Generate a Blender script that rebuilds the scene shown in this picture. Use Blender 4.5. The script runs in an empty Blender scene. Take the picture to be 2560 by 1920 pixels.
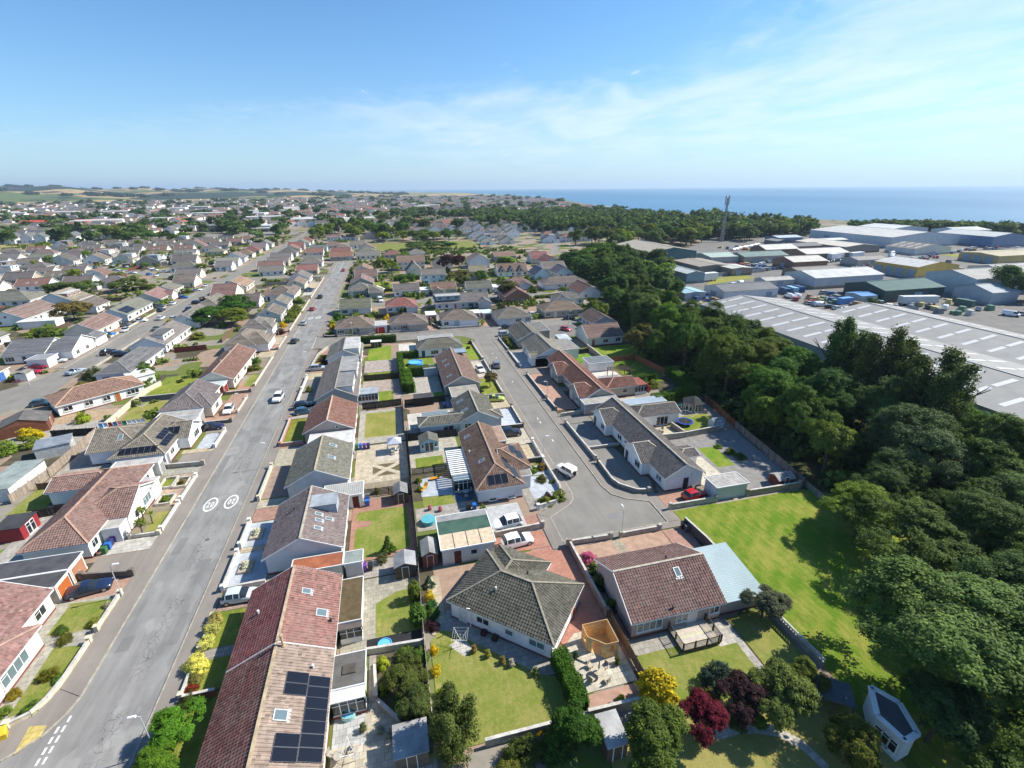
import bpy,math,random
import numpy as np
from mathutils import Matrix,Vector

random.seed(11)
sc=bpy.context.scene
col=sc.collection
R=math.radians

# ------------------------------------------------------------------ camera, sky, sun, exposure
CAM_H,F_PX,PITCH,ROLL,YAW=45.0,1200.0,R(22.2),R(0.43),R(14.0)
cam=bpy.data.cameras.new('camera')
cam.sensor_width=36.0
cam.lens=36.0*F_PX/2560.0
cam.clip_start,cam.clip_end=0.5,120000.0
cam_ob=bpy.data.objects.new('camera',cam)
col.objects.link(cam_ob)
_r0=Vector((math.cos(YAW),-math.sin(YAW),0))
_f0=Vector((math.sin(YAW)*math.cos(PITCH),math.cos(YAW)*math.cos(PITCH),-math.sin(PITCH)))
_u0=_r0.cross(_f0)
_rt=_r0*math.cos(ROLL)-_u0*math.sin(ROLL)
_up=_r0*math.sin(ROLL)+_u0*math.cos(ROLL)
_m=Matrix((_rt,_up,-_f0)).transposed().to_4x4()
_m.translation=(0,0,CAM_H)
cam_ob.matrix_world=_m
sc.camera=cam_ob

SUN_AZ,SUN_EL=85.0,42.5  # compass bearing of the sun (streets run along +Y), height
sun=bpy.data.lights.new('sun','SUN')
sun.energy,sun.angle,sun.color=5.0,R(0.53),(1.0,0.935,0.82)
sun_ob=bpy.data.objects.new('sun',sun)
col.objects.link(sun_ob)
_sd=Vector((math.sin(R(SUN_AZ))*math.cos(R(SUN_EL)),math.cos(R(SUN_AZ))*math.cos(R(SUN_EL)),math.sin(R(SUN_EL))))
sun_ob.rotation_euler=_sd.to_track_quat('Z','Y').to_euler()
sun_ob.location=(0,0,200)

world=bpy.data.worlds.new('World')
sc.world=world
world.use_nodes=True
wn,wl=world.node_tree.nodes,world.node_tree.links
wn.clear()
def W(t,**k):
    n=wn.new(t)
    for a,b in k.items():
        setattr(n,a,b)
    return n
w_out=W('ShaderNodeOutputWorld');w_bg=W('ShaderNodeBackground')
w_sky=W('ShaderNodeTexSky',sky_type='NISHITA',sun_disc=False)
w_sky.sun_elevation,w_sky.sun_rotation=R(SUN_EL),R(SUN_AZ)
w_sky.altitude,w_sky.air_density,w_sky.dust_density,w_sky.ozone_density=50.0,1.0,0.35,1.6
w_bg.inputs['Strength'].default_value=0.078
# thin high cloud: noise on a flat layer above the ground, thicker out over the sea
w_tc=W('ShaderNodeTexCoord');w_sep=W('ShaderNodeSeparateXYZ')
wl.new(w_tc.outputs['Generated'],w_sep.inputs[0])
def wmath(op,a,b=None,c=None,clamp=False):
    n=W('ShaderNodeMath',operation=op);n.use_clamp=clamp
    for i,v in enumerate((a,b,c)):
        if v is None:continue
        if isinstance(v,(int,float)):n.inputs[i].default_value=v
        else:wl.new(v,n.inputs[i])
    return n.outputs[0]
zz=wmath('ADD',wmath('MAXIMUM',w_sep.outputs['Z'],0.0),0.06)
cx,cy=wmath('DIVIDE',w_sep.outputs['X'],zz),wmath('DIVIDE',w_sep.outputs['Y'],zz)
w_cmb=W('ShaderNodeCombineXYZ');wl.new(cx,w_cmb.inputs[0]);wl.new(cy,w_cmb.inputs[1])
def wnoise(scale,detail,rough,mapping,dist=0.0):
    mp=W('ShaderNodeMapping');mp.inputs['Rotation'].default_value=mapping[1];mp.inputs['Scale'].default_value=mapping[0];mp.inputs['Location'].default_value=mapping[2]
    wl.new(w_cmb.outputs[0],mp.inputs[0])
    n=W('ShaderNodeTexNoise');n.inputs['Scale'].default_value=scale;n.inputs['Detail'].default_value=detail
    n.inputs['Roughness'].default_value=rough;n.inputs['Distortion'].default_value=dist
    wl.new(mp.outputs[0],n.inputs['Vector']);return n.outputs['Fac']
def wramp(v,a,b):
    n=W('ShaderNodeMapRange',interpolation_type='SMOOTHSTEP');n.inputs['From Min'].default_value=a;n.inputs['From Max'].default_value=b
    wl.new(v,n.inputs['Value']);return n.outputs[0]
n_wisp=wnoise(1.5,10,0.62,((1.0,0.6,1),(0,0,R(-62)),(0.4,2.2,0)),0.5)
n_puff=wnoise(4.2,9,0.62,((1,0.7,1),(0,0,R(-50)),(7.0,1.0,0)),0.4)
# a cloud bank lies out to sea and to the north, its edge crossing the view
front=wmath('MAXIMUM',wmath('SUBTRACT',wmath('ADD',wmath('MULTIPLY',cx,0.457),wmath('MULTIPLY',cy,0.889)),4.15),wmath('SUBTRACT',wmath('MULTIPLY',cx,0.9),1.75))
front=wmath('ADD',front,wmath('MULTIPLY',wmath('SUBTRACT',n_wisp,0.5),1.1))
veil=wmath('MULTIPLY',wramp(front,0.0,0.55),wmath('ADD',wmath('MULTIPLY',wramp(n_wisp,0.32,0.70),0.40),0.17))
veil=wmath('MULTIPLY',veil,wmath('ADD',wmath('MULTIPLY',wramp(wmath('SUBTRACT',cx,wmath('MULTIPLY',cy,0.06)),-1.6,1.2),0.8),0.2))
near_=wramp(cy,2.6,1.2)
puff=wmath('MULTIPLY',wmath('MULTIPLY',wramp(n_puff,0.42,0.58),wramp(front,-0.3,0.15)),wmath('ADD',wmath('MULTIPLY',near_,0.98),0.10))
stray=wmath('MULTIPLY',wmath('MULTIPLY',wramp(n_puff,0.62,0.76),wramp(front,-0.9,-0.2)),0.5)
cl=wmath('MAXIMUM',wmath('MAXIMUM',veil,puff),stray,clamp=True)
cl=wmath('MULTIPLY',cl,wramp(w_sep.outputs['Z'],0.0,0.10))
haze_f=wmath('MULTIPLY',wmath('POWER',wmath('SUBTRACT',1.0,wmath('MAXIMUM',w_sep.outputs['Z'],0.0),clamp=True),11.0),0.72)
mixh=W('ShaderNodeMixRGB');mixh.inputs[2].default_value=(4.9,5.8,6.9,1)
w_tint=W('ShaderNodeMixRGB',blend_type='MULTIPLY');w_tint.inputs[0].default_value=1.0;w_tint.inputs[2].default_value=(0.66,1.06,1.36,1)
wl.new(w_sky.outputs[0],w_tint.inputs[1])
wl.new(haze_f,mixh.inputs[0]);wl.new(w_tint.outputs[0],mixh.inputs[1])
mixc=W('ShaderNodeMixRGB');mixc.inputs[2].default_value=(8.0,8.6,9.2,1)
wl.new(cl,mixc.inputs[0]);wl.new(mixh.outputs[0],mixc.inputs[1])
wl.new(mixc.outputs[0],w_bg.inputs['Color']);wl.new(w_bg.outputs[0],w_out.inputs['Surface'])

sc.view_settings.view_transform='Standard'
sc.view_settings.look='None'
sc.view_settings.gamma=1.0
sc.view_settings.use_curve_mapping=False
sc.view_settings.exposure=0.72
sc.cycles.use_denoising=True
sc.cycles.max_bounces=6
sc.cycles.diffuse_bounces=3
sc.cycles.glossy_bounces=3
sc.cycles.transmission_bounces=4
sc.cycles.transparent_max_bounces=8
sc.cycles.volume_bounces=0
sc.cycles.caustics_reflective=False
sc.cycles.caustics_refractive=False

# ------------------------------------------------------------------ materials
MATS={}
class NT:
    def __init__(s,name):
        s.m=bpy.data.materials.new(name);s.m.use_nodes=True
        s.n,s.l=s.m.node_tree.nodes,s.m.node_tree.links
        s.p=s.n['Principled BSDF'];s.out=s.n['Material Output']
        MATS[name]=s.m
    def node(s,t,**k):
        n=s.n.new(t)
        for a,b in k.items():setattr(n,a,b)
        return n
    def put(s,sock,v):
        if hasattr(v,'is_output') or hasattr(v,'links'):s.l.new(v,sock)
        elif isinstance(v,tuple):sock.default_value=v if len(v) == 4 else v+(1,)
        else:sock.default_value=v
    def pos(s):return s.node('ShaderNodeNewGeometry').outputs['Position']
    def objco(s):return s.node('ShaderNodeTexCoord').outputs['Object']
    def uv(s):return s.node('ShaderNodeTexCoord').outputs['UV']
    def ocol(s):return s.node('ShaderNodeObjectInfo').outputs['Color']
    def orand(s):return s.node('ShaderNodeObjectInfo').outputs['Random']
    def attr(s,name):return s.node('ShaderNodeAttribute',attribute_name=name)
    def map(s,v,scale=(1,1,1),rot=(0,0,0),loc=(0,0,0)):
        m=s.node('ShaderNodeMapping');s.l.new(v,m.inputs[0])
        m.inputs['Scale'].default_value=scale;m.inputs['Rotation'].default_value=rot;m.inputs['Location'].default_value=loc
        return m.outputs[0]
    def noise(s,v,scale,detail=4,rough=0.55,dist=0.0):
        n=s.node('ShaderNodeTexNoise');s.l.new(v,n.inputs['Vector'])
        n.inputs['Scale'].default_value=scale;n.inputs['Detail'].default_value=detail
        n.inputs['Roughness'].default_value=rough;n.inputs['Distortion'].default_value=dist
        return n.outputs['Fac']
    def voro(s,v,scale,feature='F1',rnd=1.0):
        n=s.node('ShaderNodeTexVoronoi',feature=feature);s.l.new(v,n.inputs['Vector'])
        n.inputs['Scale'].default_value=scale;n.inputs['Randomness'].default_value=rnd
        return n
    def ramp(s,v,a,b,lo=0.0,hi=1.0):
        n=s.node('ShaderNodeMapRange');n.inputs['From Min'].default_value=a;n.inputs['From Max'].default_value=b
        n.inputs['To Min'].default_value=lo;n.inputs['To Max'].default_value=hi
        s.l.new(v,n.inputs['Value']);return n.outputs[0]
    def math(s,op,a,b=None,clamp=False):
        n=s.node('ShaderNodeMath',operation=op);n.use_clamp=clamp
        s.put(n.inputs[0],a)
        if b is not None:s.put(n.inputs[1],b)
        return n.outputs[0]
    def mix(s,f,a,b,mode='MIX'):
        n=s.node('ShaderNodeMixRGB',blend_type=mode)
        s.put(n.inputs[0],f);s.put(n.inputs[1],a);s.put(n.inputs[2],b);return n.outputs[0]
    def sep(s,v):
        n=s.node('ShaderNodeSeparateXYZ');s.l.new(v,n.inputs[0]);return n.outputs
    def bump(s,h,strength,dist):
        n=s.node('ShaderNodeBump');n.inputs['Strength'].default_value=strength;n.inputs['Distance'].default_value=dist
        s.l.new(h,n.inputs['Height']);s.l.new(n.outputs[0],s.p.inputs['Normal'])
    def fin(s,c,rough=0.8,spec=0.3,metal=0.0):
        s.put(s.p.inputs['Base Color'],c);s.put(s.p.inputs['Roughness'],rough)
        s.p.inputs['Specular IOR Level'].default_value=spec;s.put(s.p.inputs['Metallic'],metal)
        return s.m

def tinted(name,rough=0.8,spec=0.3,ns=1.2,amt=0.25,fine=9.0,bump=0.0,metal=0.0):
    """a surface whose own colour is the object's colour, mottled by weather"""
    t=NT(name);c=t.ocol();p=t.pos()
    a=t.ramp(t.noise(p,ns,5),0.3,0.7,1-amt,1+amt*0.6)
    b=t.ramp(t.noise(p,fine,3),0.3,0.7,1-amt*0.5,1+amt*0.4)
    cc=t.mix(1.0,c,t.math('MULTIPLY',a,b),'MULTIPLY')
    if bump:t.bump(t.noise(p,fine*2,3),bump,0.03)
    return t.fin(cc,rough,spec,metal)
tinted('paint',0.6,0.3,0.6,0.10,6)
tinted('render',0.85,0.2,0.45,0.13,14,0.25)  # rendered / harled house wall
tinted('stone',0.9,0.2,1.5,0.30,7,0.4)
tinted('timber',0.75,0.25,2.2,0.22,11,0.2)
tinted('sheet',0.45,0.4,0.35,0.10,3)
tinted('gravel',0.95,0.15,1.1,0.22,14,0.9)
tinted('felt',0.9,0.2,0.7,0.30,8,0.3)
tinted('plastic',0.4,0.5,2.0,0.06,9)
tinted('fabric',0.9,0.1,3.0,0.12,12)

# concrete roof tiles: object colour, lichen and wash-off, per-tile tint attribute
t=NT('roof_tile');p=t.pos();c=t.ocol();tn=t.attr('tint')
ti=t.ramp(tn.outputs['Fac'],0,1,0.58,1.32)
w1=t.ramp(t.noise(p,0.55,5,0.6),0.38,0.68);w2=t.ramp(t.noise(p,3.1,5,0.65),0.45,0.75)
cc=t.mix(t.math('MULTIPLY',w1,0.24),c,(0.28,0.245,0.22))
cc=t.mix(t.math('MULTIPLY',w2,0.34),cc,(0.36,0.325,0.29))
cc=t.mix(t.math('MULTIPLY',t.ramp(t.noise(p,1.4,4),0.58,0.8),0.55),cc,(0.045,0.04,0.036))
uvs=t.sep(t.uv())
fr=t.math('FRACT',t.math('MULTIPLY',uvs[0],3.2))
prof=t.math('ABSOLUTE',t.math('SUBTRACT',fr,0.5))
t.bump(t.math('ADD',prof,t.math('MULTIPLY',t.noise(p,30,2),0.3)),0.9,0.09)
t.fin(t.mix(1.0,cc,ti,'MULTIPLY'),0.85,0.2)

# old patched asphalt
def asphalt(name,base,dark,tar=False):
    t=NT(name);p=t.pos();s=t.sep(p)
    n1=t.noise(t.map(p,(1,0.12,1)),0.9,5,0.6);n2=t.noise(p,0.23,4);n3=t.noise(p,7,3,0.7)
    c=t.mix(t.ramp(n1,0.35,0.68),dark,base)
    c=t.mix(t.math('MULTIPLY',t.ramp(n2,0.42,0.66),0.5),c,tuple(x*1.18 for x in base))
    c=t.mix(t.math('MULTIPLY',t.ramp(n3,0.3,0.8),0.28),c,tuple(x*0.6 for x in base))
    if tar:  # crack sealing: dark loops along the crown of the road
        wob=t.noise(p,0.5,2)
        vv=t.node('ShaderNodeVectorMath',operation='ADD');t.l.new(p,vv.inputs[0])
        cm=t.node('ShaderNodeCombineXYZ');t.l.new(t.math('MULTIPLY',wob,2.2),cm.inputs[0]);t.l.new(t.math('MULTIPLY',t.noise(p,0.8,2),2.0),cm.inputs[1])
        t.l.new(cm.outputs[0],vv.inputs[1])
        e=t.voro(t.map(vv.outputs[0],(1,0.6,1)),1.75,'DISTANCE_TO_EDGE').outputs['Distance']
        line=t.ramp(e,0.012,0.045,1,0)
        off=t.math('ABSOLUTE',t.math('SUBTRACT',s[0],-28.4))
        band=t.ramp(t.math('ADD',off,t.math('MULTIPLY',t.noise(p,0.11,3),3.4)),2.3,2.75,1,0)
        patch=t.ramp(t.noise(p,0.14,3),0.40,0.46)
        c=t.mix(t.math('MULTIPLY',t.math('MULTIPLY',line,band),t.math('MULTIPLY',patch,0.62)),c,(0.055,0.055,0.058))
        pt=t.ramp(t.noise(t.map(p,(1,0.35,1)),0.33,2),0.60,0.63)
        c=t.mix(t.math('MULTIPLY',pt,0.30),c,(0.12,0.12,0.12));wt=t.ramp(t.noise(t.map(p,(1,0.5,1),(0,0,0),(40,9,0)),0.28,2),0.60,0.62);c=t.mix(t.math('MULTIPLY',wt,0.3),c,(0.36,0.355,0.34))
        mh=t.voro(t.map(p,(1,1,0)),0.12,'F1').outputs['Distance'];c=t.mix(t.ramp(mh,0.035,0.04,0.7,0),c,(0.06,0.055,0.05))
    t.bump(t.noise(p,25,2),0.35,0.02)
    return t.fin(c,0.9,0.25)
asphalt('asphalt_main',(0.262,0.257,0.246),(0.172,0.169,0.163),True)
asphalt('asphalt_side',(0.225,0.213,0.192),(0.178,0.170,0.155))
asphalt('asphalt_path',(0.25,0.222,0.195),(0.195,0.176,0.158))
asphalt('asphalt_patch',(0.20,0.196,0.19),(0.16,0.158,0.155))
asphalt('asphalt_yard',(0.185,0.178,0.165),(0.125,0.12,0.115))

# lawn: object colour is the healthy grass, worn to straw in patches
t=NT('grass');p=t.pos();c=t.ocol()
n1=t.noise(p,0.33,5,0.6);n2=t.noise(p,2.3,4,0.65);n3=t.noise(t.map(p,(1,0.25,1),(0,0,0.9)),1.6,3)
d=t.math('ADD',t.math('MULTIPLY',n1,0.6),t.math('MULTIPLY',n2,0.4))
cc=t.mix(t.ramp(d,0.42,0.66),c,(0.33,0.285,0.105))
cc=t.mix(t.ramp(n3,0.5,0.75,0,0.35),cc,(0.08,0.14,0.016))
cc=t.mix(t.ramp(t.noise(p,11,2),0.35,0.8,0.0,0.35),cc,(0.10,0.12,0.02))
t.bump(t.noise(p,9,4,0.7),0.8,0.10)
t.fin(cc,0.95,0.1)
# play field of greener grass
t=NT('grass_green');p=t.pos();c=t.ocol()
n1=t.noise(p,0.16,6,0.65);n2=t.noise(t.map(p,(1,0.22,1),(0,0,0.85)),1.5,5,0.7);st=t.math('SINE',t.math('ADD',t.math('MULTIPLY',t.sep(t.map(p,(1,1,1),(0,0,0.85)))[0],3.1),t.math('MULTIPLY',n1,5)))
d=t.math('ADD',t.math('ADD',t.math('MULTIPLY',n1,0.55),t.math('MULTIPLY',n2,0.45)),t.math('MULTIPLY',st,0.025))
cc=t.mix(t.ramp(d,0.43,0.60),c,(0.27,0.27,0.055));cc=t.mix(t.ramp(n2,0.60,0.78,0,0.7),cc,(0.36,0.32,0.12));cc=t.mix(t.ramp(t.noise(p,0.6,4),0.55,0.72,0,0.5),cc,(0.06,0.12,0.012))
cc=t.mix(t.ramp(t.noise(p,9,3),0.35,0.8,0,0.4),cc,(0.085,0.13,0.014))
t.bump(t.noise(p,7,4,0.7),0.8,0.12)
t.fin(cc,0.95,0.1)
# general ground between everything: garden soil, rough grass and worn paving
t=NT('ground');p=t.pos()
n2=t.noise(p,0.4,5,0.6)
vc=t.voro(t.map(p,(1,1,0)),0.135,'F1');vc.distance='CHEBYCHEV';vs=t.sep(vc.outputs['Color'])
cc=t.mix(t.ramp(vs[0],0.40,0.42),(0.115,0.150,0.030),(0.26,0.235,0.20));cc=t.mix(t.ramp(vs[1],0.70,0.72),cc,(0.30,0.215,0.165));cc=t.mix(t.ramp(vs[2],0.80,0.82),cc,(0.075,0.065,0.045))
cc=t.mix(t.ramp(n2,0.45,0.72,0,0.6),cc,(0.15,0.15,0.085))
fld=t.voro(p,0.0026,'F1').outputs['Color']
ff=t.sep(fld)
fc=t.mix(t.ramp(ff[0],0.45,0.55),(0.33,0.255,0.12),(0.12,0.14,0.05))
far=t.ramp(t.sep(p)[1],2600,3200)
cc=t.mix(far,cc,fc)
t.bump(n2,0.5,0.1)
t.fin(cc,0.95,0.1)
# slabs
t=NT('slabs');p=t.pos();c=t.ocol()
b=t.node('ShaderNodeTexBrick');t.l.new(p,b.inputs['Vector'])
b.inputs['Scale'].default_value=1.0;b.inputs['Brick Width'].default_value=0.6;b.inputs['Row Height'].default_value=0.6
b.inputs['Mortar Size'].default_value=0.022;b.offset=0.5
b.inputs['Color1'].default_value=(0.86,0.86,0.86,1);b.inputs['Color2'].default_value=(1.1,1.1,1.1,1);b.inputs['Mortar'].default_value=(0.6,0.58,0.52,1)
cc=t.mix(1.0,c,b.outputs['Color'],'MULTIPLY')
cc=t.mix(1.0,cc,t.ramp(t.noise(p,1.3,5),0.3,0.75,0.78,1.15),'MULTIPLY')
t.fin(cc,0.9,0.2)
# block paving
t=NT('blocks');p=t.pos();c=t.ocol()
b=t.node('ShaderNodeTexBrick');t.l.new(p,b.inputs['Vector'])
b.inputs['Scale'].default_value=1.0;b.inputs['Brick Width'].default_value=0.2;b.inputs['Row Height'].default_value=0.1;b.inputs['Mortar Size'].default_value=0.008
b.inputs['Color1'].default_value=(0.8,0.8,0.8,1);b.inputs['Color2'].default_value=(1.15,1.12,1.1,1);b.inputs['Mortar'].default_value=(0.6,0.6,0.6,1)
cc=t.mix(1.0,c,b.outputs['Color'],'MULTIPLY')
cc=t.mix(1.0,cc,t.ramp(t.noise(p,0.8,5),0.3,0.75,0.8,1.12),'MULTIPLY')
t.fin(cc,0.9,0.2)
# foliage: object colour times per-leaf tint, partly translucent
t=NT('leaf');c=t.ocol();tn=t.attr('tint')
ti=t.ramp(tn.outputs['Fac'],0,1,0.55,1.75)
hue=t.mix(t.ramp(tn.outputs['Fac'],0.55,1.0,0,0.35),c,t.mix(1.0,c,(1.5,1.25,0.6),'MULTIPLY'))
cc=t.mix(1.0,hue,ti,'MULTIPLY')
t.fin(cc,0.7,0.12)
tr=t.node('ShaderNodeBsdfTranslucent');t.l.new(t.mix(1.0,cc,(1.25,1.35,0.7),'MULTIPLY'),tr.inputs[0])
mx=t.node('ShaderNodeMixShader');mx.inputs[0].default_value=0.28
t.l.new(t.p.outputs[0],mx.inputs[1]);t.l.new(tr.outputs[0],mx.inputs[2]);t.l.new(mx.outputs[0],t.out.inputs['Surface'])
t=NT('bark');t.fin(t.mix(t.noise(t.objco(),6,4),(0.06,0.045,0.03),(0.14,0.115,0.085)),0.95,0.1)
# stuff meshes with a colour per face
t=NT('face_colour');a=t.attr('fcol');t.fin(t.mix(1.0,a.outputs['Color'],t.ramp(t.noise(t.pos(),0.4,4),0.3,0.7,0.85,1.12),'MULTIPLY'),0.9,0.15)
t=NT('glass');t.fin((0.018,0.024,0.03),0.06,0.7)
t=NT('glass_pale');t.fin((0.12,0.17,0.19),0.1,0.6)
t=NT('solar');o=t.objco();b=t.node('ShaderNodeTexBrick');b.offset=0.0;t.l.new(o,b.inputs['Vector'])
b.inputs['Scale'].default_value=1.0;b.inputs['Brick Width'].default_value=0.165;b.inputs['Row Height'].default_value=0.165;b.inputs['Mortar Size'].default_value=0.004
b.inputs['Color1'].default_value=(0.008,0.009,0.014,1);b.inputs['Color2'].default_value=(0.010,0.011,0.017,1);b.inputs['Mortar'].default_value=(0.02,0.022,0.028,1)
t.fin(b.outputs['Color'],0.16,0.5)
t=NT('white_paint');t.fin(t.mix(t.ramp(t.noise(t.pos(),3,4),0.3,0.75),(0.72,0.72,0.70),(0.80,0.80,0.79)),0.55,0.35)
t=NT('road_paint');t.fin(t.mix(t.ramp(t.noise(t.pos(),9,4,0.7),0.42,0.72),(0.72,0.72,0.70),(0.38,0.37,0.36)),0.8,0.2)
t=NT('dark');t.fin((0.022,0.022,0.024),0.7,0.2)
t=NT('rubber');t.fin((0.015,0.015,0.016),0.85,0.2)
t=NT('rim');t.fin((0.42,0.43,0.45),0.3,0.5,0.8)
t=NT('galv');t.fin(t.mix(t.noise(t.pos(),2.0,3),(0.40,0.42,0.43),(0.58,0.60,0.60)),0.5,0.4,0.2)
t=NT('lamp_lens');t.fin((0.75,0.77,0.8),0.15,0.6)
t=NT('skylight_sheet');t.fin((0.50,0.51,0.52),0.5,0.3)
t=NT('tail_lens');t.fin((0.35,0.01,0.015),0.2,0.5)
t=NT('plate');t.fin((0.62,0.50,0.04),0.5,0.3)
t=NT('car_paint');t.fin(t.ocol(),0.22,0.55);t.p.inputs['Coat Weight'].default_value=0.7;t.p.inputs['Coat Roughness'].default_value=0.05
t=NT('water');p=t.pos()
nz=t.noise(t.map(p,(1,0.35,1),(0,0,R(40))),0.018,6,0.65);nb=t.noise(t.map(p,(1,0.3,1),(0,0,R(40))),0.0011,4)
sx=t.sep(p)
t.bump(nz,0.35,3.0)
t.fin(t.mix(t.ramp(nb,0.38,0.66),(0.045,0.150,0.27),(0.085,0.21,0.33)),0.5,0.25)
t=NT('pool_blue');t.fin(t.mix(t.noise(t.pos(),1.5,3),(0.10,0.42,0.66),(0.16,0.50,0.72)),0.25,0.5)
# corrugated sheet roof
def corr(name,scale):
    t=NT(name);c=t.ocol();p=t.pos();uvs=t.sep(t.uv())
    sn=t.math('SINE',t.math('MULTIPLY',uvs[0],scale))
    t.bump(sn,0.5,0.05)
    cc=t.mix(1.0,c,t.ramp(t.noise(t.map(p,(0.4,0.4,1)),0.6,5,0.6),0.3,0.7,0.84,1.08),'MULTIPLY')
    cc=t.mix(1.0,cc,t.ramp(t.noise(p,5,3),0.3,0.8,0.95,1.05),'MULTIPLY')
    t.fin(cc,0.7,0.2)
corr('corrugated',22.0)

# ------------------------------------------------------------------ mesh helpers
class MB:
    def __init__(s):s.v,s.f,s.mi,s.uv,s.tint=[],[],[],{},{}
    def add(s,pts,faces,mi=0):
        n=len(s.v);s.v += [tuple(p) for p in pts]
        for f in faces:s.f.append(tuple(n+i for i in f));s.mi.append(mi)
        return s
    def quad(s,a,b,c,d,mi=0,uv=None):
        if uv:s.uv[len(s.f)]=uv
        return s.add([a,b,c,d],[(0,1,2,3)],mi)
    def box(s,x0,y0,z0,x1,y1,z1,mi=0):
        return s.add([(x0,y0,z0),(x1,y0,z0),(x1,y1,z0),(x0,y1,z0),(x0,y0,z1),(x1,y0,z1),(x1,y1,z1),(x0,y1,z1)],
                     [(0,3,2,1),(4,5,6,7),(0,1,5,4),(1,2,6,5),(2,3,7,6),(3,0,4,7)],mi)
    def prism(s,poly,z0,z1,mi=0,cap=True):
        n=len(poly)
        a=sum(poly[i][0]*poly[(i+1)%n][1]-poly[(i+1)%n][0]*poly[i][1] for i in range(n))
        if a<0:poly=poly[::-1]
        fs=[(i,(i+1)%n,n+(i+1)%n,n+i) for i in range(n)]
        if cap:fs += [tuple(range(n,2*n)),tuple(range(n-1,-1,-1))]
        return s.add([(x,y,z0) for x,y in poly]+[(x,y,z1) for x,y in poly],fs,mi)
    def bar(s,a,b,w,h=None,mi=0):
        """a square bar from a to b"""
        a,b=Vector(a),Vector(b);d=(b-a).normalized()
        up=Vector((0,0,1)) if abs(d.z)<0.95 else Vector((1,0,0))
        x=d.cross(up).normalized()*(w/2);y=x.cross(d).normalized()*((h or w)/2)
        pts=[a-x-y,a+x-y,a+x+y,a-x+y,b-x-y,b+x-y,b+x+y,b-x+y]
        return s.add(pts,[(0,1,2,3),(7,6,5,4),(0,4,5,1),(1,5,6,2),(2,6,7,3),(3,7,4,0)],mi)
    def tube(s,a,b,r0,r1=None,n=8,mi=0,cap=True):
        a,b=Vector(a),Vector(b);d=(b-a).normalized();r1=r0 if r1 is None else r1
        up=Vector((0,0,1)) if abs(d.z)<0.95 else Vector((1,0,0))
        x=d.cross(up).normalized();y=x.cross(d).normalized()
        pts=[]
        for c,r in ((a,r0),(b,r1)):
            for i in range(n):
                t=2*math.pi*i/n;pts.append(c+x*(r*math.cos(t))+y*(r*math.sin(t)))
        fs=[(i,n+i,n+(i+1)%n,(i+1)%n) for i in range(n)]
        if cap:fs += [tuple(range(n)),tuple(range(2*n-1,n-1,-1))]
        return s.add(pts,fs,mi)
    def lathe(s,prof,n=14,mi=0,c=(0,0)):
        pts=[(c[0]+r*math.cos(2*math.pi*i/n),c[1]+r*math.sin(2*math.pi*i/n),z) for r,z in prof for i in range(n)]
        fs=[(j*n+i,j*n+(i+1)%n,(j+1)*n+(i+1)%n,(j+1)*n+i) for j in range(len(prof)-1) for i in range(n)]
        return s.add(pts,fs,mi)
    def mesh(s,name,mats,smooth=False):
        m=bpy.data.meshes.new(name);m.from_pydata(s.v,[],s.f)
        for x in (mats if isinstance(mats,(list,tuple)) else [mats]):m.materials.append(MATS[x])
        if any(s.mi):m.polygons.foreach_set('material_index',s.mi)
        if smooth:m.polygons.foreach_set('use_smooth',[True]*len(s.f))
        if s.uv:
            lay=m.uv_layers.new(name='UVMap');buf=[]
            for i,f in enumerate(s.f):buf += [x for u in s.uv.get(i,[(0,0)]*len(f)) for x in u]
            lay.data.foreach_set('uv',buf)
        if s.tint is not None and len(s.tint):
            at=m.attributes.new('tint','FLOAT','FACE');at.data.foreach_set('value',[s.tint.get(i,0.5) for i in range(len(s.f))])
        m.update();return m
    def build(s,name,mats,parent=None,color=None,smooth=False,loc=None,rot=0.0):
        return ob(name,s.mesh(name,mats,smooth),parent,loc or (0,0,0),rot,color)

def ob(name,data,parent=None,loc=(0,0,0),rot=0.0,color=None):
    o=bpy.data.objects.new(name,data);col.objects.link(o)
    o.location=loc
    if rot:o.rotation_euler=(0,0,rot)
    if parent:o.parent=parent
    if color:o.color=tuple(color[:3])+(1.0,)
    return o
def tag(o,label,cat,group=None,kind=None):
    o['label']=label;o['category']=cat
    if group:o['group']=group
    if kind:o['kind']=kind
    return o
def empty(name,x,y,z=0.0,rot=0.0):
    o=bpy.data.objects.new(name,None);col.objects.link(o);o.location=(x,y,z);o.rotation_euler=(0,0,rot)
    o.empty_display_size=0.3
    return o
def copy_tree(o,parent=None):
    c=o.copy();col.objects.link(c);c.parent=parent
    for ch in list(o.children):copy_tree(ch,c)
    return c
def thing(name,label,cat,x,y,z=0.0,rot=0.0,group=None):
    return tag(empty(name,x,y,z,rot),label,cat,group)
_z=[0.0]
def sheet(name,poly,mat,z=0.02,color=None,kind='structure',label=None,cat=None):
    """a flat piece of ground"""
    poly=[tuple(map(float,p)) for p in poly]
    a=sum(poly[i][0]*poly[(i+1)%len(poly)][1]-poly[(i+1)%len(poly)][0]*poly[i][1] for i in range(len(poly)))
    if a<0:poly=poly[::-1]
    m=MB();m.add([(x,y,z) for x,y in poly],[tuple(range(len(poly)))])
    o=m.build(name,mat,None,color)
    o['kind']=kind
    if label:o['label']=label
    if cat:o['category']=cat
    return o
def rect(x0,y0,x1,y1):return [(x0,y0),(x1,y0),(x1,y1),(x0,y1)]
def ordinal(i):return ['first','second','third','fourth','fifth','sixth','seventh','eighth','ninth','tenth','eleventh','twelfth','thirteenth','fourteenth','fifteenth','sixteenth','seventeenth','eighteenth','nineteenth','twentieth'][i]
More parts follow.
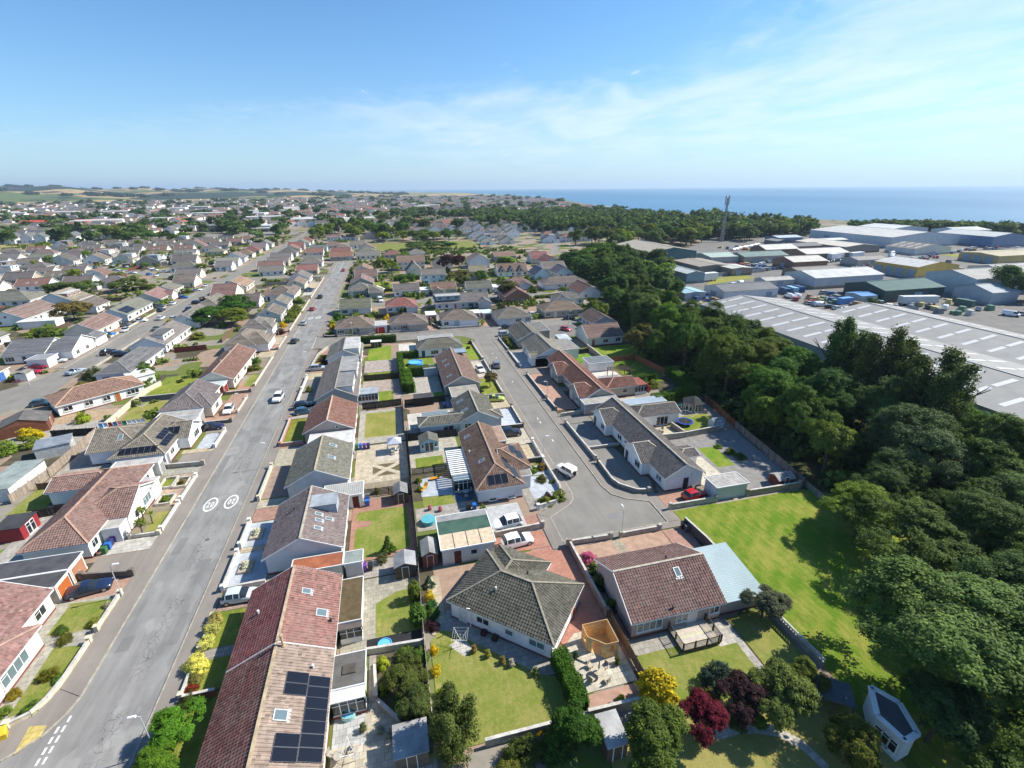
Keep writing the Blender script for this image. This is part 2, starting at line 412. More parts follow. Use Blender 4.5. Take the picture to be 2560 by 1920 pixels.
# ------------------------------------------------------------------ ground, sea, roads
# coast line seen from the town: land west of it, sea east
COAST=[(2600,-4000),(1150,-250),(760,150),(690,330),(640,520),(560,760),(505,1000),(560,1260),(600,1500),(700,1900),
         (790,2500),(830,3300),(830,4300),(860,5600),(600,7500),(100,10000),(-700,12500),(-2500,16000)]
land=[(-30000,-4000)]+COAST+[(-30000,16000)]
m=MB();n=len(land)
m.add([(x,y,0.0) for x,y in land],[tuple(range(n))])
m.add([(x,y,0.0) for x,y in land[1:-1]]+[(x+14,y,-5.0) for x,y in land[1:-1]],[(i,n-2+i,n-1+i,i+1) for i in range(n-3)])
g=m.build('ground','ground');g['kind']='structure'
m=MB();m.add([(-2000,-8000,-3.0),(27000,-8000,-3.0),(27000,27000,-3.0),(-20000,27000,-3.0),(-20000,15000,-3.0)],[(0,1,2,3,4)])
s_=m.build('sea','water');s_['kind']='structure'

def road(name,poly,mat='asphalt_side',z=0.012):
    o=sheet(name,poly,mat,z);return o
road('main_road',[(-32.8,-60),(-25.4,-60),(-25.4,149),(-25.4,344),(-25.4,352),(-33.5,352),(-32.8,340),(-32.8,40.6),(-33.2,38.9),(-34.2,37.1),(-36.3,35.7),(-70,34.6),(-70,26.5),(-36.5,26),(-33.4,23.5),(-32.8,21)],'asphalt_main')
road('link_road',[(-25.4,149.2),(-22.6,152),(-19,153),(17,153),(21.5,151.2),(24.5,146.5),(30,146.5),(31.3,149.4),(34,151),(42,152.5),(52,156),(66,158),(66,165),(52,164.4),(42,160.4),(34,159.6),(-19,160.2),(-23,161.8),(-25.4,164.4)],'asphalt_side',0.016)
road('close_road',[(24.6,147),(24.6,60),(24.2,58.3),(23,57),(19.4,54.9),(19.4,49.6),(35.5,49.6),(35.5,54.8),(32.2,56.4),(30.6,58),(30,60.5),(30,147)],'asphalt_side',0.020)
road('west_street',[(-89.3,620),(-89.3,150),(-91,141),(-97,132),(-112,124),(-112,112),(-90,117),(-81.5,124.5),(-82.2,136),(-83,146),(-83,620)],'asphalt_side',0.014)
road('cross_street',[(-33,286),(-36,288.5),(-80,288.5),(-80,295),(-36,295),(-33,298)],'asphalt_side',0.018)
road('north_west_street',[(-89,288.5),(-89,296),(-112,311),(-178,366),(-183,361),(-114,303)],'asphalt_side',0.018)
road('end_street',[(-46,345),(28,345),(28,351.5),(-46,351.5)],'asphalt_side',0.018)
road('upper_street',[(-25.6,205.5),(62,205.5),(66,200),(66,166),(71,166),(71,208),(66,212),(-25.6,212)],'asphalt_side',0.016)
road('estate_road',[(100,196),(172,215),(235,234),(308,253),(420,288),(420,299),(300,262),(228,243),(165,224),(96,206)],'asphalt_yard',0.016)
road('industrial_yard',[(103,148),(172,150),(163,88),(210,60),(330,60),(420,150),(480,270),(430,400),(300,420),(215,330),(150,300),(120,200)],'asphalt_yard',0.006)
road('east_avenue',[(115,345),(121,345),(190,520),(184,523)],'asphalt_side',0.012)
road('school_court',rect(-260,590,-95,632),'asphalt_side',0.010)

for x,y,w,d in [(-31.5,62,1.2,3.4),(-27.2,57.4,1.6,1.8),(-31.9,84,1.0,6),(-28.8,92.5,2.2,2.6),(-26.6,47,1.1,4.4),(-31.4,46.2,1.3,2.0),(-30,118,2.4,3),(-27,139,1.6,5),(-31.6,130,1.2,7),(27.6,99,1.4,2.2),(26,84,1.0,3.2),(28.6,53,2.0,1.4),(23,52,1.4,1.0)]:
    sheet('road_patch',[(x-w/2,y-d/2),(x+w/2,y-d/2+.08),(x+w/2-.05,y+d/2),(x-w/2+.04,y+d/2-.06)],'asphalt_patch',0.0245)
def pavement(name,poly,kerb=None,mat='asphalt_path'):
    m=MB();m.prism(poly,0.0,0.11)
    o=m.build(name,mat);o['kind']='structure'
    if kerb:  # lighter kerb stones along the road edge
        k=MB()
        for (a,b) in zip(kerb[:-1],kerb[1:]):
            a,b=Vector(a+(0.062,)),Vector(b+(0.062,));L=(b-a).length;nst=max(1,int(L/0.92))
            if L>60:nst=int(L/4)
            for i in range(nst):
                k.bar(a.lerp(b,(i+0.008)/nst),a.lerp(b,(i+0.992)/nst),0.15,0.124)
        kk=k.build('kerb','stone',o,(0.36,0.335,0.27));kk['kind']='stuff'
    return o
pavement('pavement',[(-35.2,42),(-32.8,40.6),(-32.8,285.5),(-35.2,285.5)],[(-36.3,35.7),(-34.2,37.1),(-33.2,38.9),(-32.8,40.6),(-32.8,100),(-32.8,160),(-32.8,285)])
pavement('pavement',[(-70,37.4),(-70,34.6),(-36.3,35.7),(-34.2,37.1),(-33.2,38.9),(-32.85,40.55),(-35.2,41.95),(-36.0,39.8),(-38.2,38.6)])
pavement('pavement',[(-25.4,-60),(-23.4,-60),(-23.4,149),(-25.4,149)],[(-25.4,10),(-25.4,60),(-25.4,100),(-25.4,149)])
pavement('pavement',[(-25.4,164.4),(-23,161.8),(-23,205.4),(-25.4,205.4)],[(-25.4,164.4),(-25.4,205)])
pavement('pavement',[(-25.4,212.1),(-23.2,212.1),(-23.2,344.9),(-25.4,344.9)],[(-25.4,212.1),(-25.4,344)])
pavement('pavement',[(-35.2,298),(-32.8,298),(-32.8,344),(-35.2,344)],[(-32.8,298),(-32.8,344)])
pavement('pavement',[(23.2,61),(24.6,60),(24.6,146),(23.2,144)],[(24.6,60),(24.6,146)])
pavement('pavement',[(17.6,56.2),(19.4,54.9),(23,57),(24.2,58.3),(24.55,59.95),(23.25,60.9),(22.4,58.6),(20.5,57.4)],[(19.4,54.9),(23,57),(24.2,58.3),(24.6,60)])
pavement('pavement',[(17.6,48.4),(19.35,48.4),(19.35,54.9),(17.6,56.1)],[(19.4,49.6),(19.4,54.9)])
pavement('pavement',[(19.4,48.4),(37.2,48.4),(37.2,49.6),(19.4,49.6)],[(19.4,49.6),(35.5,49.6)])
pavement('pavement',[(35.5,49.65),(37.2,49.65),(37.2,56.4),(33,58.6),(31.9,60),(31.8,146),(30,146),(30,60.5),(30.6,58),(32.2,56.4),(35.5,54.8)],[(35.5,49.6),(35.5,54.8),(32.2,56.4),(30.6,58),(30,60.5),(30,100),(30,146)])
pavement('pavement',[(-19,160.2),(34,159.6),(34,161),(-19,161.6)],[(-19,160.2),(34,159.6)])
pavement('pavement',[(-19,151.8),(17,151.8),(17,153),(-19,153)],[(-19,153),(17,153)])
pavement('pavement',[(-91.6,150),(-89.3,150),(-89.3,287),(-91.6,287)],[(-89.3,150),(-89.3,287)])
pavement('pavement',[(-83,147),(-81.4,147),(-81.4,287),(-83,287)],[(-83,147),(-83,287)])

# markings, each a thin sheet above the road
def mark(name,pts,z,label=None,parent=None):
    m=MB();m.add([(x,y,z) for x,y in pts],[tuple(range(len(pts)))])
    return m
def roundel(cx,cy,flip,label):
    t=thing('road_roundel',label,'road marking',cx,cy,0.0,math.pi if flip else 0.0)
    m=MB();n=40;a,b,w=0.95,1.85,0.23
    for i in range(n):
        p,q=2*math.pi*i/n,2*math.pi*(i+1)/n
        f=lambda an,k:((a-w*k)*math.cos(an),(b-w*1.5*k)*math.sin(an),0.021)
        m.quad(f(p,0),f(q,0),f(q,1),f(p,1))
    m.build('ring','road_paint',t)
    for ch,dx in (('2',-0.53),('0',0.03)):
        cu=bpy.data.curves.new('digit','FONT');cu.body=ch;cu.size=1.0;cu.offset=0.025
        tmp=bpy.data.objects.new('tmp',cu);col.objects.link(tmp)
        me=bpy.data.meshes.new_from_object(tmp);bpy.data.objects.remove(tmp)
        me.materials.clear();me.materials.append(MATS['road_paint'])
        d=ob('digit',me,t,(dx,-0.66,0.021));d.scale=(0.86,1.9,1)
roundel(-30.4,71.3,False,'white 20 speed roundel painted on the west lane near the palm garden')
roundel(-27.5,71.3,True,'white 20 speed roundel painted on the east lane, upside down from here, nearest pair')
roundel(-30.7,190.5,False,'far white 20 roundel painted on the west lane beyond the junction')
roundel(-28.0,190.5,True,'far white 20 roundel painted on the east lane beyond the junction')
gw=thing('give_way_line','double row of white dashes across the side road mouth at the lower left','road marking',-33,36)
for i,y in enumerate((30.9,31.8,32.7,33.6,34.55,35.45,36.35,37.25,38.15)):
    for k,x in enumerate((-33.18,-32.68)):
        if y>38 and k == 0:continue
        m=MB();m.quad((x-.1+33,y-36,.021),(x+.1+33,y-36,.021),(x+.1+33,y+.6-36,.021),(x-.1+33,y+.6-36,.021));m.build('dash','road_paint',gw)
gw=thing('give_way_line','faint white dashes across the mouth of the link road','road marking',-25.4,156)
for i in range(11):
    y=150.6+i*1.15
    m=MB();m.quad((-.12,y-156,.026),(.12,y-156,.026),(.12,y+.6-156,.026),(-.12,y+.6-156,.026));m.build('dash','road_paint',gw)
cl_=thing('centre_line','white centre dashes at the far end of the main road','road marking',-29.2,330)
for i in range(7):
    m=MB();y=298+i*7.5-330;m.quad((-.12,y,.021),(.12,y,.021),(.12,y+4,.021),(-.12,y+4,.021));m.build('dash','road_paint',cl_)
cl_=thing('centre_line','short white bars in the middle of the cul-de-sac road','road marking',27.2,90)
for y in (76.6,84.6,86.4,108,127):
    m=MB();m.quad((-.1,y-90,.027),(.1,y-90,.027),(.1,y+.9-90,.027),(-.1,y+.9-90,.027));m.build('dash','road_paint',cl_)
tp=tag(sheet('tactile_paving',[(-35.5,35.95),(-34.2,37.2),(-34.25,38.2),(-35.75,38.5)],'slabs',0.117,(0.50,0.40,0.14),'structure'),'yellow tactile paving at the dropped kerb, lower left corner','paving')

def ground_set(rows):
    for i,(name,mat,c,poly) in enumerate(rows):
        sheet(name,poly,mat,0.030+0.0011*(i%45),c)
GR,DRY,BRT=(0.150,0.205,0.030),(0.22,0.23,0.05),(0.120,0.235,0.016)
RED,PINK,GRY,LGT,BEI,BLU=(0.33,0.17,0.12),(0.42,0.27,0.20),(0.21,0.20,0.185),(0.46,0.44,0.40),(0.45,0.38,0.27),(0.40,0.43,0.47)
ground_set([
    # west side of the main road
    ('plot_paving','slabs',(0.36,0.34,0.29),rect(-45,38.8,-35.3,55)),
    ('lawn','grass',GR,[(-40.3,49.5),(-40.3,54.1),(-35.9,53.7),(-35.5,49.6),(-38.4,49.2)]),
    ('lawn','grass',GR,[(-38.3,40.0),(-38.6,47.6),(-35.7,47.2),(-35.6,42.3),(-36.4,40.2)]),
    ('driveway','blocks',PINK,rect(-41.2,54.4,-35.2,57.2)),
    ('driveway','asphalt_path',None,rect(-41.2,57.5,-35.2,62.2)),
    ('plot_paving','slabs',LGT,rect(-41,62.4,-35.2,65.2)),
    ('flower_bed','gravel',(0.22,0.19,0.13),rect(-39.6,66.2,-35.3,72.2)),
    ('lawn','grass',DRY,rect(-37.6,66.6,-35.4,71.2)),
    ('plot_paving','slabs',(0.40,0.30,0.23),rect(-39.2,72.6,-35.3,82)),
    ('lawn','grass',GR,rect(-39.9,77.9,-38.1,80.8)),
    ('flower_bed','gravel',(0.20,0.17,0.09),rect(-37.6,77.6,-36.0,80.2)),
    ('flower_bed','gravel',(0.16,0.17,0.07),rect(-38.4,73.0,-36.6,75.2)),
    ('driveway','slabs',(0.33,0.32,0.27),rect(-41,82.1,-35.3,84.2)),
    ('driveway','asphalt_path',None,rect(-40.2,84.6,-35.2,89.4)),
    ('plot_paving','slabs',BEI,rect(-40.6,89.6,-35.2,91)),
    ('driveway','slabs',BLU,rect(-38.6,91,-35.2,97.2)),
    ('driveway','asphalt_path',None,rect(-39,97.5,-35.2,101.5)),
    ('driveway','blocks',PINK,rect(-41,101.9,-35.2,106)),
    ('driveway','blocks',(0.38,0.25,0.19),rect(-39.2,106.2,-35.2,118)),
    ('driveway','blocks',PINK,rect(-41,118.2,-35.2,121)),
    ('plot_paving','blocks',(0.40,0.24,0.18),rect(-39,121,-35.2,126)),
    ('lawn','grass',GR,rect(-38,122.4,-35.4,131)),
    ('flower_bed','gravel',(0.24,0.2,0.15),rect(-39,131.5,-35.3,145)),
    ('driveway','slabs',BEI,rect(-40,145.5,-35.3,152)),
    ('driveway','blocks',(0.36,0.22,0.17),rect(-39.4,152.4,-35.3,158)),
    ('plot_paving','slabs',BEI,rect(-39.4,158.2,-35.3,167)),
    ('driveway','blocks',PINK,rect(-41,167.3,-35.4,172)),
    ('plot_paving','slabs',LGT,rect(-40,236,-35.4,252)),
    ('plot_paving','slabs',BEI,rect(-41,254,-35.4,270)),
    ('lawn','grass',GR,[(-59.5,76),(-59.3,83),(-55,81.5),(-54.7,74)]),
    ('lawn','grass_green',BRT,rect(-60,62,-53,67)),
    ('plot_paving','slabs',(0.36,0.34,0.31),rect(-54.4,64,-50,76)),
    ('lawn','grass',DRY,[(-58.6,106),(-52,106),(-51,118),(-58.6,118)]),
    ('plot_paving','slabs',(0.34,0.31,0.27),rect(-59,84,-50,103)),
    ('plot_paving','slabs',(0.36,0.34,0.30),rect(-76,99,-60.4,113)),
    ('plot_paving','slabs',(0.40,0.30,0.20),rect(-72,110,-60.4,116)),
    ('lawn','grass_green',GR,rect(-59,122,-51,135)),
])
ground_set([
    # houses between the main road and the back fence (x = 0)
    ('driveway','slabs',(0.34,0.24,0.19),rect(-23.3,48.4,-18.6,51.4)),
    ('lawn','grass_green',(0.15,0.19,0.03),rect(-23.2,43.3,-18.4,48.2)),
    ('garden_path','slabs',(0.30,0.28,0.25),rect(-23.2,42.1,-18.4,43.1)),
    ('lawn','grass_green',(0.15,0.19,0.03),rect(-23.2,38.2,-18.4,41.9)),
    ('lawn','grass_green',(0.15,0.19,0.03),rect(-23.2,22,-18.4,37.9)),
    ('gravel_bed','gravel',BLU,rect(-23.2,51.8,-18.8,58.2)),
    ('garden_path','slabs',BEI,rect(-23.2,58.3,-18.8,59.3)),
    ('gravel_bed','gravel',BLU,rect(-23.2,59.4,-18.8,64.7)),
    ('driveway','blocks',(0.36,0.22,0.17),rect(-23.3,64.9,-18.8,68.1)),
    ('driveway','slabs',(0.42,0.37,0.29),rect(-23.3,68.2,-18.8,70.4)),
    ('gravel_bed','gravel',(0.29,0.22,0.18),rect(-23.2,70.7,-18.9,80.2)),
    ('driveway','slabs',(0.38,0.35,0.27),rect(-23.3,80.4,-18.9,87)),
    ('lawn','grass_green',(0.17,0.18,0.03),rect(-23.1,88.2,-18.9,99.6)),
    ('driveway','slabs',(0.40,0.36,0.32),rect(-23.3,100,-18.7,107)),
    ('gravel_bed','gravel',(0.22,0.21,0.19),rect(-23.2,107.2,-18.7,123)),
    ('driveway','slabs',BEI,rect(-23.3,123.2,-18.7,128)),
    ('driveway','blocks',PINK,rect(-23.3,128.2,-19,132)),
    ('flower_bed','gravel',(0.13,0.12,0.05),rect(-23.2,132.2,-19,143)),
    ('plot_paving','blocks',(0.36,0.22,0.17),[(-23,143.2),(-19,143.2),(-15,150.5),(-21,150.5)]),
    # back gardens
    ('patio','slabs',(0.47,0.42,0.33),rect(-9,20,-0.2,33.2)),
    ('patio','slabs',(0.40,0.41,0.41),rect(-9,29.6,-6.2,33.0)),
    ('flower_bed','gravel',(0.10,0.085,0.05),[(-5.6,38.0),(-0.2,38.0),(-0.3,29.6),(-3,30.2),(-5.1,32.8),(-5.2,36.5)]),
    ('garden_path','slabs',(0.36,0.33,0.28),rect(-6,33.0,-5.3,38.3)),
    ('plot_paving','slabs',(0.33,0.31,0.25),rect(-9,38.6,-0.2,49.2)),
    ('lawn','grass',GR,[(-5.4,40.3),(-5.4,45.0),(-3.1,46.3),(-0.5,46.4),(-0.4,40.0)]),
    ('weed_membrane','felt',(0.028,0.028,0.032),rect(-6.3,38.7,-0.5,40.2)),
    ('plot_paving','blocks',(0.36,0.20,0.15),rect(-9,52.6,-0.2,66)),
    ('lawn','grass',GR,[(-8.4,53.1),(-8.4,59.0),(-8.1,59.5),(-6.3,59.8),(-6.2,60.9),(-8.0,61.2),(-8.4,61.8),(-8.4,62.6),(-8.0,63.3),(-2.3,63.3),(-0.8,62.8),(-1.0,53.9),(-4.6,53.1)]),
    ('plot_paving','slabs',(0.34,0.31,0.28),rect(-9,49.4,-0.2,52.4)),
    ('patio','slabs',(0.46,0.40,0.30),rect(-9.2,70.8,-0.2,84)),
    ('gravel_bed','gravel',(0.26,0.22,0.16),rect(-9,67.6,-0.3,71.0)),
    ('patio','slabs',(0.52,0.47,0.40),rect(-5.6,77.6,-0.8,82)),
    ('flower_bed','gravel',(0.13,0.11,0.06),rect(-6.2,72.8,-1.6,76.6)),
    ('garden_path','slabs',(0.5,0.44,0.34),[(-6.2,72.8),(-5.6,72.8),(-1.6,76.0),(-1.6,76.6),(-2.2,76.6),(-6.2,73.4)]),
    ('garden_path','slabs',(0.5,0.44,0.34),[(-6.2,76.6),(-6.2,76.0),(-2.2,72.8),(-1.6,72.8),(-1.6,73.4),(-5.6,76.6)]),
    ('plot_paving','slabs',(0.37,0.35,0.30),rect(-9.2,84.6,-0.2,100)),
    ('lawn','grass',DRY,rect(-8.0,87.2,-1.8,98.6)),
    ('plot_paving','slabs',(0.36,0.30,0.26),rect(-9.2,101,-0.3,118)),
    ('lawn','grass_green',GR,rect(-5.6,103.6,-2,110.4)),
    ('lawn','grass_green',GR,rect(-8.4,118.8,-2.2,124)),
    ('plot_paving','slabs',(0.36,0.31,0.28),rect(-9.2,124.2,-0.4,134)),
    ('lawn','grass_green',BRT,[(-8.6,134.4),(-2,133.6),(-1.8,147.6),(-8.4,145)]),
])
ground_set([
    # gardens and drives along the cul-de-sac
    ('plot_paving','slabs',(0.40,0.37,0.31),rect(0.2,72,9.2,84)),
    ('lawn','grass_green',GR,rect(1.1,73.3,6.0,77.0)),
    ('gravel_bed','gravel',BLU,[(1.4,64.9),(1.4,70),(4.6,70.4),(9.3,66.4),(9.3,62.6),(6.5,62.8),(6.3,64.4)]),
    ('lawn','grass',GR,[(1.4,62.4),(1.5,64.8),(6.1,64.3),(6.8,60.8),(3.6,59.9)]),
    ('plot_paving','slabs',(0.33,0.31,0.28),rect(0.2,56.6,9.4,62.0)),
    ('patio','felt',(0.10,0.13,0.19),[(6.4,62.2),(9.4,62.2),(9.4,66.2),(6.4,66.2)]),
    ('driveway','gravel',(0.42,0.43,0.44),rect(10,53.4,15.6,59.8)),
    ('driveway','blocks',(0.36,0.20,0.15),rect(15.6,53.2,17.6,56.2)),
    ('plot_paving','slabs',(0.30,0.28,0.25),rect(17.0,57,20.0,72)),
    ('gravel_bed','gravel',BLU,[(18.4,60),(18.4,64.6),(19.4,66.0),(22.9,66.0),(23,61),(22,59),(20,58)]),
    ('gravel_bed','gravel',BLU,rect(19.4,66.3,23,69.2)),
    ('patio','slabs',BEI,rect(19.6,70.6,23,76.8)),
    ('driveway','slabs',(0.44,0.40,0.32),rect(16.8,77,23.1,83.2)),
    ('gravel_bed','gravel',(0.42,0.46,0.50),rect(18.6,84.2,23.0,93.4)),
    ('driveway','slabs',BEI,rect(16.4,94,23.1,99.6)),
    ('plot_paving','slabs',(0.52,0.50,0.46),rect(0.6,88.8,9.8,96)),
    ('plot_paving','slabs',(0.36,0.34,0.31),rect(0.6,84,2.4,89)),
    ('lawn','grass_green',(0.02,0.30,0.02),rect(6.0,101,9.4,106.6)),
    ('patio','slabs',(0.40,0.37,0.33),rect(1.4,106.6,9.4,118)),
    ('lawn','grass_green',GR,[(18.4,102.4),(22.8,102.4),(22.8,111),(18.4,113)]),
    ('driveway','slabs',(0.46,0.42,0.35),rect(18.8,113.4,23.1,126)),
    ('lawn','grass_green',GR,rect(0.8,121.4,9.4,133)),
    ('lawn','grass_green',BRT,[(18.8,127.4),(22.8,127.4),(22.6,141),(18.8,143.6)]),
    ('plot_paving','slabs',(0.56,0.53,0.48),rect(0.4,134.8,9,148)),
    # red block drives at the foot of the close
    ('driveway','blocks',(0.42,0.21,0.155),[(10.2,49.2),(17.4,49.2),(17.4,52.6),(10.2,52.6)]),
    ('driveway','blocks',(0.42,0.21,0.155),[(9.6,48.6),(17.5,49.1),(17.55,48.2),(19.6,48.2),(19.7,33.6),(14,34)]),
    ('gravel_bed','gravel',(0.34,0.24,0.18),rect(1.6,41,8,48.6)),
    ('garden_path','slabs',BEI,rect(0.6,39.0,2.2,47.6)),
    ('garden_path','slabs',(0.33,0.31,0.28),[(1.2,39.4),(2.6,42),(14,32.6),(12.6,31.4),(10.6,31.6)]),
    ('lawn','grass',(0.175,0.215,0.038),[(0.3,38.2),(1.4,39.5),(2.6,39.0),(10.7,31.7),(12.2,31.2),(12.2,26.9),(0.3,26.9)]),
    ('garden_slab','slabs',LGT,[(2.2,37.3),(3.5,38.0),(4.6,36.5),(3.6,35.6)]),
    ('patio','slabs',(0.50,0.46,0.38),[(13.1,33.4),(15.6,35.4),(19.7,35.4),(19.7,28.8),(13.3,28.8)]),
    ('gravel_bed','gravel',(0.40,0.25,0.19),rect(13.4,26.8,19.7,28.6)),
    ('gravel_bed','gravel',(0.40,0.27,0.20),rect(20.1,42,33.6,48.2)),
    ('garden_path','slabs',(0.34,0.30,0.22),rect(25.8,42.4,27.2,48.2)),
    ('driveway','blocks',(0.40,0.24,0.19),rect(33.7,40.4,37.2,48.2)),
    ('lawn','grass',(0.165,0.215,0.036),[(20.3,32.0),(32.3,32.0),(31.9,25.6),(20.3,25.6)]),
    ('plot_paving','slabs',(0.33,0.31,0.27),rect(20.1,31.2,25.6,33)),
    ('plot_paving','slabs',(0.46,0.43,0.38),rect(29.9,30.0,32.0,33.2)),
    ('garden_path','slabs',(0.36,0.34,0.31),rect(31.9,25.6,32.7,33)),
    ('lawn','grass',(0.19,0.22,0.045),rect(32.9,24.6,37.6,33)),
    ('lawn','grass',(0.29,0.265,0.085),[(20.3,25.4),(37.6,24.4),(38,6),(14,6),(14,25.4)]),
    ('garden_path','slabs',(0.46,0.43,0.38),[(23.8,22.9),(26,23.0),(28,22.6),(29.6,21.8),(31,20.2),(31.6,18),(30.9,17.6),(30.4,19.4),(29.2,20.9),(27.6,21.6),(25.8,22.0),(23.8,22.0)]),
])
ground_set([
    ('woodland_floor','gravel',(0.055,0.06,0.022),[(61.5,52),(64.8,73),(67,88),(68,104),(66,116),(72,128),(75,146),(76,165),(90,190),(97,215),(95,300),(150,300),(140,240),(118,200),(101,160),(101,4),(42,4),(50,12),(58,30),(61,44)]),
    ('play_lawn','grass_green',(0.105,0.195,0.014),[(37.6,51.7),(45,51.9),(60.4,51.6),(70,46),(72,10),(39,8),(38.6,26),(38.3,32),(37.9,44),(37.8,48.6)]),
    ('gravel_bed','gravel',(0.33,0.30,0.24),rect(45,51.6,60,52.2)),
    ('driveway','blocks',(0.40,0.24,0.18),[(37.3,52.6),(45,52.4),(45,56.0),(37.3,56.5)]),
    ('driveway','asphalt_side',None,[(32.4,57.6),(37.2,56.6),(38.5,60),(37.2,71.6),(32.6,71.8),(32.4,61)]),
    ('gravel_bed','gravel',(0.20,0.20,0.20),[(32.2,72.4),(38.4,72.2),(38.4,82.6),(32,82.6)]),
    ('driveway','asphalt_side',None,rect(32,82.8,38,88)),
    ('gravel_bed','gravel',(0.24,0.23,0.22),[(45.8,53),(61.4,53.4),(63.8,72.4),(45.8,71.6)]),
    ('lawn','grass_green',BRT,[(51.7,60.6),(55.0,60.5),(55.7,67.0),(52.2,67.3)]),
    ('patio','slabs',(0.52,0.48,0.39),rect(46,56.6,51.0,64.6)),
    ('patio','slabs',(0.50,0.43,0.30),rect(46,72.2,52,77)),
    ('lawn','grass_green',GR,rect(52.4,74,62.5,84)),
    ('patio','slabs',(0.34,0.30,0.26),rect(56,80,64,86)),
    ('gravel_bed','gravel',(0.40,0.25,0.19),[(32,89.6),(37.2,89.4),(37.2,112),(32,112)]),
    ('plot_paving','slabs',(0.46,0.40,0.30),rect(46,87,52,92)),
    ('patio','slabs',(0.60,0.58,0.53),rect(45.4,98.6,55,109)),
    ('lawn','grass_green',(0.05,0.12,0.012),rect(55.6,99,64,115)),
    ('driveway','asphalt_path',None,rect(31.9,112.2,36,117)),
    ('plot_paving','slabs',(0.46,0.46,0.45),rect(31.9,117.2,36,131)),
    ('lawn','grass_green',(0.05,0.20,0.018),rect(46,115,54,124)),
    ('lawn','grass_green',BRT,rect(56,117,70,129.2)),
    ('driveway','asphalt_yard',None,rect(46,142,62,155.5)),
    ('flower_bed','gravel',(0.15,0.14,0.06),rect(31.9,133,36,145)),
    ('lawn','grass_green',GR,rect(63,148,72,158)),
    ('lawn','grass_green',GR,rect(-19,161.7,34,163.2)),
    ('driveway','blocks',PINK,rect(11,161.7,15,176)),
    ('driveway','blocks',PINK,rect(29,161.7,33.6,172)),
    ('lawn','grass_green',GR,[(-8,232),(0,232),(0,262),(-8,262)]),
    ('lawn','grass',DRY,rect(58,262,72,285)),
    ('lawn','grass',(0.11,0.15,0.03),rect(-20,400,75,460)),
    ('stubble_field','grass',(0.34,0.27,0.12),rect(-60,745,140,815)),
    ('stubble_field','grass',(0.34,0.27,0.12),rect(-420,480,-290,552)),
    ('playing_field','grass_green',BRT,rect(-262,540,-215,566)),
    ('concrete_yard','slabs',(0.46,0.43,0.37),rect(232,176,290,190)),
    ('grass_strip','grass',DRY,[(150,206),(172,213),(188,217),(188,228),(165,222)]),
    ('grass_strip','grass',DRY,rect(370,195,440,260)),
])
# ------------------------------------------------------------------ house kit
RC=dict(red=(0.205,0.072,0.058),brown=(0.185,0.115,0.088),pink=(0.30,0.175,0.145),grey=(0.165,0.152,0.138),dark=(0.095,0.090,0.086),
          slate=(0.120,0.130,0.155),tan=(0.33,0.265,0.19),orange=(0.42,0.17,0.09),rust=(0.25,0.10,0.075),stone=(0.25,0.235,0.20))
WC=dict(white=(0.80,0.80,0.79),cream=(0.72,0.66,0.54),grey=(0.42,0.42,0.43),harl=(0.40,0.36,0.31),tan=(0.47,0.40,0.31),pale=(0.62,0.62,0.62),brick=(0.30,0.15,0.11))
TW,TG=0.315,0.345  # cover width and gauge of a roof tile
_cache={}
def cached(key,fn):
    if key not in _cache:_cache[key]=fn()
    return _cache[key]

def window_mesh(w,h):
    """frame with mullions, set in the wall, facing -Y"""
    def mk():
        m=MB();t=0.07;n=max(1,round(w/0.85))
        m.box(-w/2,-0.05,0,w/2,0.03,t).box(-w/2,-0.05,h-t,w/2,0.03,h)
        m.box(-w/2,-0.05,t,-w/2+t,0.03,h-t).box(w/2-t,-0.05,t,w/2,0.03,h-t)
        for i in range(1,n):x=-w/2+w*i/n;m.box(x-.035,-0.045,t,x+.035,0.02,h-t)
        if h>0.9:m.box(-w/2+t,-0.04,h*0.7-.02,-w/2+w/n,0.015,h*0.7+.02)
        m.box(-w/2-.08,-0.13,-0.07,w/2+.08,0.03,-0.004)
        p=MB();p.quad((-w/2+t,-0.012,t),(w/2-t,-0.012,t),(w/2-t,-0.012,h-t),(-w/2+t,-0.012,h-t))
        both=MB();both.v,both.f,both.mi=list(m.v),list(m.f),list(m.mi);both.add(p.v,p.f,1)
        return m.mesh('window','white_paint'),p.mesh('pane','glass'),both.mesh('window',['white_paint','glass']),p.mesh('pane','glass_pale')
    return cached(('win',round(w,1),round(h,1)),mk)
def door_mesh(w=0.95,h=2.05):
    def mk():
        m=MB();m.box(-w/2-.07,-.05,0,-w/2,.03,h+.07,1).box(w/2,-.05,0,w/2+.07,.03,h+.07,1).box(-w/2,-.05,h,w/2,.03,h+.07,1)
        m.box(-w/2,-.03,0.02,w/2,.02,h)
        for z0,z1 in ((.15,.85),(1.0,h-.15)):
            for s in (-1,1):m.box(s*w/4-w/6,-.045,z0,s*w/4+w/6,-.028,z1)
        m.box(w/2-.16,-.09,.98,w/2-.08,-.03,1.03,2)
        return m.mesh('door',['paint','white_paint','galv'])
    return cached(('door',w,h),mk)
def garage_door_mesh(w=2.3,h=2.05):
    def mk():
        m=MB()
        m.box(-w/2-.08,-.06,0,-w/2,.03,h+.08,1).box(w/2,-.06,0,w/2+.08,.03,h+.08,1).box(-w/2,-.06,h,w/2,.03,h+.08,1)
        n=9
        for i in range(n):m.box(-w/2,-.035,.02+(h-.02)*i/n+.008,w/2,.02,.02+(h-.02)*(i+1)/n-.008)
        m.box(-.12,-.07,.9,.12,-.035,.96,2)
        return m.mesh('garage_door',['paint','white_paint','galv'])
    return cached(('gar',w,h),mk)
SIDE={'S':(0,(0,-1)),'E':(math.pi/2,(1,0)),'N':(math.pi,(0,1)),'W':(-math.pi/2,(-1,0))}

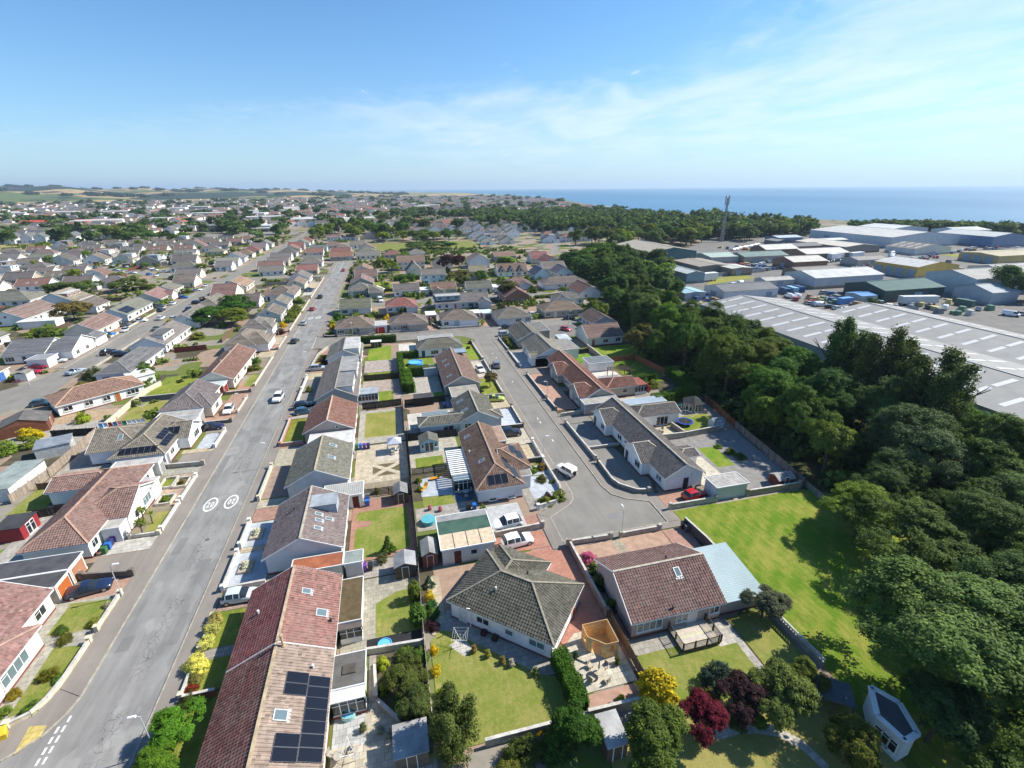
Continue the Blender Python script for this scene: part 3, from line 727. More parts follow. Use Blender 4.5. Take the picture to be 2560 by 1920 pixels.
class Vol:
    """one block of a house: roof outline, ridge direction, hipped ends"""
    def __init__(s,x0,y0,x1,y1,kind='y',ze=2.6,pitch=27.0,over=0.35):
        s.x0,s.x1,s.y0,s.y1=min(x0,x1),max(x0,x1),min(y0,y1),max(y0,y1)
        s.kind,s.ze,s.tp,s.o=kind,ze,math.tan(R(pitch)),over
        w,d=s.x1-s.x0,s.y1-s.y0
        k=kind[0]
        if k == 'h':k='x' if w>d else 'y';ends='SNEW'
        else:ends=kind[1:]
        s.axis=k;s.ends=ends if k in 'xy' else ''
        s.low=kind[1:] if k == 'm' else ''
        s.half=(d if k == 'x' else w)/2
        s.zr=s.ze+s.half*s.tp
        if k == 'y':
            s.a=s.y0+(s.half if 'S' in ends else 0);s.b=s.y1-(s.half if 'N' in ends else 0)
            if s.a>s.b:s.a=s.b=(s.y0+s.y1)/2
        elif k == 'x':
            s.a=s.x0+(s.half if 'W' in ends else 0);s.b=s.x1-(s.half if 'E' in ends else 0)
            if s.a>s.b:s.a=s.b=(s.x0+s.x1)/2
    def slopes(s):
        x0,x1,y0,y1,ze,zr=s.x0,s.x1,s.y0,s.y1,s.ze,s.zr
        if s.axis == 'y':
            xm=(x0+x1)/2;P,Q=(xm,s.a,zr),(xm,s.b,zr)
            r={'W':((x0,y1,ze),(x0,y0,ze),P,Q),'E':((x1,y0,ze),(x1,y1,ze),Q,P)}
            if 'S' in s.ends:r['S']=((x0,y0,ze),(x1,y0,ze),P,P)
            if 'N' in s.ends:r['N']=((x1,y1,ze),(x0,y1,ze),Q,Q)
        elif s.axis == 'x':
            ym=(y0+y1)/2;P,Q=(s.a,ym,zr),(s.b,ym,zr)
            r={'S':((x0,y0,ze),(x1,y0,ze),Q,P),'N':((x1,y1,ze),(x0,y1,ze),P,Q)}
            if 'W' in s.ends:r['W']=((x0,y1,ze),(x0,y0,ze),P,P)
            if 'E' in s.ends:r['E']=((x1,y0,ze),(x1,y1,ze),Q,Q)
        elif s.axis == 'm':
            h=s.tp*((x1-x0) if s.low in 'EW' else (y1-y0));zt=ze+h
            r={'E':{'E':((x1,y0,ze),(x1,y1,ze),(x0,y1,zt),(x0,y0,zt))},'W':{'W':((x0,y1,ze),(x0,y0,ze),(x1,y0,zt),(x1,y1,zt))},
                 'S':{'S':((x0,y0,ze),(x1,y0,ze),(x1,y1,zt),(x0,y1,zt))},'N':{'N':((x1,y1,ze),(x0,y1,ze),(x0,y0,zt),(x1,y0,zt))}}[s.low]
        else:r={}
        return r
    def height(s,side,x,y):
        d={'W':x-s.x0,'E':s.x1-x,'S':y-s.y0,'N':s.y1-y}[side]
        return s.ze+d*s.tp
    def walls(s,m,base=0.0):
        o=s.o;x0,x1,y0,y1=s.x0+o,s.x1-o,s.y0+o,s.y1-o
        zt=s.ze+o*s.tp-0.07 if s.axis in 'xy' else s.ze-0.05
        m.quad((x0,y0,base),(x1,y0,base),(x1,y0,zt),(x0,y0,zt));m.quad((x1,y0,base),(x1,y1,base),(x1,y1,zt),(x1,y0,zt))
        m.quad((x1,y1,base),(x0,y1,base),(x0,y1,zt),(x1,y1,zt));m.quad((x0,y1,base),(x0,y0,base),(x0,y0,zt),(x0,y1,zt))
        za=s.zr-0.07 if s.axis in 'xy' else 0
        if s.axis == 'y':
            xm=(s.x0+s.x1)/2
            if 'S' not in s.ends:m.add([(x0,y0,zt),(x1,y0,zt),(xm,y0,za)],[(0,1,2)])
            if 'N' not in s.ends:m.add([(x1,y1,zt),(x0,y1,zt),(xm,y1,za)],[(0,1,2)])
        elif s.axis == 'x':
            ym=(s.y0+s.y1)/2
            if 'E' not in s.ends:m.add([(x1,y0,zt),(x1,y1,zt),(x1,ym,za)],[(0,1,2)])
            if 'W' not in s.ends:m.add([(x0,y1,zt),(x0,y0,zt),(x0,ym,za)],[(0,1,2)])
        elif s.axis == 'm':
            (A,B,C,D),=s.slopes().values()
            q=[(min(max(p[0],x0),x1),min(max(p[1],y0),y1),p[2]-0.07) for p in (A,B,C,D)]
            b=[(p[0],p[1],base) for p in q]
            m.quad(b[1],b[2],q[2],q[1]);m.quad(b[2],b[3],q[3],q[2]);m.quad(b[3],b[0],q[0],q[3])

def slope_tiles(m,q,mode,rnd,root=None,single=0,color=None,rotz=0.0):
    """lay a roof slope: 2 = every tile modelled, 1 = stepped courses, 0 = plain sheet. Returns nothing."""
    A,B,C,D=(Vector(p) for p in q)
    e=(B-A);L=e.length;e /= L
    up=(D-A)-e*(D-A).dot(e)
    if up.length<1e-4:up=(C-A)-e*(C-A).dot(e)
    S=up.length;up /= S;nrm=e.cross(up)
    uD,uC=(D-A).dot(e),(C-A).dot(e)
    Lx=lambda v:uD*v/S
    Rx=lambda v:L+(uC-L)*v/S
    pt=lambda u,v,h:A+e*u+up*v+nrm*h
    def put(pts,uv,tint):
        m.uv[len(m.f)]=uv;m.tint[len(m.f)]=tint;m.add(pts,[tuple(range(len(pts)))])
    # underside
    m.tint[len(m.f)]=0.3;m.uv[len(m.f)]=[(0,0)]*4
    m.add([pt(0,0,-.10),pt(uD,S,-.10),pt(uC,S,-.10),pt(L,0,-.10)],[(0,1,2,3)])
    if mode == 0:
        put([pt(0,0,.02),pt(L,0,.02),pt(uC,S,.02),pt(uD,S,.02)],[(0,0),(L,0),(uC,S),(uD,S)],0.5)
        for a,b in (((0,0),(L,0)),):put([pt(*a,-.1),pt(*b,-.1),pt(*b,.02),pt(*a,.02)],[(0,0)]*4,0.4)
        return
    rows=max(1,int(round(S/TG)));g=S/rows
    if mode == 1:
        for i in range(rows):
            v0,v1=i*g-(0.03 if i else 0),(i+1)*g
            l0,r0,l1,r1=Lx(v0),Rx(v0),Lx(v1),Rx(v1)
            nseg=max(1,int((r0-l0)/2.2));ti=rnd.uniform(.3,.7)
            for k in range(nseg):
                f0,f1=k/nseg,(k+1)/nseg;tt=min(1,max(0,ti+rnd.uniform(-.22,.22)))
                a,b,c,d=l0+(r0-l0)*f0,l0+(r0-l0)*f1,l1+(r1-l1)*f1,l1+(r1-l1)*f0
                put([pt(a,v0,.075),pt(b,v0,.075),pt(c,v1,.012),pt(d,v1,.012)],[(a,v0),(b,v0),(c,v1),(d,v1)],tt)
                put([pt(a,v0,-.01),pt(b,v0,-.01),pt(b,v0,.075),pt(a,v0,.075)],[(a,v0),(b,v0),(b,v0),(a,v0)],tt)
        return
    prof=((0,-.02),(.06,.0),(.46,.0),(.56,.045),(.88,.045),(1.0,-.02))
    cells=[]
    for i in range(rows):
        v0,v1=i*g-(0.03 if i else 0),(i+1)*g
        l0,r0,l1,r1=Lx(v0),Rx(v0),Lx(v1),Rx(v1)
        for k in range(int(math.floor(min(l0,l1)/TW)),int(math.ceil(max(r0,r1)/TW))):
            ua=k*TW;full=ua >= max(l0,l1) and ua+TW <= min(r0,r1)
            cells.append((i,k,v0,v1,l0,r0,l1,r1,full))
    sing=set()
    if single and root is not None:
        mw=Matrix.Translation(root.location) @ Matrix.Rotation(rotz,4,'Z')
        cam_p=Vector((0,0,CAM_H))
        cand=[((mw @ pt(c[1]*TW,c[2],0)-cam_p).length,n) for n,c in enumerate(cells) if c[8] and c[0]>0 and abs(c[3]-c[2]-g-.03)<1e-3]
        cand=[x for x in cand if x[0]<999]
        cand.sort();sing={n for _,n in cand[:single]}
    if sing:
        def mk():
            t=MB()
            lo=[(p[0]*TW+.003,0,.05+p[1]) for p in prof];hi=[(min(p[0]*TW,TW-.003),TG+.03,.006+p[1]) for p in prof]
            bt=[(p[0],0,-.004) for p in lo]
            for j in range(5):
                t.tint[len(t.f)]=.5;t.uv[len(t.f)]=[(0,0)]*4;t.quad(lo[j],lo[j+1],hi[j+1],hi[j])
                t.tint[len(t.f)]=.5;t.uv[len(t.f)]=[(0,0)]*4;t.quad(bt[j],bt[j+1],lo[j+1],lo[j])
            return t.mesh('tile','roof_tile')
        me=cached('tile',mk)
    base_m=Matrix((e,up,nrm)).transposed().to_4x4()
    for n,(i,k,v0,v1,l0,r0,l1,r1,full) in enumerate(cells):
        tt=min(1,max(0,rnd.gauss(.5,.2)))
        if n in sing:
            o=bpy.data.objects.new('tile',me);col.objects.link(o);o.parent=root
            mm=base_m.copy();mm.translation=pt(k*TW,v0,0);o.matrix_local=mm
            f=1.0+0.7*(tt-.5);o.color=(color[0]*f,color[1]*f,color[2]*f,1);continue
        for j in range(5):
            s0,s1=(k+prof[j][0])*TW,(k+prof[j+1][0])*TW
            a,b=min(max(s0,l0),r0),min(max(s1,l0),r0);d,c=min(max(s0,l1),r1),min(max(s1,l1),r1)
            if b-a<1e-4 and c-d<1e-4:continue
            h0,h1=prof[j][1],prof[j+1][1]
            put([pt(a,v0,.05+h0),pt(b,v0,.05+h1),pt(c,v1,.006+h1),pt(d,v1,.006+h0)],[(a,v0),(b,v0),(c,v1),(d,v1)],tt)
            if b-a>1e-4:put([pt(a,v0,-.01),pt(b,v0,-.01),pt(b,v0,.05+h1),pt(a,v0,.05+h0)],[(a,v0)]*4,tt)

HRECT=[]
class House:
    def __init__(s,vols,roof,wall,label,detail=1,rot=0.0,name='bungalow',cat='house',group=None,single=0,doorc=None,loc=None,fascia=True,slopec=None,ridge=None,auto=True,basec=None,roofmat='roof_tile'):
        main=vols[0]
        if loc is None:cx,cy=(main.x0+main.x1)/2,(main.y0+main.y1)/2
        else:cx,cy=loc
        s.root=thing(name,label,cat,cx,cy,0,rot,group);HRECT.extend((v.x0+(0 if loc is None else cx),v.y0+(0 if loc is None else cy),v.x1+(0 if loc is None else cx),v.y1+(0 if loc is None else cy)) for v in vols)
        s.o=(cx,cy) if loc is None else (0,0)
        for v in vols:v.x0 -= s.o[0];v.x1 -= s.o[0];v.y0 -= s.o[1];v.y1 -= s.o[1]
        for v in vols:
            if v.axis == 'y':v.a -= s.o[1];v.b -= s.o[1]
            elif v.axis == 'x':v.a -= s.o[0];v.b -= s.o[0]
        s.v=vols;s.roofc=RC.get(roof,roof);s.detail=detail
        wallc=WC.get(wall,wall);s.wallc=wallc
        rnd=s.rnd=random.Random(hash((round(cx*7),round(cy*7))) & 0xffff)
        jit=lambda c,a:tuple(x*rnd.uniform(1-a,1+a) for x in c)
        m=MB()
        for v in vols:v.walls(m)
        m.build('wall','render',s.root,jit(wallc,.05))
        if detail >= 1:
            m=MB()
            for v in vols:
                o=v.o-0.03;m.prism(rect(v.x0+o,v.y0+o,v.x1-o,v.y1-o),0,0.28,cap=False)
            m.build('base_course','render',s.root,basec or (0.20,0.07,0.06))
        m=MB();rc=MB();fa=MB();ft=MB();sm={}
        rcol=tuple(x*(.84 if detail<2 else .93) for x in jit(s.roofc,.10))
        for v in vols:
            if v.axis == 'f':
                ft.box(v.x0,v.y0,v.ze-.16,v.x1,v.y1,v.ze-.01)
                for a,b in (((v.x0,v.y0),(v.x1,v.y0)),((v.x1,v.y0),(v.x1,v.y1)),((v.x1,v.y1),(v.x0,v.y1)),((v.x0,v.y1),(v.x0,v.y0))):
                    fa.bar(a+(v.ze-.04,),b+(v.ze-.04,),.10,.2)
                continue
            sl=v.slopes()
            md=min(detail,2) if v.axis != 'm' else min(detail,1)
            near=s.root.location.length
            for k,q in sl.items():
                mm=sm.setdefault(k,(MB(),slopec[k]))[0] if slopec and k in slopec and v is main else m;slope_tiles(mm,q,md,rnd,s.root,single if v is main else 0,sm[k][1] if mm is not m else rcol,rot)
                A,B,C,D=q
                fa.bar((A[0],A[1],A[2]-.11),(B[0],B[1],B[2]-.11),.05,.17)  # gutter board
                if v.axis in 'xym':
                    opp={'y':'SN','x':'EW','m':'SNEW'}[v.axis]
                    if (v.axis == 'y' and k in 'EW') or (v.axis == 'x' and k in 'SN') or v.axis == 'm':
                        for (a,b) in ((A,D),(B,C)):
                            end=None
                            if v.axis == 'y':end='S' if a[1]<(v.y0+v.y1)/2 else 'N'
                            if v.axis == 'x':end='W' if a[0]<(v.x0+v.x1)/2 else 'E'
                            if end and end in v.ends:rc.bar((a[0],a[1],a[2]+.07),(b[0],b[1],b[2]+.07),.22,.10)
                            else:fa.bar((a[0],a[1],a[2]-.03),(b[0],b[1],b[2]-.03),.06,.17)
            if v.axis == 'y':rc.bar(((v.x0+v.x1)/2,v.a,v.zr+.05),((v.x0+v.x1)/2,v.b,v.zr+.05),.26,.12)
            if v.axis == 'x':rc.bar((v.a,(v.y0+v.y1)/2,v.zr+.05),(v.b,(v.y0+v.y1)/2,v.zr+.05),.26,.12)
        if m.f:
            o=m.build('roof',roofmat,s.root,rcol)
            if detail == 2:o['kind']='stuff'
        for mm,cc_ in sm.values():
            o=mm.build('roof',roofmat,s.root,cc_)
            if detail == 2:o['kind']='stuff'
        if rc.f:rc.build('ridge_cap','stone',s.root,ridge or tuple(x*.6+.13 for x in rcol))
        if ft.f:ft.build('flat_roof','felt',s.root,(0.20,0.20,0.20))
        if fa.f and fascia:fa.build('fascia','white_paint',s.root)
        if auto:s.auto(doorc)
    def opening(s,kind,side,c,w=1.5,h=1.1,sill=0.95,v=0,color=None):
        """window / door / garage door on a wall; c = world coordinate along the wall"""
        v=s.v[v];rz,(nx,ny)=SIDE[side]
        if side in 'SN':x,y=c-s.o[0],(v.y0+v.o if side == 'S' else v.y1-v.o)
        else:x,y=(v.x0+v.o if side == 'W' else v.x1-v.o),c-s.o[1]
        x += nx*.035;y += ny*.035
        if kind == 'window':
            fr,pa,both,pale=window_mesh(w,h)
            if s.detail >= 1:
                o=ob('window',fr,s.root,(x,y,sill),rz);ob('pane',pale if s.rnd.random()<.35 or w>2.8 else pa,o)
            else:o=ob('window',both,s.root,(x,y,sill),rz)
        elif kind == 'door':o=ob('door',door_mesh(),s.root,(x,y,.05),rz,color or (0.55,0.55,0.55))
        else:o=ob('garage_door',garage_door_mesh(w,2.05),s.root,(x,y,.03),rz,color or (0.6,0.6,0.6))
        return o
    def auto(s,doorc):
        rnd=s.rnd;v=s.v[0]
        dc=doorc or rnd.choice([(0.6,0.6,0.6),(0.10,0.05,0.04),(0.30,0.12,0.06),(0.05,0.08,0.12),(0.65,0.65,0.62)])
        longs='EW' if v.axis == 'y' else 'SN'
        for side in 'SNEW':
            if side in longs:
                lo,hi=(v.y0+s.o[1],v.y1+s.o[1]) if side in 'EW' else (v.x0+s.o[0],v.x1+s.o[0])
                L=hi-lo;n=max(2,int(L/3.1));dpos=rnd.randrange(n)
                for i in range(n):
                    c=lo+L*(i+.5)/n+rnd.uniform(-.2,.2)
                    if i == dpos:s.opening('door',side,c,color=dc)
                    else:s.opening('window',side,c,rnd.choice([1.2,1.7,2.2]),rnd.choice([1.1,1.2,1.3]),.85)
                    if v.ze>4:s.opening('window',side,c,1.3,1.1,3.4)
            else:
                lo,hi=(v.y0+s.o[1],v.y1+s.o[1]) if side in 'EW' else (v.x0+s.o[0],v.x1+s.o[0])
                L=hi-lo
                for i in (0.3,0.7):
                    if rnd.random()<.45:s.opening('window',side,lo+L*i,rnd.choice([.8,1.2,1.7]),1.1,.9)
                if rnd.random()<.35 and v.zr>4.6 and side not in v.ends:s.opening('window',side,(lo+hi)/2,.8,.8,v.ze+.5)
    def on_slope(s,side,x,y,v=0):
        """matrix on a roof slope at world (x, y): X along the eave, Y up the slope, Z out"""
        v=s.v[v];A,B,C,D=(Vector(p) for p in v.slopes()[side])
        e=(B-A).normalized();up=(D-A)-e*(D-A).dot(e)
        if up.length<1e-4:up=(C-A)-e*(C-A).dot(e)
        up.normalize();n=e.cross(up)
        lx,ly=x-s.o[0],y-s.o[1]
        m=Matrix((e,up,n)).transposed().to_4x4();m.translation=(lx,ly,v.height(side,lx,ly));return m
    def rooflight(s,side,x,y,w=.78,h=1.0,v=0,pale=False,mat=None):
        def mk():
            m=MB();t=.09
            m.box(-w/2,-h/2,0,w/2,-h/2+t,.13).box(-w/2,h/2-t,0,w/2,h/2,.13).box(-w/2,-h/2+t,0,-w/2+t,h/2-t,.13).box(w/2-t,-h/2+t,0,w/2,h/2-t,.13)
            m.box(-w/2-.1,-h/2-.22,.0,w/2+.1,-h/2,.06)
            p=MB();p.quad((-w/2+t,-h/2+t,.10),(w/2-t,-h/2+t,.10),(w/2-t,h/2-t,.10),(-w/2+t,h/2-t,.10))
            return m.mesh('rooflight','galv'),p.mesh('pane','glass_pale')
        fr,pa=cached(('rl',w,h),mk)
        o=ob('rooflight',fr,s.root);o.matrix_local=s.on_slope(side,x,y,v);ob('pane',pa,o);return o
    def panels(s,side,pts,w=1.05,h=1.68,v=0):
        def mk():
            m=MB();m.box(-w/2+.012,-h/2+.012,.10,w/2-.012,h/2-.012,.135)
            f=MB()
            for a,b in (((-w/2,-h/2),(w/2,-h/2)),((w/2,-h/2),(w/2,h/2)),((w/2,h/2),(-w/2,h/2)),((-w/2,h/2),(-w/2,-h/2))):f.bar(a+(.12,),b+(.12,),.022,.04)
            return m.mesh('solar_panel','solar'),f.mesh('panel_frame','sheet')
        a,b=cached(('sol',w,h),mk)
        for x,y in pts:
            o=ob('solar_panel',a,s.root);o.matrix_local=s.on_slope(side,x,y,v);ob('panel_frame',b,o,color=(0.13,0.135,0.15))
    def flue(s,x,y,z,h=1.3,r=.11,color=(0.45,0.36,0.24),name='flue'):
        m=MB();lx,ly=x-s.o[0],y-s.o[1]
        m.lathe([(r*1.9,z-.25),(r*1.5,z+.12),(r,z+.16),(r,z+h),(r*1.6,z+h),(r*1.6,z+h+.16),(.01,z+h+.22)],10,0,(lx,ly))
        return m.build(name,'stone',s.root,color)
    def chimney(s,x,y,z,h=1.0):
        m=MB();lx,ly=x-s.o[0],y-s.o[1]
        m.box(lx-.38,ly-.28,z-.5,lx+.38,ly+.28,z+h).box(lx-.44,ly-.34,z+h,lx+.44,ly+.34,z+h+.12)
        c=m.build('chimney','stone',s.root,(0.38,0.35,0.31))
        for dx in (-.18,.18):
            p=MB();p.lathe([(.11,z+h+.1),(.09,z+h+.5),(.11,z+h+.55),(.01,z+h+.55)],9,0,(lx+dx,ly));p.build('chimney_pot','stone',c,(0.45,0.2,0.12))
    def vent(s,side,x,y,v=0,color=(0.75,0.75,0.74)):
        m=MB();lx,ly=x-s.o[0],y-s.o[1];z=s.v[v].height(side,lx,ly)
        m.lathe([(.09,z-.1),(.09,z+.32),(.13,z+.34),(.12,z+.46),(.01,z+.48)],9,0,(lx,ly));m.build('vent_pipe','paint',s.root,color)
    def dormer(s,side,a0,a1,zb,depth_to,ztop,clad=(0.42,0.45,0.48),win=2,v=0,roofc=(0.27,0.30,0.33),win_w=1.1):
        """flat-topped box dormer on an E or W slope from a0 to a1 (world y); depth_to = world x of its front face"""
        vv=s.v[v];xr=(vv.x0+vv.x1)/2;xf=depth_to-s.o[0];y0,y1=a0-s.o[1],a1-s.o[1]
        xa,xb=(xr,xf) if xf>xr else (xf,xr)
        m=MB();m.box(xa,y0,zb,xb,y1,ztop-.12);d=m.build('dormer','render',s.root,clad)
        m=MB();m.box(xa-.12,y0-.15,ztop-.12,xb+.12,y1+.15,ztop);m.build('dormer_roof','felt',d,roofc)
        if win:
            for i in range(win):
                both=window_mesh(win_w,1.0)[2]
                yy=y0+(y1-y0)*(i+.5)/win;rz=math.pi/2 if xf>xr else -math.pi/2
                ob('window',both,d,(xf+(.04 if xf>xr else -.04),yy,ztop-1.35),rz)
        return d
# ------------------------------------------------------------------ the near houses
def conservatory(h,x0,y0,x1,y1,zt=2.35,roofc=(0.45,0.47,0.5),dwarf=0.6,dwarfc=(0.75,0.75,0.73),slope=None,glass_roof=False):
    """white framed glazed room built on to a house"""
    ox,oy=h.o;x0,x1,y0,y1=x0-ox,x1-ox,y0-oy,y1-oy
    m=MB();m.prism(rect(x0,y0,x1,y1),0,dwarf,cap=False);c=m.build('conservatory','render',h.root,dwarfc)
    f=MB();gl=MB()
    for (ax,ay,bx,by) in ((x0,y0,x1,y0),(x1,y0,x1,y1),(x1,y1,x0,y1),(x0,y1,x0,y0)):
        L=math.hypot(bx-ax,by-ay);n=max(2,round(L/.75))
        for i in range(n+1):px,py=ax+(bx-ax)*i/n,ay+(by-ay)*i/n;f.box(px-.04,py-.04,dwarf,px+.04,py+.04,zt)
        f.bar((ax,ay,zt-.04),(bx,by,zt-.04),.09,.12);f.bar((ax,ay,dwarf+.03),(bx,by,dwarf+.03),.09,.07);f.bar((ax,ay,zt-.5),(bx,by,zt-.5),.06,.06)
        gl.quad((ax,ay,dwarf),(bx,by,dwarf),(bx,by,zt),(ax,ay,zt))
    f.build('glazing_frame','white_paint',c);gl.build('glazing','glass',c)
    r=MB()
    if slope == 'E':r.add([(x0,y0-.1,zt+.5),(x1+.15,y0-.1,zt),(x1+.15,y1+.1,zt),(x0,y1+.1,zt+.5),(x0,y0-.1,zt+.42),(x1+.15,y0-.1,zt-.08),(x1+.15,y1+.1,zt-.08),(x0,y1+.1,zt+.42)],[(0,1,2,3),(7,6,5,4),(0,4,5,1),(1,5,6,2),(2,6,7,3),(3,7,4,0)])
    else:r.box(x0-.12,y0-.12,zt,x1+.12,y1+.12,zt+.12)
    ro=r.build('conservatory_roof','glass_pale' if glass_roof else 'felt',c,roofc)
    if glass_roof:
        g=MB();n=max(2,round((y1-y0)/.7))
        for i in range(n+1):yy=y0+(y1-y0)*i/n;g.bar((x0,yy,zt+(.53 if slope else .14)),(x1+.15,yy,zt+(.03 if slope else .14)),.06,.05)
        g.build('glazing_bar','white_paint',ro)
    return c
def extra_flat(h,x0,y0,x1,y1,zt,wallc,roofc,mat='felt',name='extension'):
    ox,oy=h.o;m=MB();m.prism(rect(x0-ox+.2,y0-oy+.2,x1-ox-.2,y1-oy-.2),0,zt-.12);e=m.build(name,'render',h.root,wallc)
    m=MB();m.box(x0-ox,y0-oy,zt-.13,x1-ox,y1-oy,zt);r=m.build('flat_roof',mat,e,roofc)
    m=MB()
    for a,b in (((x0,y0),(x1,y0)),((x1,y0),(x1,y1)),((x1,y1),(x0,y1)),((x0,y1),(x0,y0))):
        m.bar((a[0]-ox,a[1]-oy,zt-.05),(b[0]-ox,b[1]-oy,zt-.05),.08,.18)
    m.build('edge_trim','white_paint',e);return e

# --- row between the main road and the back fence, nearest first
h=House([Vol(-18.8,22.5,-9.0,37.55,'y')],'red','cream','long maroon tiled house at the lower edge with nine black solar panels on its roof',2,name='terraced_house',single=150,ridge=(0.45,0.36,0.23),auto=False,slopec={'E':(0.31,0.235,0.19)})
for y in (26,30,34):h.opening('window','W',y,2.2,1.2)
h.panels('E',[(-11.75,34.1),(-10.0,33.9),(-11.75,32.98),(-10.0,32.9),(-10.0,31.85),(-10.0,30.8),(-10.0,29.75),(-11.75,28.6),(-10.0,28.65),(-11.75,27.5),(-10.0,27.55)],1.06,1.9)
h.rooflight('E',-12.5,30.6,1.0,1.15)
h.flue(-13.3,37.2,4.85,1.3);h.vent('E',-10.6,35.3)
e=extra_flat(h,-9.2,33.3,-6.0,36.9,2.5,(0.72,0.70,0.66),(0.13,0.125,0.115))
m=MB();m.box(-8.1+13.9,34.6-30.02,2.5,-6.9+13.9,35.6-30.02,2.62);m.build('roof_hatch','felt',e,(0.10,0.085,0.07))
conservatory(h,-9.0,32.2,-6.1,33.45,2.25,(0.7,0.7,0.7),.5,(0.2,0.06,0.05))
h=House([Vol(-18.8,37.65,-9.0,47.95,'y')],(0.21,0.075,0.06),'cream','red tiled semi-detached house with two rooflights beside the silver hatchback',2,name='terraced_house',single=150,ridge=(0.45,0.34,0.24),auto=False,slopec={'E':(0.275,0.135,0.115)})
for y in (40,43,46):h.opening('window','W',y,1.9,1.2)
h.rooflight('E',-12.3,44.4,.8,1.0);h.rooflight('E',-10.6,41.8,1.0,1.15);h.vent('W',-17.0,43.3);h.vent('E',-9.6,40.9,0,(0.04,0.04,0.04))
e=extra_flat(h,-9.1,40.9,-6.6,47.2,2.45,(0.70,0.68,0.64),(0.115,0.085,0.045),'stone')
conservatory(h,-8.9,40.2,-6.7,41.0,2.15,(0.12,0.1,0.09),.8)
h.opening('window','N',-12,1.2,1.0)

h=House([Vol(-18.9,52.8,-9.2,64.5,'y')],(0.20,0.175,0.15),'pale','grey tiled house with a lead box dormer and four rooflights, gravel front garden',2,single=260,ridge=(0.42,0.38,0.30),auto=False)
for y in (54.8,58,62):h.opening('window','E',y,1.7,1.2);h.opening('window','W',y,1.9,1.2)
h.opening('door','E',60,color=(.7,.7,.7))
h.dormer('E',59.4,62.0,3.3,-10.35,5.0,(0.33,0.39,0.44),0,0,(0.30,0.335,0.37))
for x,y in ((-12.6,58.3),(-11.3,57.8),(-12.45,57.0),(-12.4,55.4)):h.rooflight('E',x,y,.7,1.0)
h.vent('W',-16.0,60.5,0,(.05,.05,.05))
h=House([Vol(-19.0,68.9,-9.4,80.7,'y')],(0.205,0.176,0.15),'pale','grey tiled house with two blue rooflights facing a beige slab garden',2,ridge=(0.42,0.36,0.26),auto=False)
for y in (71,74.5,78.5):h.opening('window','E',y,1.7,1.2);h.opening('window','W',y,1.9,1.2)
h.rooflight('E',-12.5,78.0,.9,1.15);h.rooflight('E',-12.4,74.0,.9,1.15)
h=House([Vol(-18.9,86.8,-9.4,98.7,'y')],(0.225,0.12,0.088),'harl','brown tiled house between the two dark cars and the square back lawn',2,ridge=(0.50,0.40,0.28),auto=False)
for y in (89,92,96):h.opening('window','E',y,1.7,1.2);h.opening('window','W',y,1.9,1.2)
h.opening('window','S',-12.6,.6,.6,2.9)
h=House([Vol(-18.7,102.7,-9.4,125.2,'y')],(0.17,0.155,0.135),'grey','long grey roofed pair of houses with two white box dormers at the back',1,ridge=(0.33,0.30,0.25),auto=False)
for y in range(105,125,4):h.opening('window','W',y,1.9,1.2);h.opening('window','E',y,1.6,1.2)
h.dormer('E',113.6,124.4,3.1,-10.1,5.05,(0.68,0.68,0.68),3,0,(0.27,0.27,0.27));h.dormer('E',103.4,112.4,3.1,-10.5,5.0,(0.66,0.66,0.66),2,0,(0.20,0.20,0.20))
conservatory(h,-9.6,104.2,-5.4,107.7,2.3,(0.30,0.34,0.38),.7)
h=House([Vol(-19.0,130.6,-9.7,143.4,'y')],(0.175,0.165,0.145),'pale','grey roofed house with a wide white dormer at the junction corner',1,auto=False)
h.dormer('E',131.6,142.6,3.0,-10.3,4.95,(0.72,0.72,0.71),3,0,(0.42,0.42,0.41))
for y in (133,137,141):h.opening('window','W',y,1.9,1.2);h.opening('window','E',y,1.6,1.2)

# --- the angled hipped bungalow and its neighbour at the foot of the close
h=House([Vol(-6.45,-4.55,6.45,4.55,'h'),Vol(-5.4,0.2,1.7,6.1,'yN')],(0.092,0.078,0.07),'white','hipped grey-brown tiled bungalow set at an angle to its lawn, clothes dryer outside',2,R(-41),single=300,loc=(10.35,40.1),ridge=(0.27,0.245,0.19),auto=False)
C2=h
for c,w,hh in ((-2.0,1.6,.9),(1.2,1.0,.8),(4.4,1.8,.9)):h.opening('window','S',c,w,hh,1.05)
h.opening('door','S',-4.6,color=(0.62,0.62,0.62));h.opening('window','E',-1.5,1.6,1.1);h.opening('door','E',2.0,color=(.55,.16,.06));h.opening('window','W',0,1.6,1.1)
m=MB();m.tube((-3.5,-4.4,0),(-3.5,-4.4,2.7),.06);m.tube((-3.5,-4.4,2.7),(-3.6,-4.9,3.2),.06);m.build('soil_pipe','white_paint',h.root)
m=MB()
for x in (-1.7,-0.3):m.box(x-.3,-4.9,0,x+.3,-4.3,.5)
m.build('planter','timber',h.root,(0.06,0.03,0.02))
h.vent('S',-1.6,-1.9,0,(.6,.6,.58));h.vent('N',0.6,1.6,0,(.03,.03,.03))
h=House([Vol(20.9,32.9,32.4,42.8,'x'),Vol(32.0,33.2,37.6,40.4,'mS',2.3,8)],(0.235,0.13,0.105),'harl','red-brown tiled house with raised timber deck and pale blue lean-to roof',2,single=300,ridge=(0.42,0.38,0.31),auto=False)
C3=h
h.opening('window','S',23.3,3.0,1.25,.8);h.opening('window','S',27.2,1.5,1.1,.95);h.opening('door','S',28.5,color=(.62,.62,.62));h.opening('window','S',31.2,1.3,.9,1.1)
for x in (23,26,30):h.opening('window','N',x,1.7,1.2)
h.rooflight('S',28.3,36.6,.75,1.1);h.vent('N',28.0,38.6,0,(.03,.03,.03));h.vent('S',26.0,33.4,0,(.03,.03,.03))
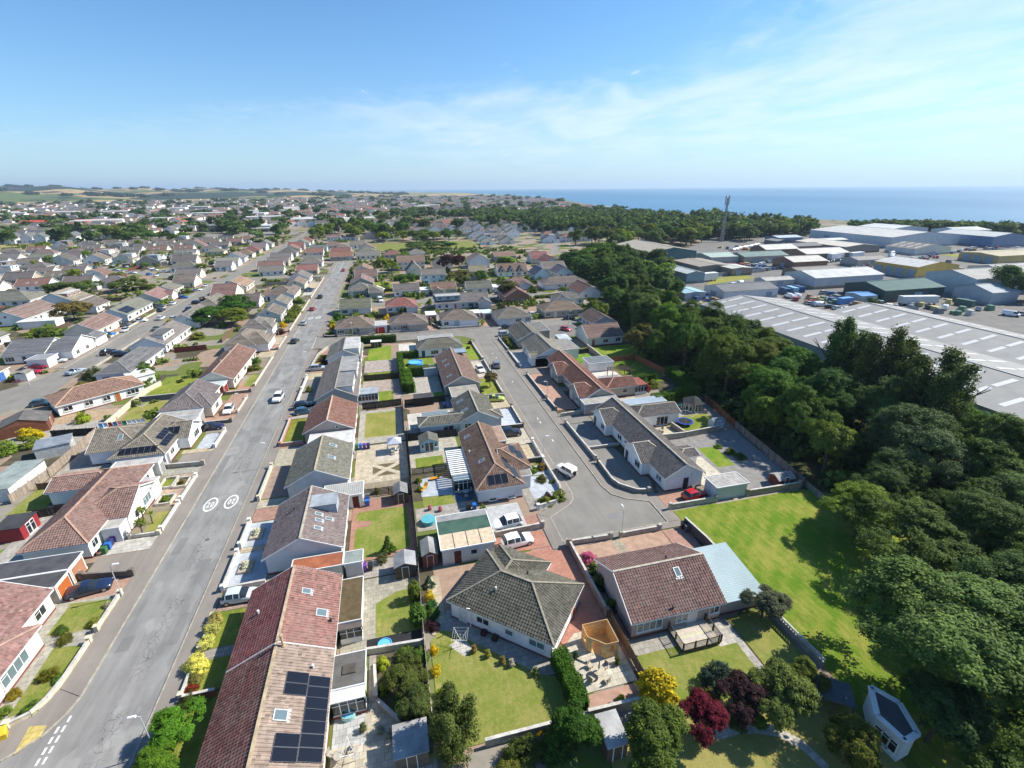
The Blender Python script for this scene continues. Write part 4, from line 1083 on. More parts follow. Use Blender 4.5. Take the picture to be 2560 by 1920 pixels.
m=MB();x0,y0,x1,y1=32.35-26.65,33.0-37.85,37.75-26.65,40.6-37.85
m.uv[0]=[(0,0),(5.4,0),(5.4,7.6),(0,7.6)];m.quad((x0,y0,2.45),(x1,y0,2.45),(x1,y1,3.42),(x0,y1,3.42));m.box(x0,y0-.03,2.3,x1,y0,2.44)
m.uv[0]=[(0,0),(0,5.4),(7.6,5.4),(7.6,0)]
m.build('lean_to_roof','corrugated',h.root,(0.33,0.42,0.44))

# --- west side of the cul-de-sac road
h=House([Vol(9.4,60.6,17.1,79.8,'yS'),Vol(14.5,64.8,19.4,73.4,'xE',2.6,22)],(0.17,0.105,0.085),'pale','brown tiled bungalow carrying seven dark solar panels, white lean-to canopy behind',2,ridge=(0.36,0.25,0.19),auto=False)
D1=h
h.panels('S',[(12.0,61.9),(13.05,61.9),(14.1,61.9)],1.02,1.7)
h.panels('E',[(15.2,66.6),(16.0,64.0),(15.3,64.9),(16.1,62.5)],1.5,1.1)
h.panels('E',[(18.2,68.6),(17.4,70.0)],2.6,1.2,1)
h.rooflight('W',10.7,76.8,.8,1.0);h.rooflight('W',11.6,67.2,.8,1.0);h.vent('W',10.2,71.5)
for x in (12,15):h.opening('window','S',x,1.2,.5,.25)
h.opening('window','E',62.6,2.2,1.2);h.opening('door','W',64,color=(.7,.7,.7));h.opening('window','W',69,2.6,1.3);h.opening('window','W',76,1.6,1.1)
extra_flat(h,14.2,73.5,17.4,79.4,3.3,(0.62,0.62,0.62),(0.36,0.25,0.19));extra_flat(h,17.0,62.9,18.9,66.6,2.5,(0.60,0.60,0.60),(0.25,0.23,0.20),name='porch')
m=MB()  # slatted white canopy
for i in range(13):y=66.4+i*.63-70.2;m.box(6.35-13.25,y,2.28+.02*(i%2),9.5-13.25,y+.34,2.36)
for x in (6.45,9.3):
    m.box(x-13.29,66.3-70.2,2.16,x-13.21,74.4-70.2,2.26)
    for y in (66.35,70.3,74.3):m.box(x-13.3,y-70.25,0,x-13.2,y-70.15,2.2)
m.build('canopy','white_paint',h.root)
conservatory(h,6.6,64.7,9.4,66.2,2.2,(0.6,0.62,0.64),.3,glass_roof=True)
h=House([Vol(10.1,83.9,18.1,95.2,'y'),Vol(2.4,84.2,11.5,88.7,'xW',2.6,20),Vol(15,84.4,19.2,88.7,'xE',2.6,20)],(0.15,0.13,0.112),'pale','grey tiled bungalow with a long low rear wing and two turquoise rooflights',2,ridge=(0.40,0.37,0.30),auto=False)
h.rooflight('W',11.7,92.3,1.0,1.3);h.rooflight('W',11.9,87.4,1.0,1.3)
h.opening('window','S',8.2,2.0,1.1,.9,1);h.opening('window','S',12,1.4,1.2);h.opening('window','E',91,2,1.2);h.opening('window','W',92,2,1.2)
conservatory(h,3.6,88.7,8.6,90.8,2.3,(0.5,0.5,0.5),.3,glass_roof=True)
h=House([Vol(9.6,103.2,18.3,125.6,'y')],(0.225,0.16,0.125),'harl','long pinkish-brown tiled house with four rooflights, paddling pool behind',2,ridge=(0.36,0.29,0.22),auto=False)
for x,y in ((11.6,118.5),(11.8,114.8),(11.4,107.4)):h.rooflight('W',x,y,.9,1.1)
m=MB();m.box(0.7,7.3,4.2,4.0,10.8,4.45);o_=m.build('roof_dormer','felt',h.root,(0.22,0.30,0.36))
for y in (106,111,116,122):h.opening('window','E',y,2,1.2);h.opening('window','W',y,1.6,1.2)
extra_flat(h,10.6,97.0,16.8,103.0,2.5,(0.42,0.38,0.33),(0.30,0.28,0.24),name='garage')
h=House([Vol(5.4,132.7,18.6,140.4,'h')],(0.165,0.15,0.125),'white','low hipped grey bungalow with white walls at the head of the close',1)
extra_flat(h,6.4,140.2,17,146.2,2.7,(0.6,0.6,0.6),(0.30,0.30,0.29))

# --- east side of the cul-de-sac road
h=House([Vol(38.6,56.2,45.9,83.4,'y',2.6,30),Vol(37.2,61.2,43.5,68.2,'xE',2.6,30),Vol(37.2,75.4,43.5,82.2,'xE',2.6,30),Vol(44.5,61.4,48.4,65.0,'xW',2.5,16),Vol(44.5,77.0,54.6,82.6,'xW',2.6,22)],(0.155,0.142,0.128),'white','long white walled bungalow pair with ribbed grey roof and two street gables',2,ridge=(0.36,0.34,0.27),auto=False)
h.opening('door','S',42.6,color=(.03,.03,.035));h.opening('window','W',58.4,1.6,1.1);h.opening('window','W',63.0,1.7,1.2,v=1);h.opening('door','W',66.8,v=1,color=(.04,.04,.045))
h.opening('window','W',77.2,1.5,1.2,v=2);h.opening('door','W',80.8,v=2,color=(.04,.04,.045));h.opening('window','W',72.6,1.6,1.1);h.opening('window','W',70,1.2,1.1)
h.opening('window','S',50.6,2.6,1.9,.15,4);h.opening('window','E',58.6,2.4,1.3);h.opening('window','E',69,1.8,1.2)
m=MB();m.lathe([(.42,0),(.42,.06),(.05,.1),(.01,.1)],18);d=m.build('wall_clock_dish','white_paint',h.root);d.matrix_local=Matrix.Translation((1.6,-13.36,2.55)) @ Matrix.Rotation(R(90),4,'X')
extra_flat(h,45.9,83.1,55,86.1,2.5,(0.5,0.5,0.5),(0.30,0.37,0.43),'corrugated','lean_to')
h=House([Vol(38.6,88.6,45.7,116.4,'y',2.6,29),Vol(37.2,89.2,43.2,96.2,'xE',2.6,30),Vol(37.2,103.6,43.2,110.6,'xE',2.6,30),Vol(45.2,92.4,53.0,98.6,'xW',2.6,22)],(0.215,0.088,0.068),'harl','red tiled bungalow pair with two street gables and pink gravel frontage',2,ridge=(0.46,0.30,0.22),auto=False)
for y,v in ((91,1),(105,2)):h.opening('window','W',y,1.5,1.2,v=v);h.opening('door','W',y+3.6,v=v,color=(.6,.6,.6))
for y in (99,101.5,113):h.opening('window','W',y,1.3,1.1)
h.opening('window','S',50,1.2,1.1,v=3);conservatory(h,52.6,92.8,55.6,97.2,2.4,(0.26,0.09,0.075),.7)
h=House([Vol(35.5,117.0,45.2,131,'y',2.6,28),Vol(34.4,117.0,40,121.6,'xE',2.6,24)],(0.20,0.19,0.165),'white','grey roofed white bungalow beside the pale slab yard, third up the close',1,auto=False)
for y in (124,128):h.opening('window','W',y,1.8,1.2)
h.opening('window','S',43,.9,1.1);extra_flat(h,44.6,121,50,131,2.9,(0.6,0.6,0.6),(0.24,0.23,0.21))
h=House([Vol(35.2,133.7,44.2,147.2,'y',2.6,28)],(0.125,0.118,0.105),'harl','dark ribbed roof bungalow on the corner with yellow shrubs in front',1)
extra_flat(h,43.2,141.2,48,152,2.9,(0.3,0.28,0.26),(0.16,0.16,0.155))
h=House([Vol(56.2,130.0,68.2,141.4,'x',2.6,26)],(0.25,0.155,0.12),'pale','brown mottled roof bungalow above the bright green back lawn',1)
h=House([Vol(64.2,145.6,73.6,158,'y',2.6,27)],(0.135,0.095,0.08),'pale','dark brown gabled bungalow at the wood edge',1)

# --- west side of the main road
h=House([Vol(-52,24,-41.2,54.0,'y'),Vol(-46.4,24,-39.4,48.5,'xE',2.6,22)],(0.30,0.155,0.13),'cream','pink tiled cream bungalow at the lower left edge with lawns in front',2,ridge=(0.45,0.30,0.24),auto=False,single=120)
h.opening('window','E',51.6,1.7,1.2);h.opening('window','E',44.3,3.6,1.5,.8,1);h.opening('window','E',38,2.6,1.4,.8,1);h.opening('door','N',-43,color=(.5,.12,.05))
h=House([Vol(-49.4,62.0,-41.5,82.2,'ySN'),Vol(-46.5,67.0,-39.0,76.4,'xW',2.6,24),Vol(-54.2,76.6,-45,82.4,'xE',2.6,20)],(0.225,0.135,0.11),'white','brown hipped bungalow with white street gable, palms and coloured bins',2,ridge=(0.42,0.28,0.21),auto=False,single=150)
h.opening('window','E',63.6,1.3,1.2);h.opening('window','E',73.0,2.4,1.4,.9,1);h.opening('window','E',69.4,.9,1.1,.9,1);h.opening('window','E',79.5,1.4,1.1)
extra_flat(h,-41.9,64.9,-39.3,68.2,2.5,(0.62,0.62,0.62),(0.42,0.40,0.36),name='porch');extra_flat(h,-41.4,74.6,-39.0,77.6,2.6,(0.8,0.8,0.79),(0.5,0.48,0.45),name='porch')
h=House([Vol(-49.8,85.4,-41.0,98.4,'yS',2.6,27),Vol(-45.5,91.2,-39.2,98.2,'xW',2.6,27),Vol(-54.6,88.8,-46,98.6,'xE',2.6,25)],(0.195,0.17,0.145),'white','grey hipped house with three groups of solar panels and a pale slab drive',2,ridge=(0.34,0.30,0.23),auto=False,single=150)
h.panels('S',[(-47.9+.98*i,86.6+.0) for i in range(6)],.95,1.35)
h.panels('E',[(-43.2,93.0),(-43.2,91.95),(-42.1,91.4),(-43.2,90.9),(-42.1,90.3),(-42.1,89.2),(-43.2,89.85),(-42.1,88.1)],1.0,1.15)
h.panels('S',[(-42.6,92.9),(-41.55,92.9)],1.0,1.7,1)
h.opening('window','E',95.4,2.4,1.3,.8,1);h.opening('window','E',88.6,1.5,1.1);h.opening('door','E',86.6,color=(.2,.2,.22));h.rooflight('S',-50,91.6,.8,1.2,2)
h=House([Vol(-49.4,105.0,-41,117.6,'yS'),Vol(-45,105.2,-39.3,112.4,'xEW',2.6,27)],(0.19,0.168,0.145),'cream','grey tiled hipped house behind the white hatchback on a red drive',2,auto=False)
h.opening('window','E',108.8,1.8,1.2,.85,1);h.opening('window','E',115,1.6,1.2);h.opening('window','S',-44,1.2,1);h.opening('window','S',-47,1.2,1)
h=House([Vol(-47.9,121.4,-39.2,144.8,'y')],(0.225,0.125,0.105),'cream','long red-brown gabled house with a green front lawn opposite the white car',2,ridge=(0.42,0.33,0.25),auto=False)
for i,y in enumerate((123,126,129,132.5,136,140,143)):h.opening('door' if i in (2,4) else 'window','E',y,1.6,1.2)
h.vent('W',-43.9,130);h.vent('W',-43.9,138)
h=House([Vol(-49.6,150.4,-40.8,166.5,'ySN'),Vol(-45,150.8,-37.1,161,'xEW',2.6,26)],(0.20,0.19,0.155),'white','grey hipped bungalow with white walls and beige drive, sixth up the west side',1)
h=House([Vol(-49.6,168.4,-40.9,182.5,'ySN'),Vol(-45,169.0,-39.4,176.6,'xEW',2.6,26)],(0.195,0.185,0.15),'white','grey hipped bungalow beside the dark purple shrub, seventh up the west side',1)
h=House([Vol(-48.8,187.2,-40.0,199,'y')],(0.19,0.155,0.125),'pale','brown-grey gabled bungalow among front garden shrubs, eighth up the west side',1)
h=House([Vol(-48.8,205.4,-40.6,217.4,'y')],(0.205,0.195,0.165),'white','grey gabled bungalow with bluish end wall, ninth up the west side',1)
h=House([Vol(-53.6,226,-40.8,240,'xEW',2.6,24),Vol(-47,224,-41,243,'y')],(0.20,0.165,0.135),'white','brown-grey roofed bungalow by two dark blue cars, tenth up the west side',1)
h=House([Vol(-49,250,-40.4,263,'y')],(0.22,0.16,0.13),'cream','brown gabled bungalow near the far turning, eleventh up the west side',1)
h=House([Vol(-51,268,-40.4,281,'y')],(0.19,0.18,0.16),'white','grey gabled bungalow at the far turning, last on the west side',1)

# --- houses between the main road and the west street
INNER=[((-75.6,115.6,-61.0,128.6),'hr',(0.30,0.185,0.135),'white','pinkish-brown hipped white bungalow with orange front door on the bend'),
         ((-74.0,133.2,-65.8,154),'h',(0.15,0.15,0.16),'white','dark slate hipped white bungalow behind the leafy bush'),
         ((-76.5,157.4,-66.6,178.5),'y',(0.20,0.19,0.175),'white','grey gabled white house with a black and white box dormer'),
         ((-76.5,186,-66.4,204),'y',(0.20,0.19,0.17),'white','grey gabled house with three white roof windows'),
         ((-76.0,209,-66.4,226),'yS',(0.205,0.19,0.16),'white','grey hipped house beside a red porch'),
         ((-76,230,-66,246),'x',(0.29,0.16,0.14),'cream','pinkish roofed house behind the dark green trees'),
         ((-78.5,251,-66.4,268),'y',(0.33,0.24,0.19),'cream','tan gabled house with pale end wall at the cross street')]
for (x0,y0,x1,y1),k,rc,wc,lab in INNER:
    if k == 'hr':
        h=House([Vol(-8.2,-4.6,8.2,4.6,'xEW',2.6,23)],rc,wc,lab,2,R(38),loc=(-68.2,122.2),ridge=(0.50,0.34,0.24),auto=False)
        for c,w in ((-6.2,1.6),(-2.6,1.5),(0.6,1.4),(5.6,2.4)):h.opening('window','S',c,w,1.1)
        h.opening('door','S',2.6,color=(0.42,0.15,0.05));h.opening('window','N',0,2,1.2)
        extra_flat(h,7.2,2.5,12.5,7.5,2.6,(0.8,0.8,0.79),(0.62,0.62,0.6),name='garage')
    else:
        h=House([Vol(x0,y0,x1,y1,k)],rc,wc,lab,1)
        if 'box dormer' in lab:h.dormer('E',160,168,3.2,-67.8,5.1,(0.7,0.7,0.68),3,0,(0.12,0.12,0.12))
        if 'roof windows' in lab:
            for y in (189,193,197):h.rooflight('E',-69.6,y,.8,1.2)
        if 'red porch' in lab:extra_flat(h,-66.6,211,-63.6,215,2.4,(0.7,0.7,0.7),(0.45,0.06,0.05),name='porch')

# --- west side of the west street, and the rows behind it
JROW=[([Vol(-107.4,157.4,-97,171,'x',2.6,22),Vol(-101,158,-90.6,171.5,'xW',2.6,24),Vol(-96,170,-90.2,177,'yS',2.6,22)],(0.20,0.21,0.225),'white','white walled house with pale blue-grey slate roof on the street bend'),
        ([Vol(-105,181.4,-95,198,'y')],(0.25,0.17,0.145),'cream','pinkish-brown gabled house with a bright blue car on its drive'),
        ([Vol(-105.4,203,-95.3,225,'y')],(0.215,0.205,0.185),'white','grey gabled house with a blue solar array on its street slope'),
        ([Vol(-106,231.6,-95,246,'y'),Vol(-100,240,-93.6,247,'xW')],(0.27,0.18,0.155),'cream','pink roofed house with a cream street gable'),
        ([Vol(-106,251,-97,265,'yN')],(0.215,0.205,0.18),'cream','grey hipped house next to the round dark bush'),
        ([Vol(-105,272,-95,284,'x')],(0.22,0.20,0.17),'cream','grey-brown house on the corner of the cross street'),
        ([Vol(-112,133,-99,147,'xE')],(0.22,0.16,0.12),'cream','cream bungalow with blue garage door behind two red cars')]
for vols,rc,wc,lab in JROW:
    h=House(vols,rc,wc,lab,1)
    if 'solar array' in lab:h.panels('E',[(-96.7-.75*(i%2)*1.9,205+1.05*(i // 2)) for i in range(14)],1.0,1.5)
    if 'slate roof' in lab:extra_flat(h,-98.5,151.6,-93.4,157,2.6,(0.78,0.78,0.76),(0.25,0.26,0.28),name='garage');h.opening('window','E',161,1.6,1.2,.9,1);h.opening('window','E',166,1.6,1.2,.9,1)
    if 'garage door' in lab:h.opening('garage','E',143.5,2.3,color=(.05,.15,.42));h.opening('door','E',140.5,color=(.5,.1,.05))
KROW=[((-141,207,-129,228),'y',(0.26,0.185,0.15),'white','long tan-brown roofed white house left of the autumn coloured tree'),
        ((-164,245,-148.6,258),'xE',(0.20,0.20,0.185),'white','wide grey hipped house near the left edge with white garage'),
        ((-143,236,-128,250),'y',(0.30,0.26,0.205),'white','tan roofed house with a raised flat-topped dormer'),
        ((-170,214,-158,226),'y',(0.19,0.19,0.19),'white','grey house at the left edge with blue solar panels and white conservatory')]
KROW += [((-133,172,-121,185),'y',(0.17,0.155,0.14),'white','grey roofed house at the left edge behind the two red cars'),((-152,180,-140,193),'y',(0.19,0.13,0.11),'cream','brown roofed house at the left edge beyond the slate white house'),((-128,150,-116,160),'x',(0.16,0.15,0.14),'white','grey roofed house cut by the left edge near the bend'),((-150,158,-137,170),'x',(0.18,0.15,0.13),'white','brown-grey house cut by the left edge'),((-124,222,-114,233),'y',(0.15,0.14,0.13),'white','dark grey house between the autumn tree and the west street'),((-62,214,-53,224),'x',(0.16,0.14,0.12),'pale','low brown-grey back house behind the ninth west garden')]
for (x0,y0,x1,y1),k,rc,wc,lab in KROW:
    h=House([Vol(x0,y0,x1,y1,k)],rc,wc,lab,1)
    if 'dormer' in lab:h.dormer('E',238,248,3.3,-131,5.8,(0.3,0.22,0.17),3,0,(0.5,0.5,0.5))
    if 'long tan-brown' in lab:extra_flat(h,-128.6,201,-117,206.4,2.7,(0.75,0.75,0.74),(0.60,0.60,0.58),name='garage')
    if 'solar panels and white' in lab:h.panels('E',[(-160+.0,216+1.05*i) for i in range(7)],1.0,1.6)

# --- rows north of the link road
NORTH=[
    ([Vol(-19.4,162.4,-6.8,173,'xEW',2.6,25),Vol(-12,161.6,-6.7,168,'yS',2.6,25)],(0.20,0.145,0.12),'harl','brown hipped bungalow with a red garage on the junction corner','R'),
    ([Vol(-1.9,162.4,11,173,'xEW',2.6,25),Vol(4,161.2,11,168,'yS',2.6,25)],(0.205,0.15,0.125),'harl','brown hipped bungalow facing the link road, second from the main road',''),
    ([Vol(15.6,163.2,28.6,174,'xEW',2.6,25),Vol(21.6,162.0,28.7,168,'yS',2.6,25)],(0.215,0.155,0.12),'white','brown hipped white bungalow facing the link road beside twin carports',''),
    ([Vol(34.9,161,47.8,172,'xEW',2.6,25),Vol(35,160,41,168,'yS',2.6,25)],(0.19,0.175,0.14),'pale','grey-green hipped bungalow at the top of the close',''),
    ([Vol(53.8,166,69.5,177,'xEW',2.6,25)],(0.24,0.155,0.125),'tan','brown hipped bungalow at the east end of the link road',''),
    ([Vol(-20.2,191,-8.2,201.6,'x',2.6,27)],(0.17,0.16,0.125),'pale','mossy grey gabled bungalow with plain front, second row',''),
    ([Vol(-3.0,190,9.4,200,'xEW',2.6,26),Vol(4.6,187.6,9.4,196,'yS',2.6,26)],(0.29,0.115,0.085),'pale','bright red tiled bungalow in the second row',''),
    ([Vol(16.2,190,38.4,201,'x',2.6,27),Vol(33,187,38.6,196,'y',2.6,27)],(0.195,0.19,0.165),'pale','long grey bungalow pair with blue-clad box dormer','D'),
    ([Vol(45.2,192,56,209,'y',3.4,30)],(0.26,0.12,0.085),'brick','rust roofed brick house half hidden by the round willow',''),
    ([Vol(64.9,184,77.2,193,'xEW',2.6,26),Vol(65,182,71,190,'y',2.6,26)],(0.215,0.20,0.18),'white','white house with crossing grey gables near the wood',''),
    ([Vol(78.6,193,88.6,209,'y',2.6,32)],(0.30,0.13,0.09),'white','steep red roofed white house against the trees',''),
    ([Vol(0.6,220.4,12.4,230,'x')],(0.19,0.18,0.155),'white','grey gabled bungalow, first from the main road in the third row',''),
    ([Vol(17.4,219.8,29.2,229.6,'x'),Vol(17.6,217.6,22.4,224,'y')],(0.25,0.14,0.11),'harl','reddish gabled bungalow in the middle of the third row',''),
    ([Vol(33.3,217.6,45.4,227.4,'x')],(0.165,0.155,0.135),'pale','dark grey gabled bungalow in the third row beside a white garage',''),
    ([Vol(52.3,221.6,66,232,'xEW',2.6,25),Vol(58.6,219.6,64.8,227,'y',2.6,25)],(0.245,0.17,0.145),'pale','pinkish hipped bungalow at the east end of the third row',''),
    ([Vol(70.1,218.4,93,229,'xEW',2.6,25),Vol(70.2,216.4,76.8,224,'yS',2.6,25)],(0.205,0.18,0.15),'white','brown-grey hipped pair of houses below the wood',''),
    ([Vol(-19.4,226,-8,238,'xEW',2.6,26),Vol(-10,220,-3.6,230,'xE',2.6,26)],(0.185,0.175,0.155),'harl','grey hipped bungalow with a cream fan-fronted conservatory','C'),
    ([Vol(-19.4,244,-8,258,'y')],(0.225,0.165,0.135),'harl','brown gabled bungalow, east side beyond the third row',''),
    ([Vol(-18,264,-6.4,276,'x')],(0.22,0.155,0.13),'pale','pinkish-brown low house with red car port, east side of main road',''),
    ([Vol(-20,284,-9,299,'y')],(0.27,0.17,0.13),'cream','tan-red gabled house with blue panels far up the east side',''),
    ([Vol(15.2,245.6,27.4,255,'x',5.0,27)],(0.24,0.215,0.18),'white','tall white two-storey house with grey roof, mid picture',''),
    ([Vol(40.4,250,49.6,260,'x',5.0,26)],(0.30,0.235,0.18),'cream','cream two-storey house with flat tan roof',''),
    ([Vol(57,258,74,269,'x',2.6,36)],(0.235,0.15,0.12),'white','brown steep roofed house with three white gable dormers','G'),
    ([Vol(73,243,82,256,'y',2.6,38)],(0.175,0.19,0.21),'white','white house with steep blue-grey slate gable',''),
    ([Vol(86,246,96,258,'y',2.6,34)],(0.19,0.195,0.205),'white','slate roofed white house, last before the wood',''),
    ([Vol(8.6,274,18,285,'y',2.6,48)],(0.27,0.15,0.12),'cream','small steep brown A-frame house with white gable',''),
    ([Vol(4.8,296,21,308,'x',5.0,28)],(0.29,0.185,0.145),'cream','cream two-storey house with tan and red roof',''),
    ([Vol(25,295,38,306,'y',2.6,30)],(0.225,0.19,0.165),'cream','grey house in front of the dark copper tree',''),
    ([Vol(47,293,60,306,'y',4.8,28)],(0.265,0.21,0.17),'white','white two-storey house with tan roof right of the copper tree',''),
    ([Vol(68,318,83,330,'x',3.2,22)],(0.38,0.25,0.17),'harl','wide low house with pale orange-tan roof',''),
    ([Vol(90,278,101,296,'y',3.4,30),Vol(88,300,100,312,'x',3.4,30)],(0.28,0.12,0.11),'cream','red and grey roofed house group at the wood corner',''),
    ([Vol(84,262,98,274,'x',2.8,28)],(0.23,0.21,0.185),'pale','grey roofed pale house below the wood corner',''),
]
for vols,rc,wc,lab,ex in NORTH:
    h=House(vols,rc,wc,lab,1)
    if ex == 'R':extra_flat(h,-6.6,162.4,-2.6,169,2.7,(0.75,0.75,0.74),(0.42,0.42,0.42),name='garage');ob('garage_door',garage_door_mesh(2.2),h.root,(8.5,-5.12,.03),0,(0.5,0.03,0.03));ob('garage_door',garage_door_mesh(.9),h.root,(6.9+.1,-5.12,.03),0,(0.5,0.03,0.03))
    if ex == 'D':
        m=MB();m.box(-10.6,-4.3,3.6,-0.8,1,5.3);d=m.build('dormer','render',h.root,(0.34,0.42,0.48));m=MB();m.box(-10.8,-4.6,5.3,-.6,1,5.42);m.build('dormer_roof','felt',d,(0.36,0.36,0.35))
        for x in (-9,-5.7,-2.4):ob('window',window_mesh(1.4,1.1)[2],d,(x,-4.34,3.95))
    if ex == 'C':
        m=MB();m.prism([(5.5,2),(5.5,-4),(9.5,-5.5),(10.8,-1.5),(9,2)],0,2.3);c=m.build('conservatory','glass',h.root)
        m=MB();m.add([(5.4,2.1,2.3),(5.4,-4.1,2.3),(9.6,-5.7,2.3),(11,-1.5,2.3),(9.1,2.1,2.3),(7.4,-.6,3.9)],[(0,1,5),(1,2,5),(2,3,5),(3,4,5),(4,0,5)]);m.build('conservatory_roof','render',c,(0.66,0.60,0.46))
    if ex == 'G':
        for x in (-6,-1,4.2):
            m=MB();m.add([(x-1.7,-5.0,2.7),(x+1.7,-5.0,2.7),(x,-5.0,5.4)],[(0,1,2)]);g=m.build('dormer','render',h.root,(0.75,0.75,0.73))
            m=MB();m.quad((x-1.95,-5.2,2.6),(x,-5.2,5.6),(x,0,5.6),(x-1.95,0,2.6)).quad((x,-5.2,5.6),(x+1.95,-5.2,2.6),(x+1.95,0,2.6),(x,0,5.6));m.build('dormer_roof','roof_tile',g,(0.22,0.14,0.11))
            ob('window',window_mesh(1.2,1.1)[2],g,(x,-5.05,3.0))
# --- rows about the far end of the main road
def row(name,specs,start):
    for i,(x0,y0,x1,y1,k,rc,wc) in enumerate(specs):
        House([Vol(x0,y0,x1,y1,k)],rc,wc,'%s roofed bungalow, %s %s'%(_cn(rc),ordinal(i),start),0)
def _cn(c):
    c=RC.get(c,c);r,g,b=c
    if r>g*1.75:return 'red'
    if r>g*1.3:return 'brown' if r<.25 else 'pinkish'
    if b>r:return 'slate'
    return 'pale grey' if r>.21 else 'dark grey' if r<.15 else 'grey'
row('far end',[(-57.8,383,-45.5,394,'x','rust','pale'),(-40,378,-26,390,'x','red','harl'),(-22,376,-8,388,'h','grey','white')],'from left behind the street end houses')
row('north of end',[(-54.3,343.4,-42,341+12,'x','grey','pale'),(-38.8,354,-23.3,365,'x','rust','harl'),(-21.6,354,-5.1,364,'x','grey','cream'),(-3.1,354,9,364,'h','red','harl'),(13,354,26,365,'h','grey','white')],'from left in the row facing down the main road')
row('T west',[(-51.4,296.2,-39.6,306.5,'x','rust','tan'),(-53.8,326.5,-40.4,337,'h','grey','white'),(-71.6,299.4,-58.1,309,'x','grey','pale'),(-76.4,318,-61.7,328,'x','brown','tan'),(-75,336,-61.5,346,'x','grey','tan')],'on the cross street counting from the main road')
row('T far',[(-114,300.6,-101,310,'x','grey','cream'),(-101.5,327,-92,337,'x','grey','white'),(-107,346,-93,356,'x','stone','white'),(-108,366,-94,377,'y','grey','white'),(-107,388,-94,399,'h','brown','cream'),(-107,410,-94,422,'h','red','harl'),(-106,433,-94,445,'x','grey','white'),(-106,456,-94,468,'y','grey','white')],'up the upper west street, left side')
row('T east',[(-78,362,-64,372,'x','grey','white'),(-78,384,-64,395,'h','dark','pale'),(-78,408,-65,419,'y','rust','cream'),(-78,430,-65,442,'x','red','harl'),(-77,453,-64,465,'y','grey','white'),(-77,476,-64,488,'h','rust','cream')],'up the upper west street, right side')
row('mid field',[(-58,404,-45,415,'x','slate','pale'),(-40,402,-27,413,'h','grey','white'),(-22,400,-9,411,'y','rust','cream'),(-50,428,-36,440,'h','brown','pale'),(-30,426,-17,438,'x','grey','white')],'in the cluster before the park trees')
# ------------------------------------------------------------------ plants
def leaf_mesh(name,pos,nrm,size,tint,seed,aspect=0.62):
    """many small leaf faces: pos (n,3), nrm (n,3), size (n,), tint (n,)"""
    rng=np.random.default_rng(seed);n=len(pos)
    nrm=nrm/(np.linalg.norm(nrm,axis=1,keepdims=True)+1e-9)
    t=rng.normal(size=(n,3));t -= nrm*(t*nrm).sum(1,keepdims=True);t /= (np.linalg.norm(t,axis=1,keepdims=True)+1e-9)
    b=np.cross(nrm,t);s=size[:,None]
    fold=nrm*s*0.18
    v=np.stack([pos-t*s,pos+b*s*aspect+fold,pos+t*s,pos-b*s*aspect+fold],1).reshape(-1,3)
    m=bpy.data.meshes.new(name);m.vertices.add(4*n);m.loops.add(4*n);m.polygons.add(n)
    m.vertices.foreach_set('co',v.astype(np.float32).ravel());m.loops.foreach_set('vertex_index',np.arange(4*n,dtype=np.int32))
    m.polygons.foreach_set('loop_start',np.arange(0,4*n,4,dtype=np.int32));m.polygons.foreach_set('loop_total',np.full(n,4,dtype=np.int32))
    at=m.attributes.new('tint','FLOAT','FACE');at.data.foreach_set('value',np.clip(tint,0,1).astype(np.float32))
    m.materials.append(MATS['leaf']);m.update(calc_edges=True);return m
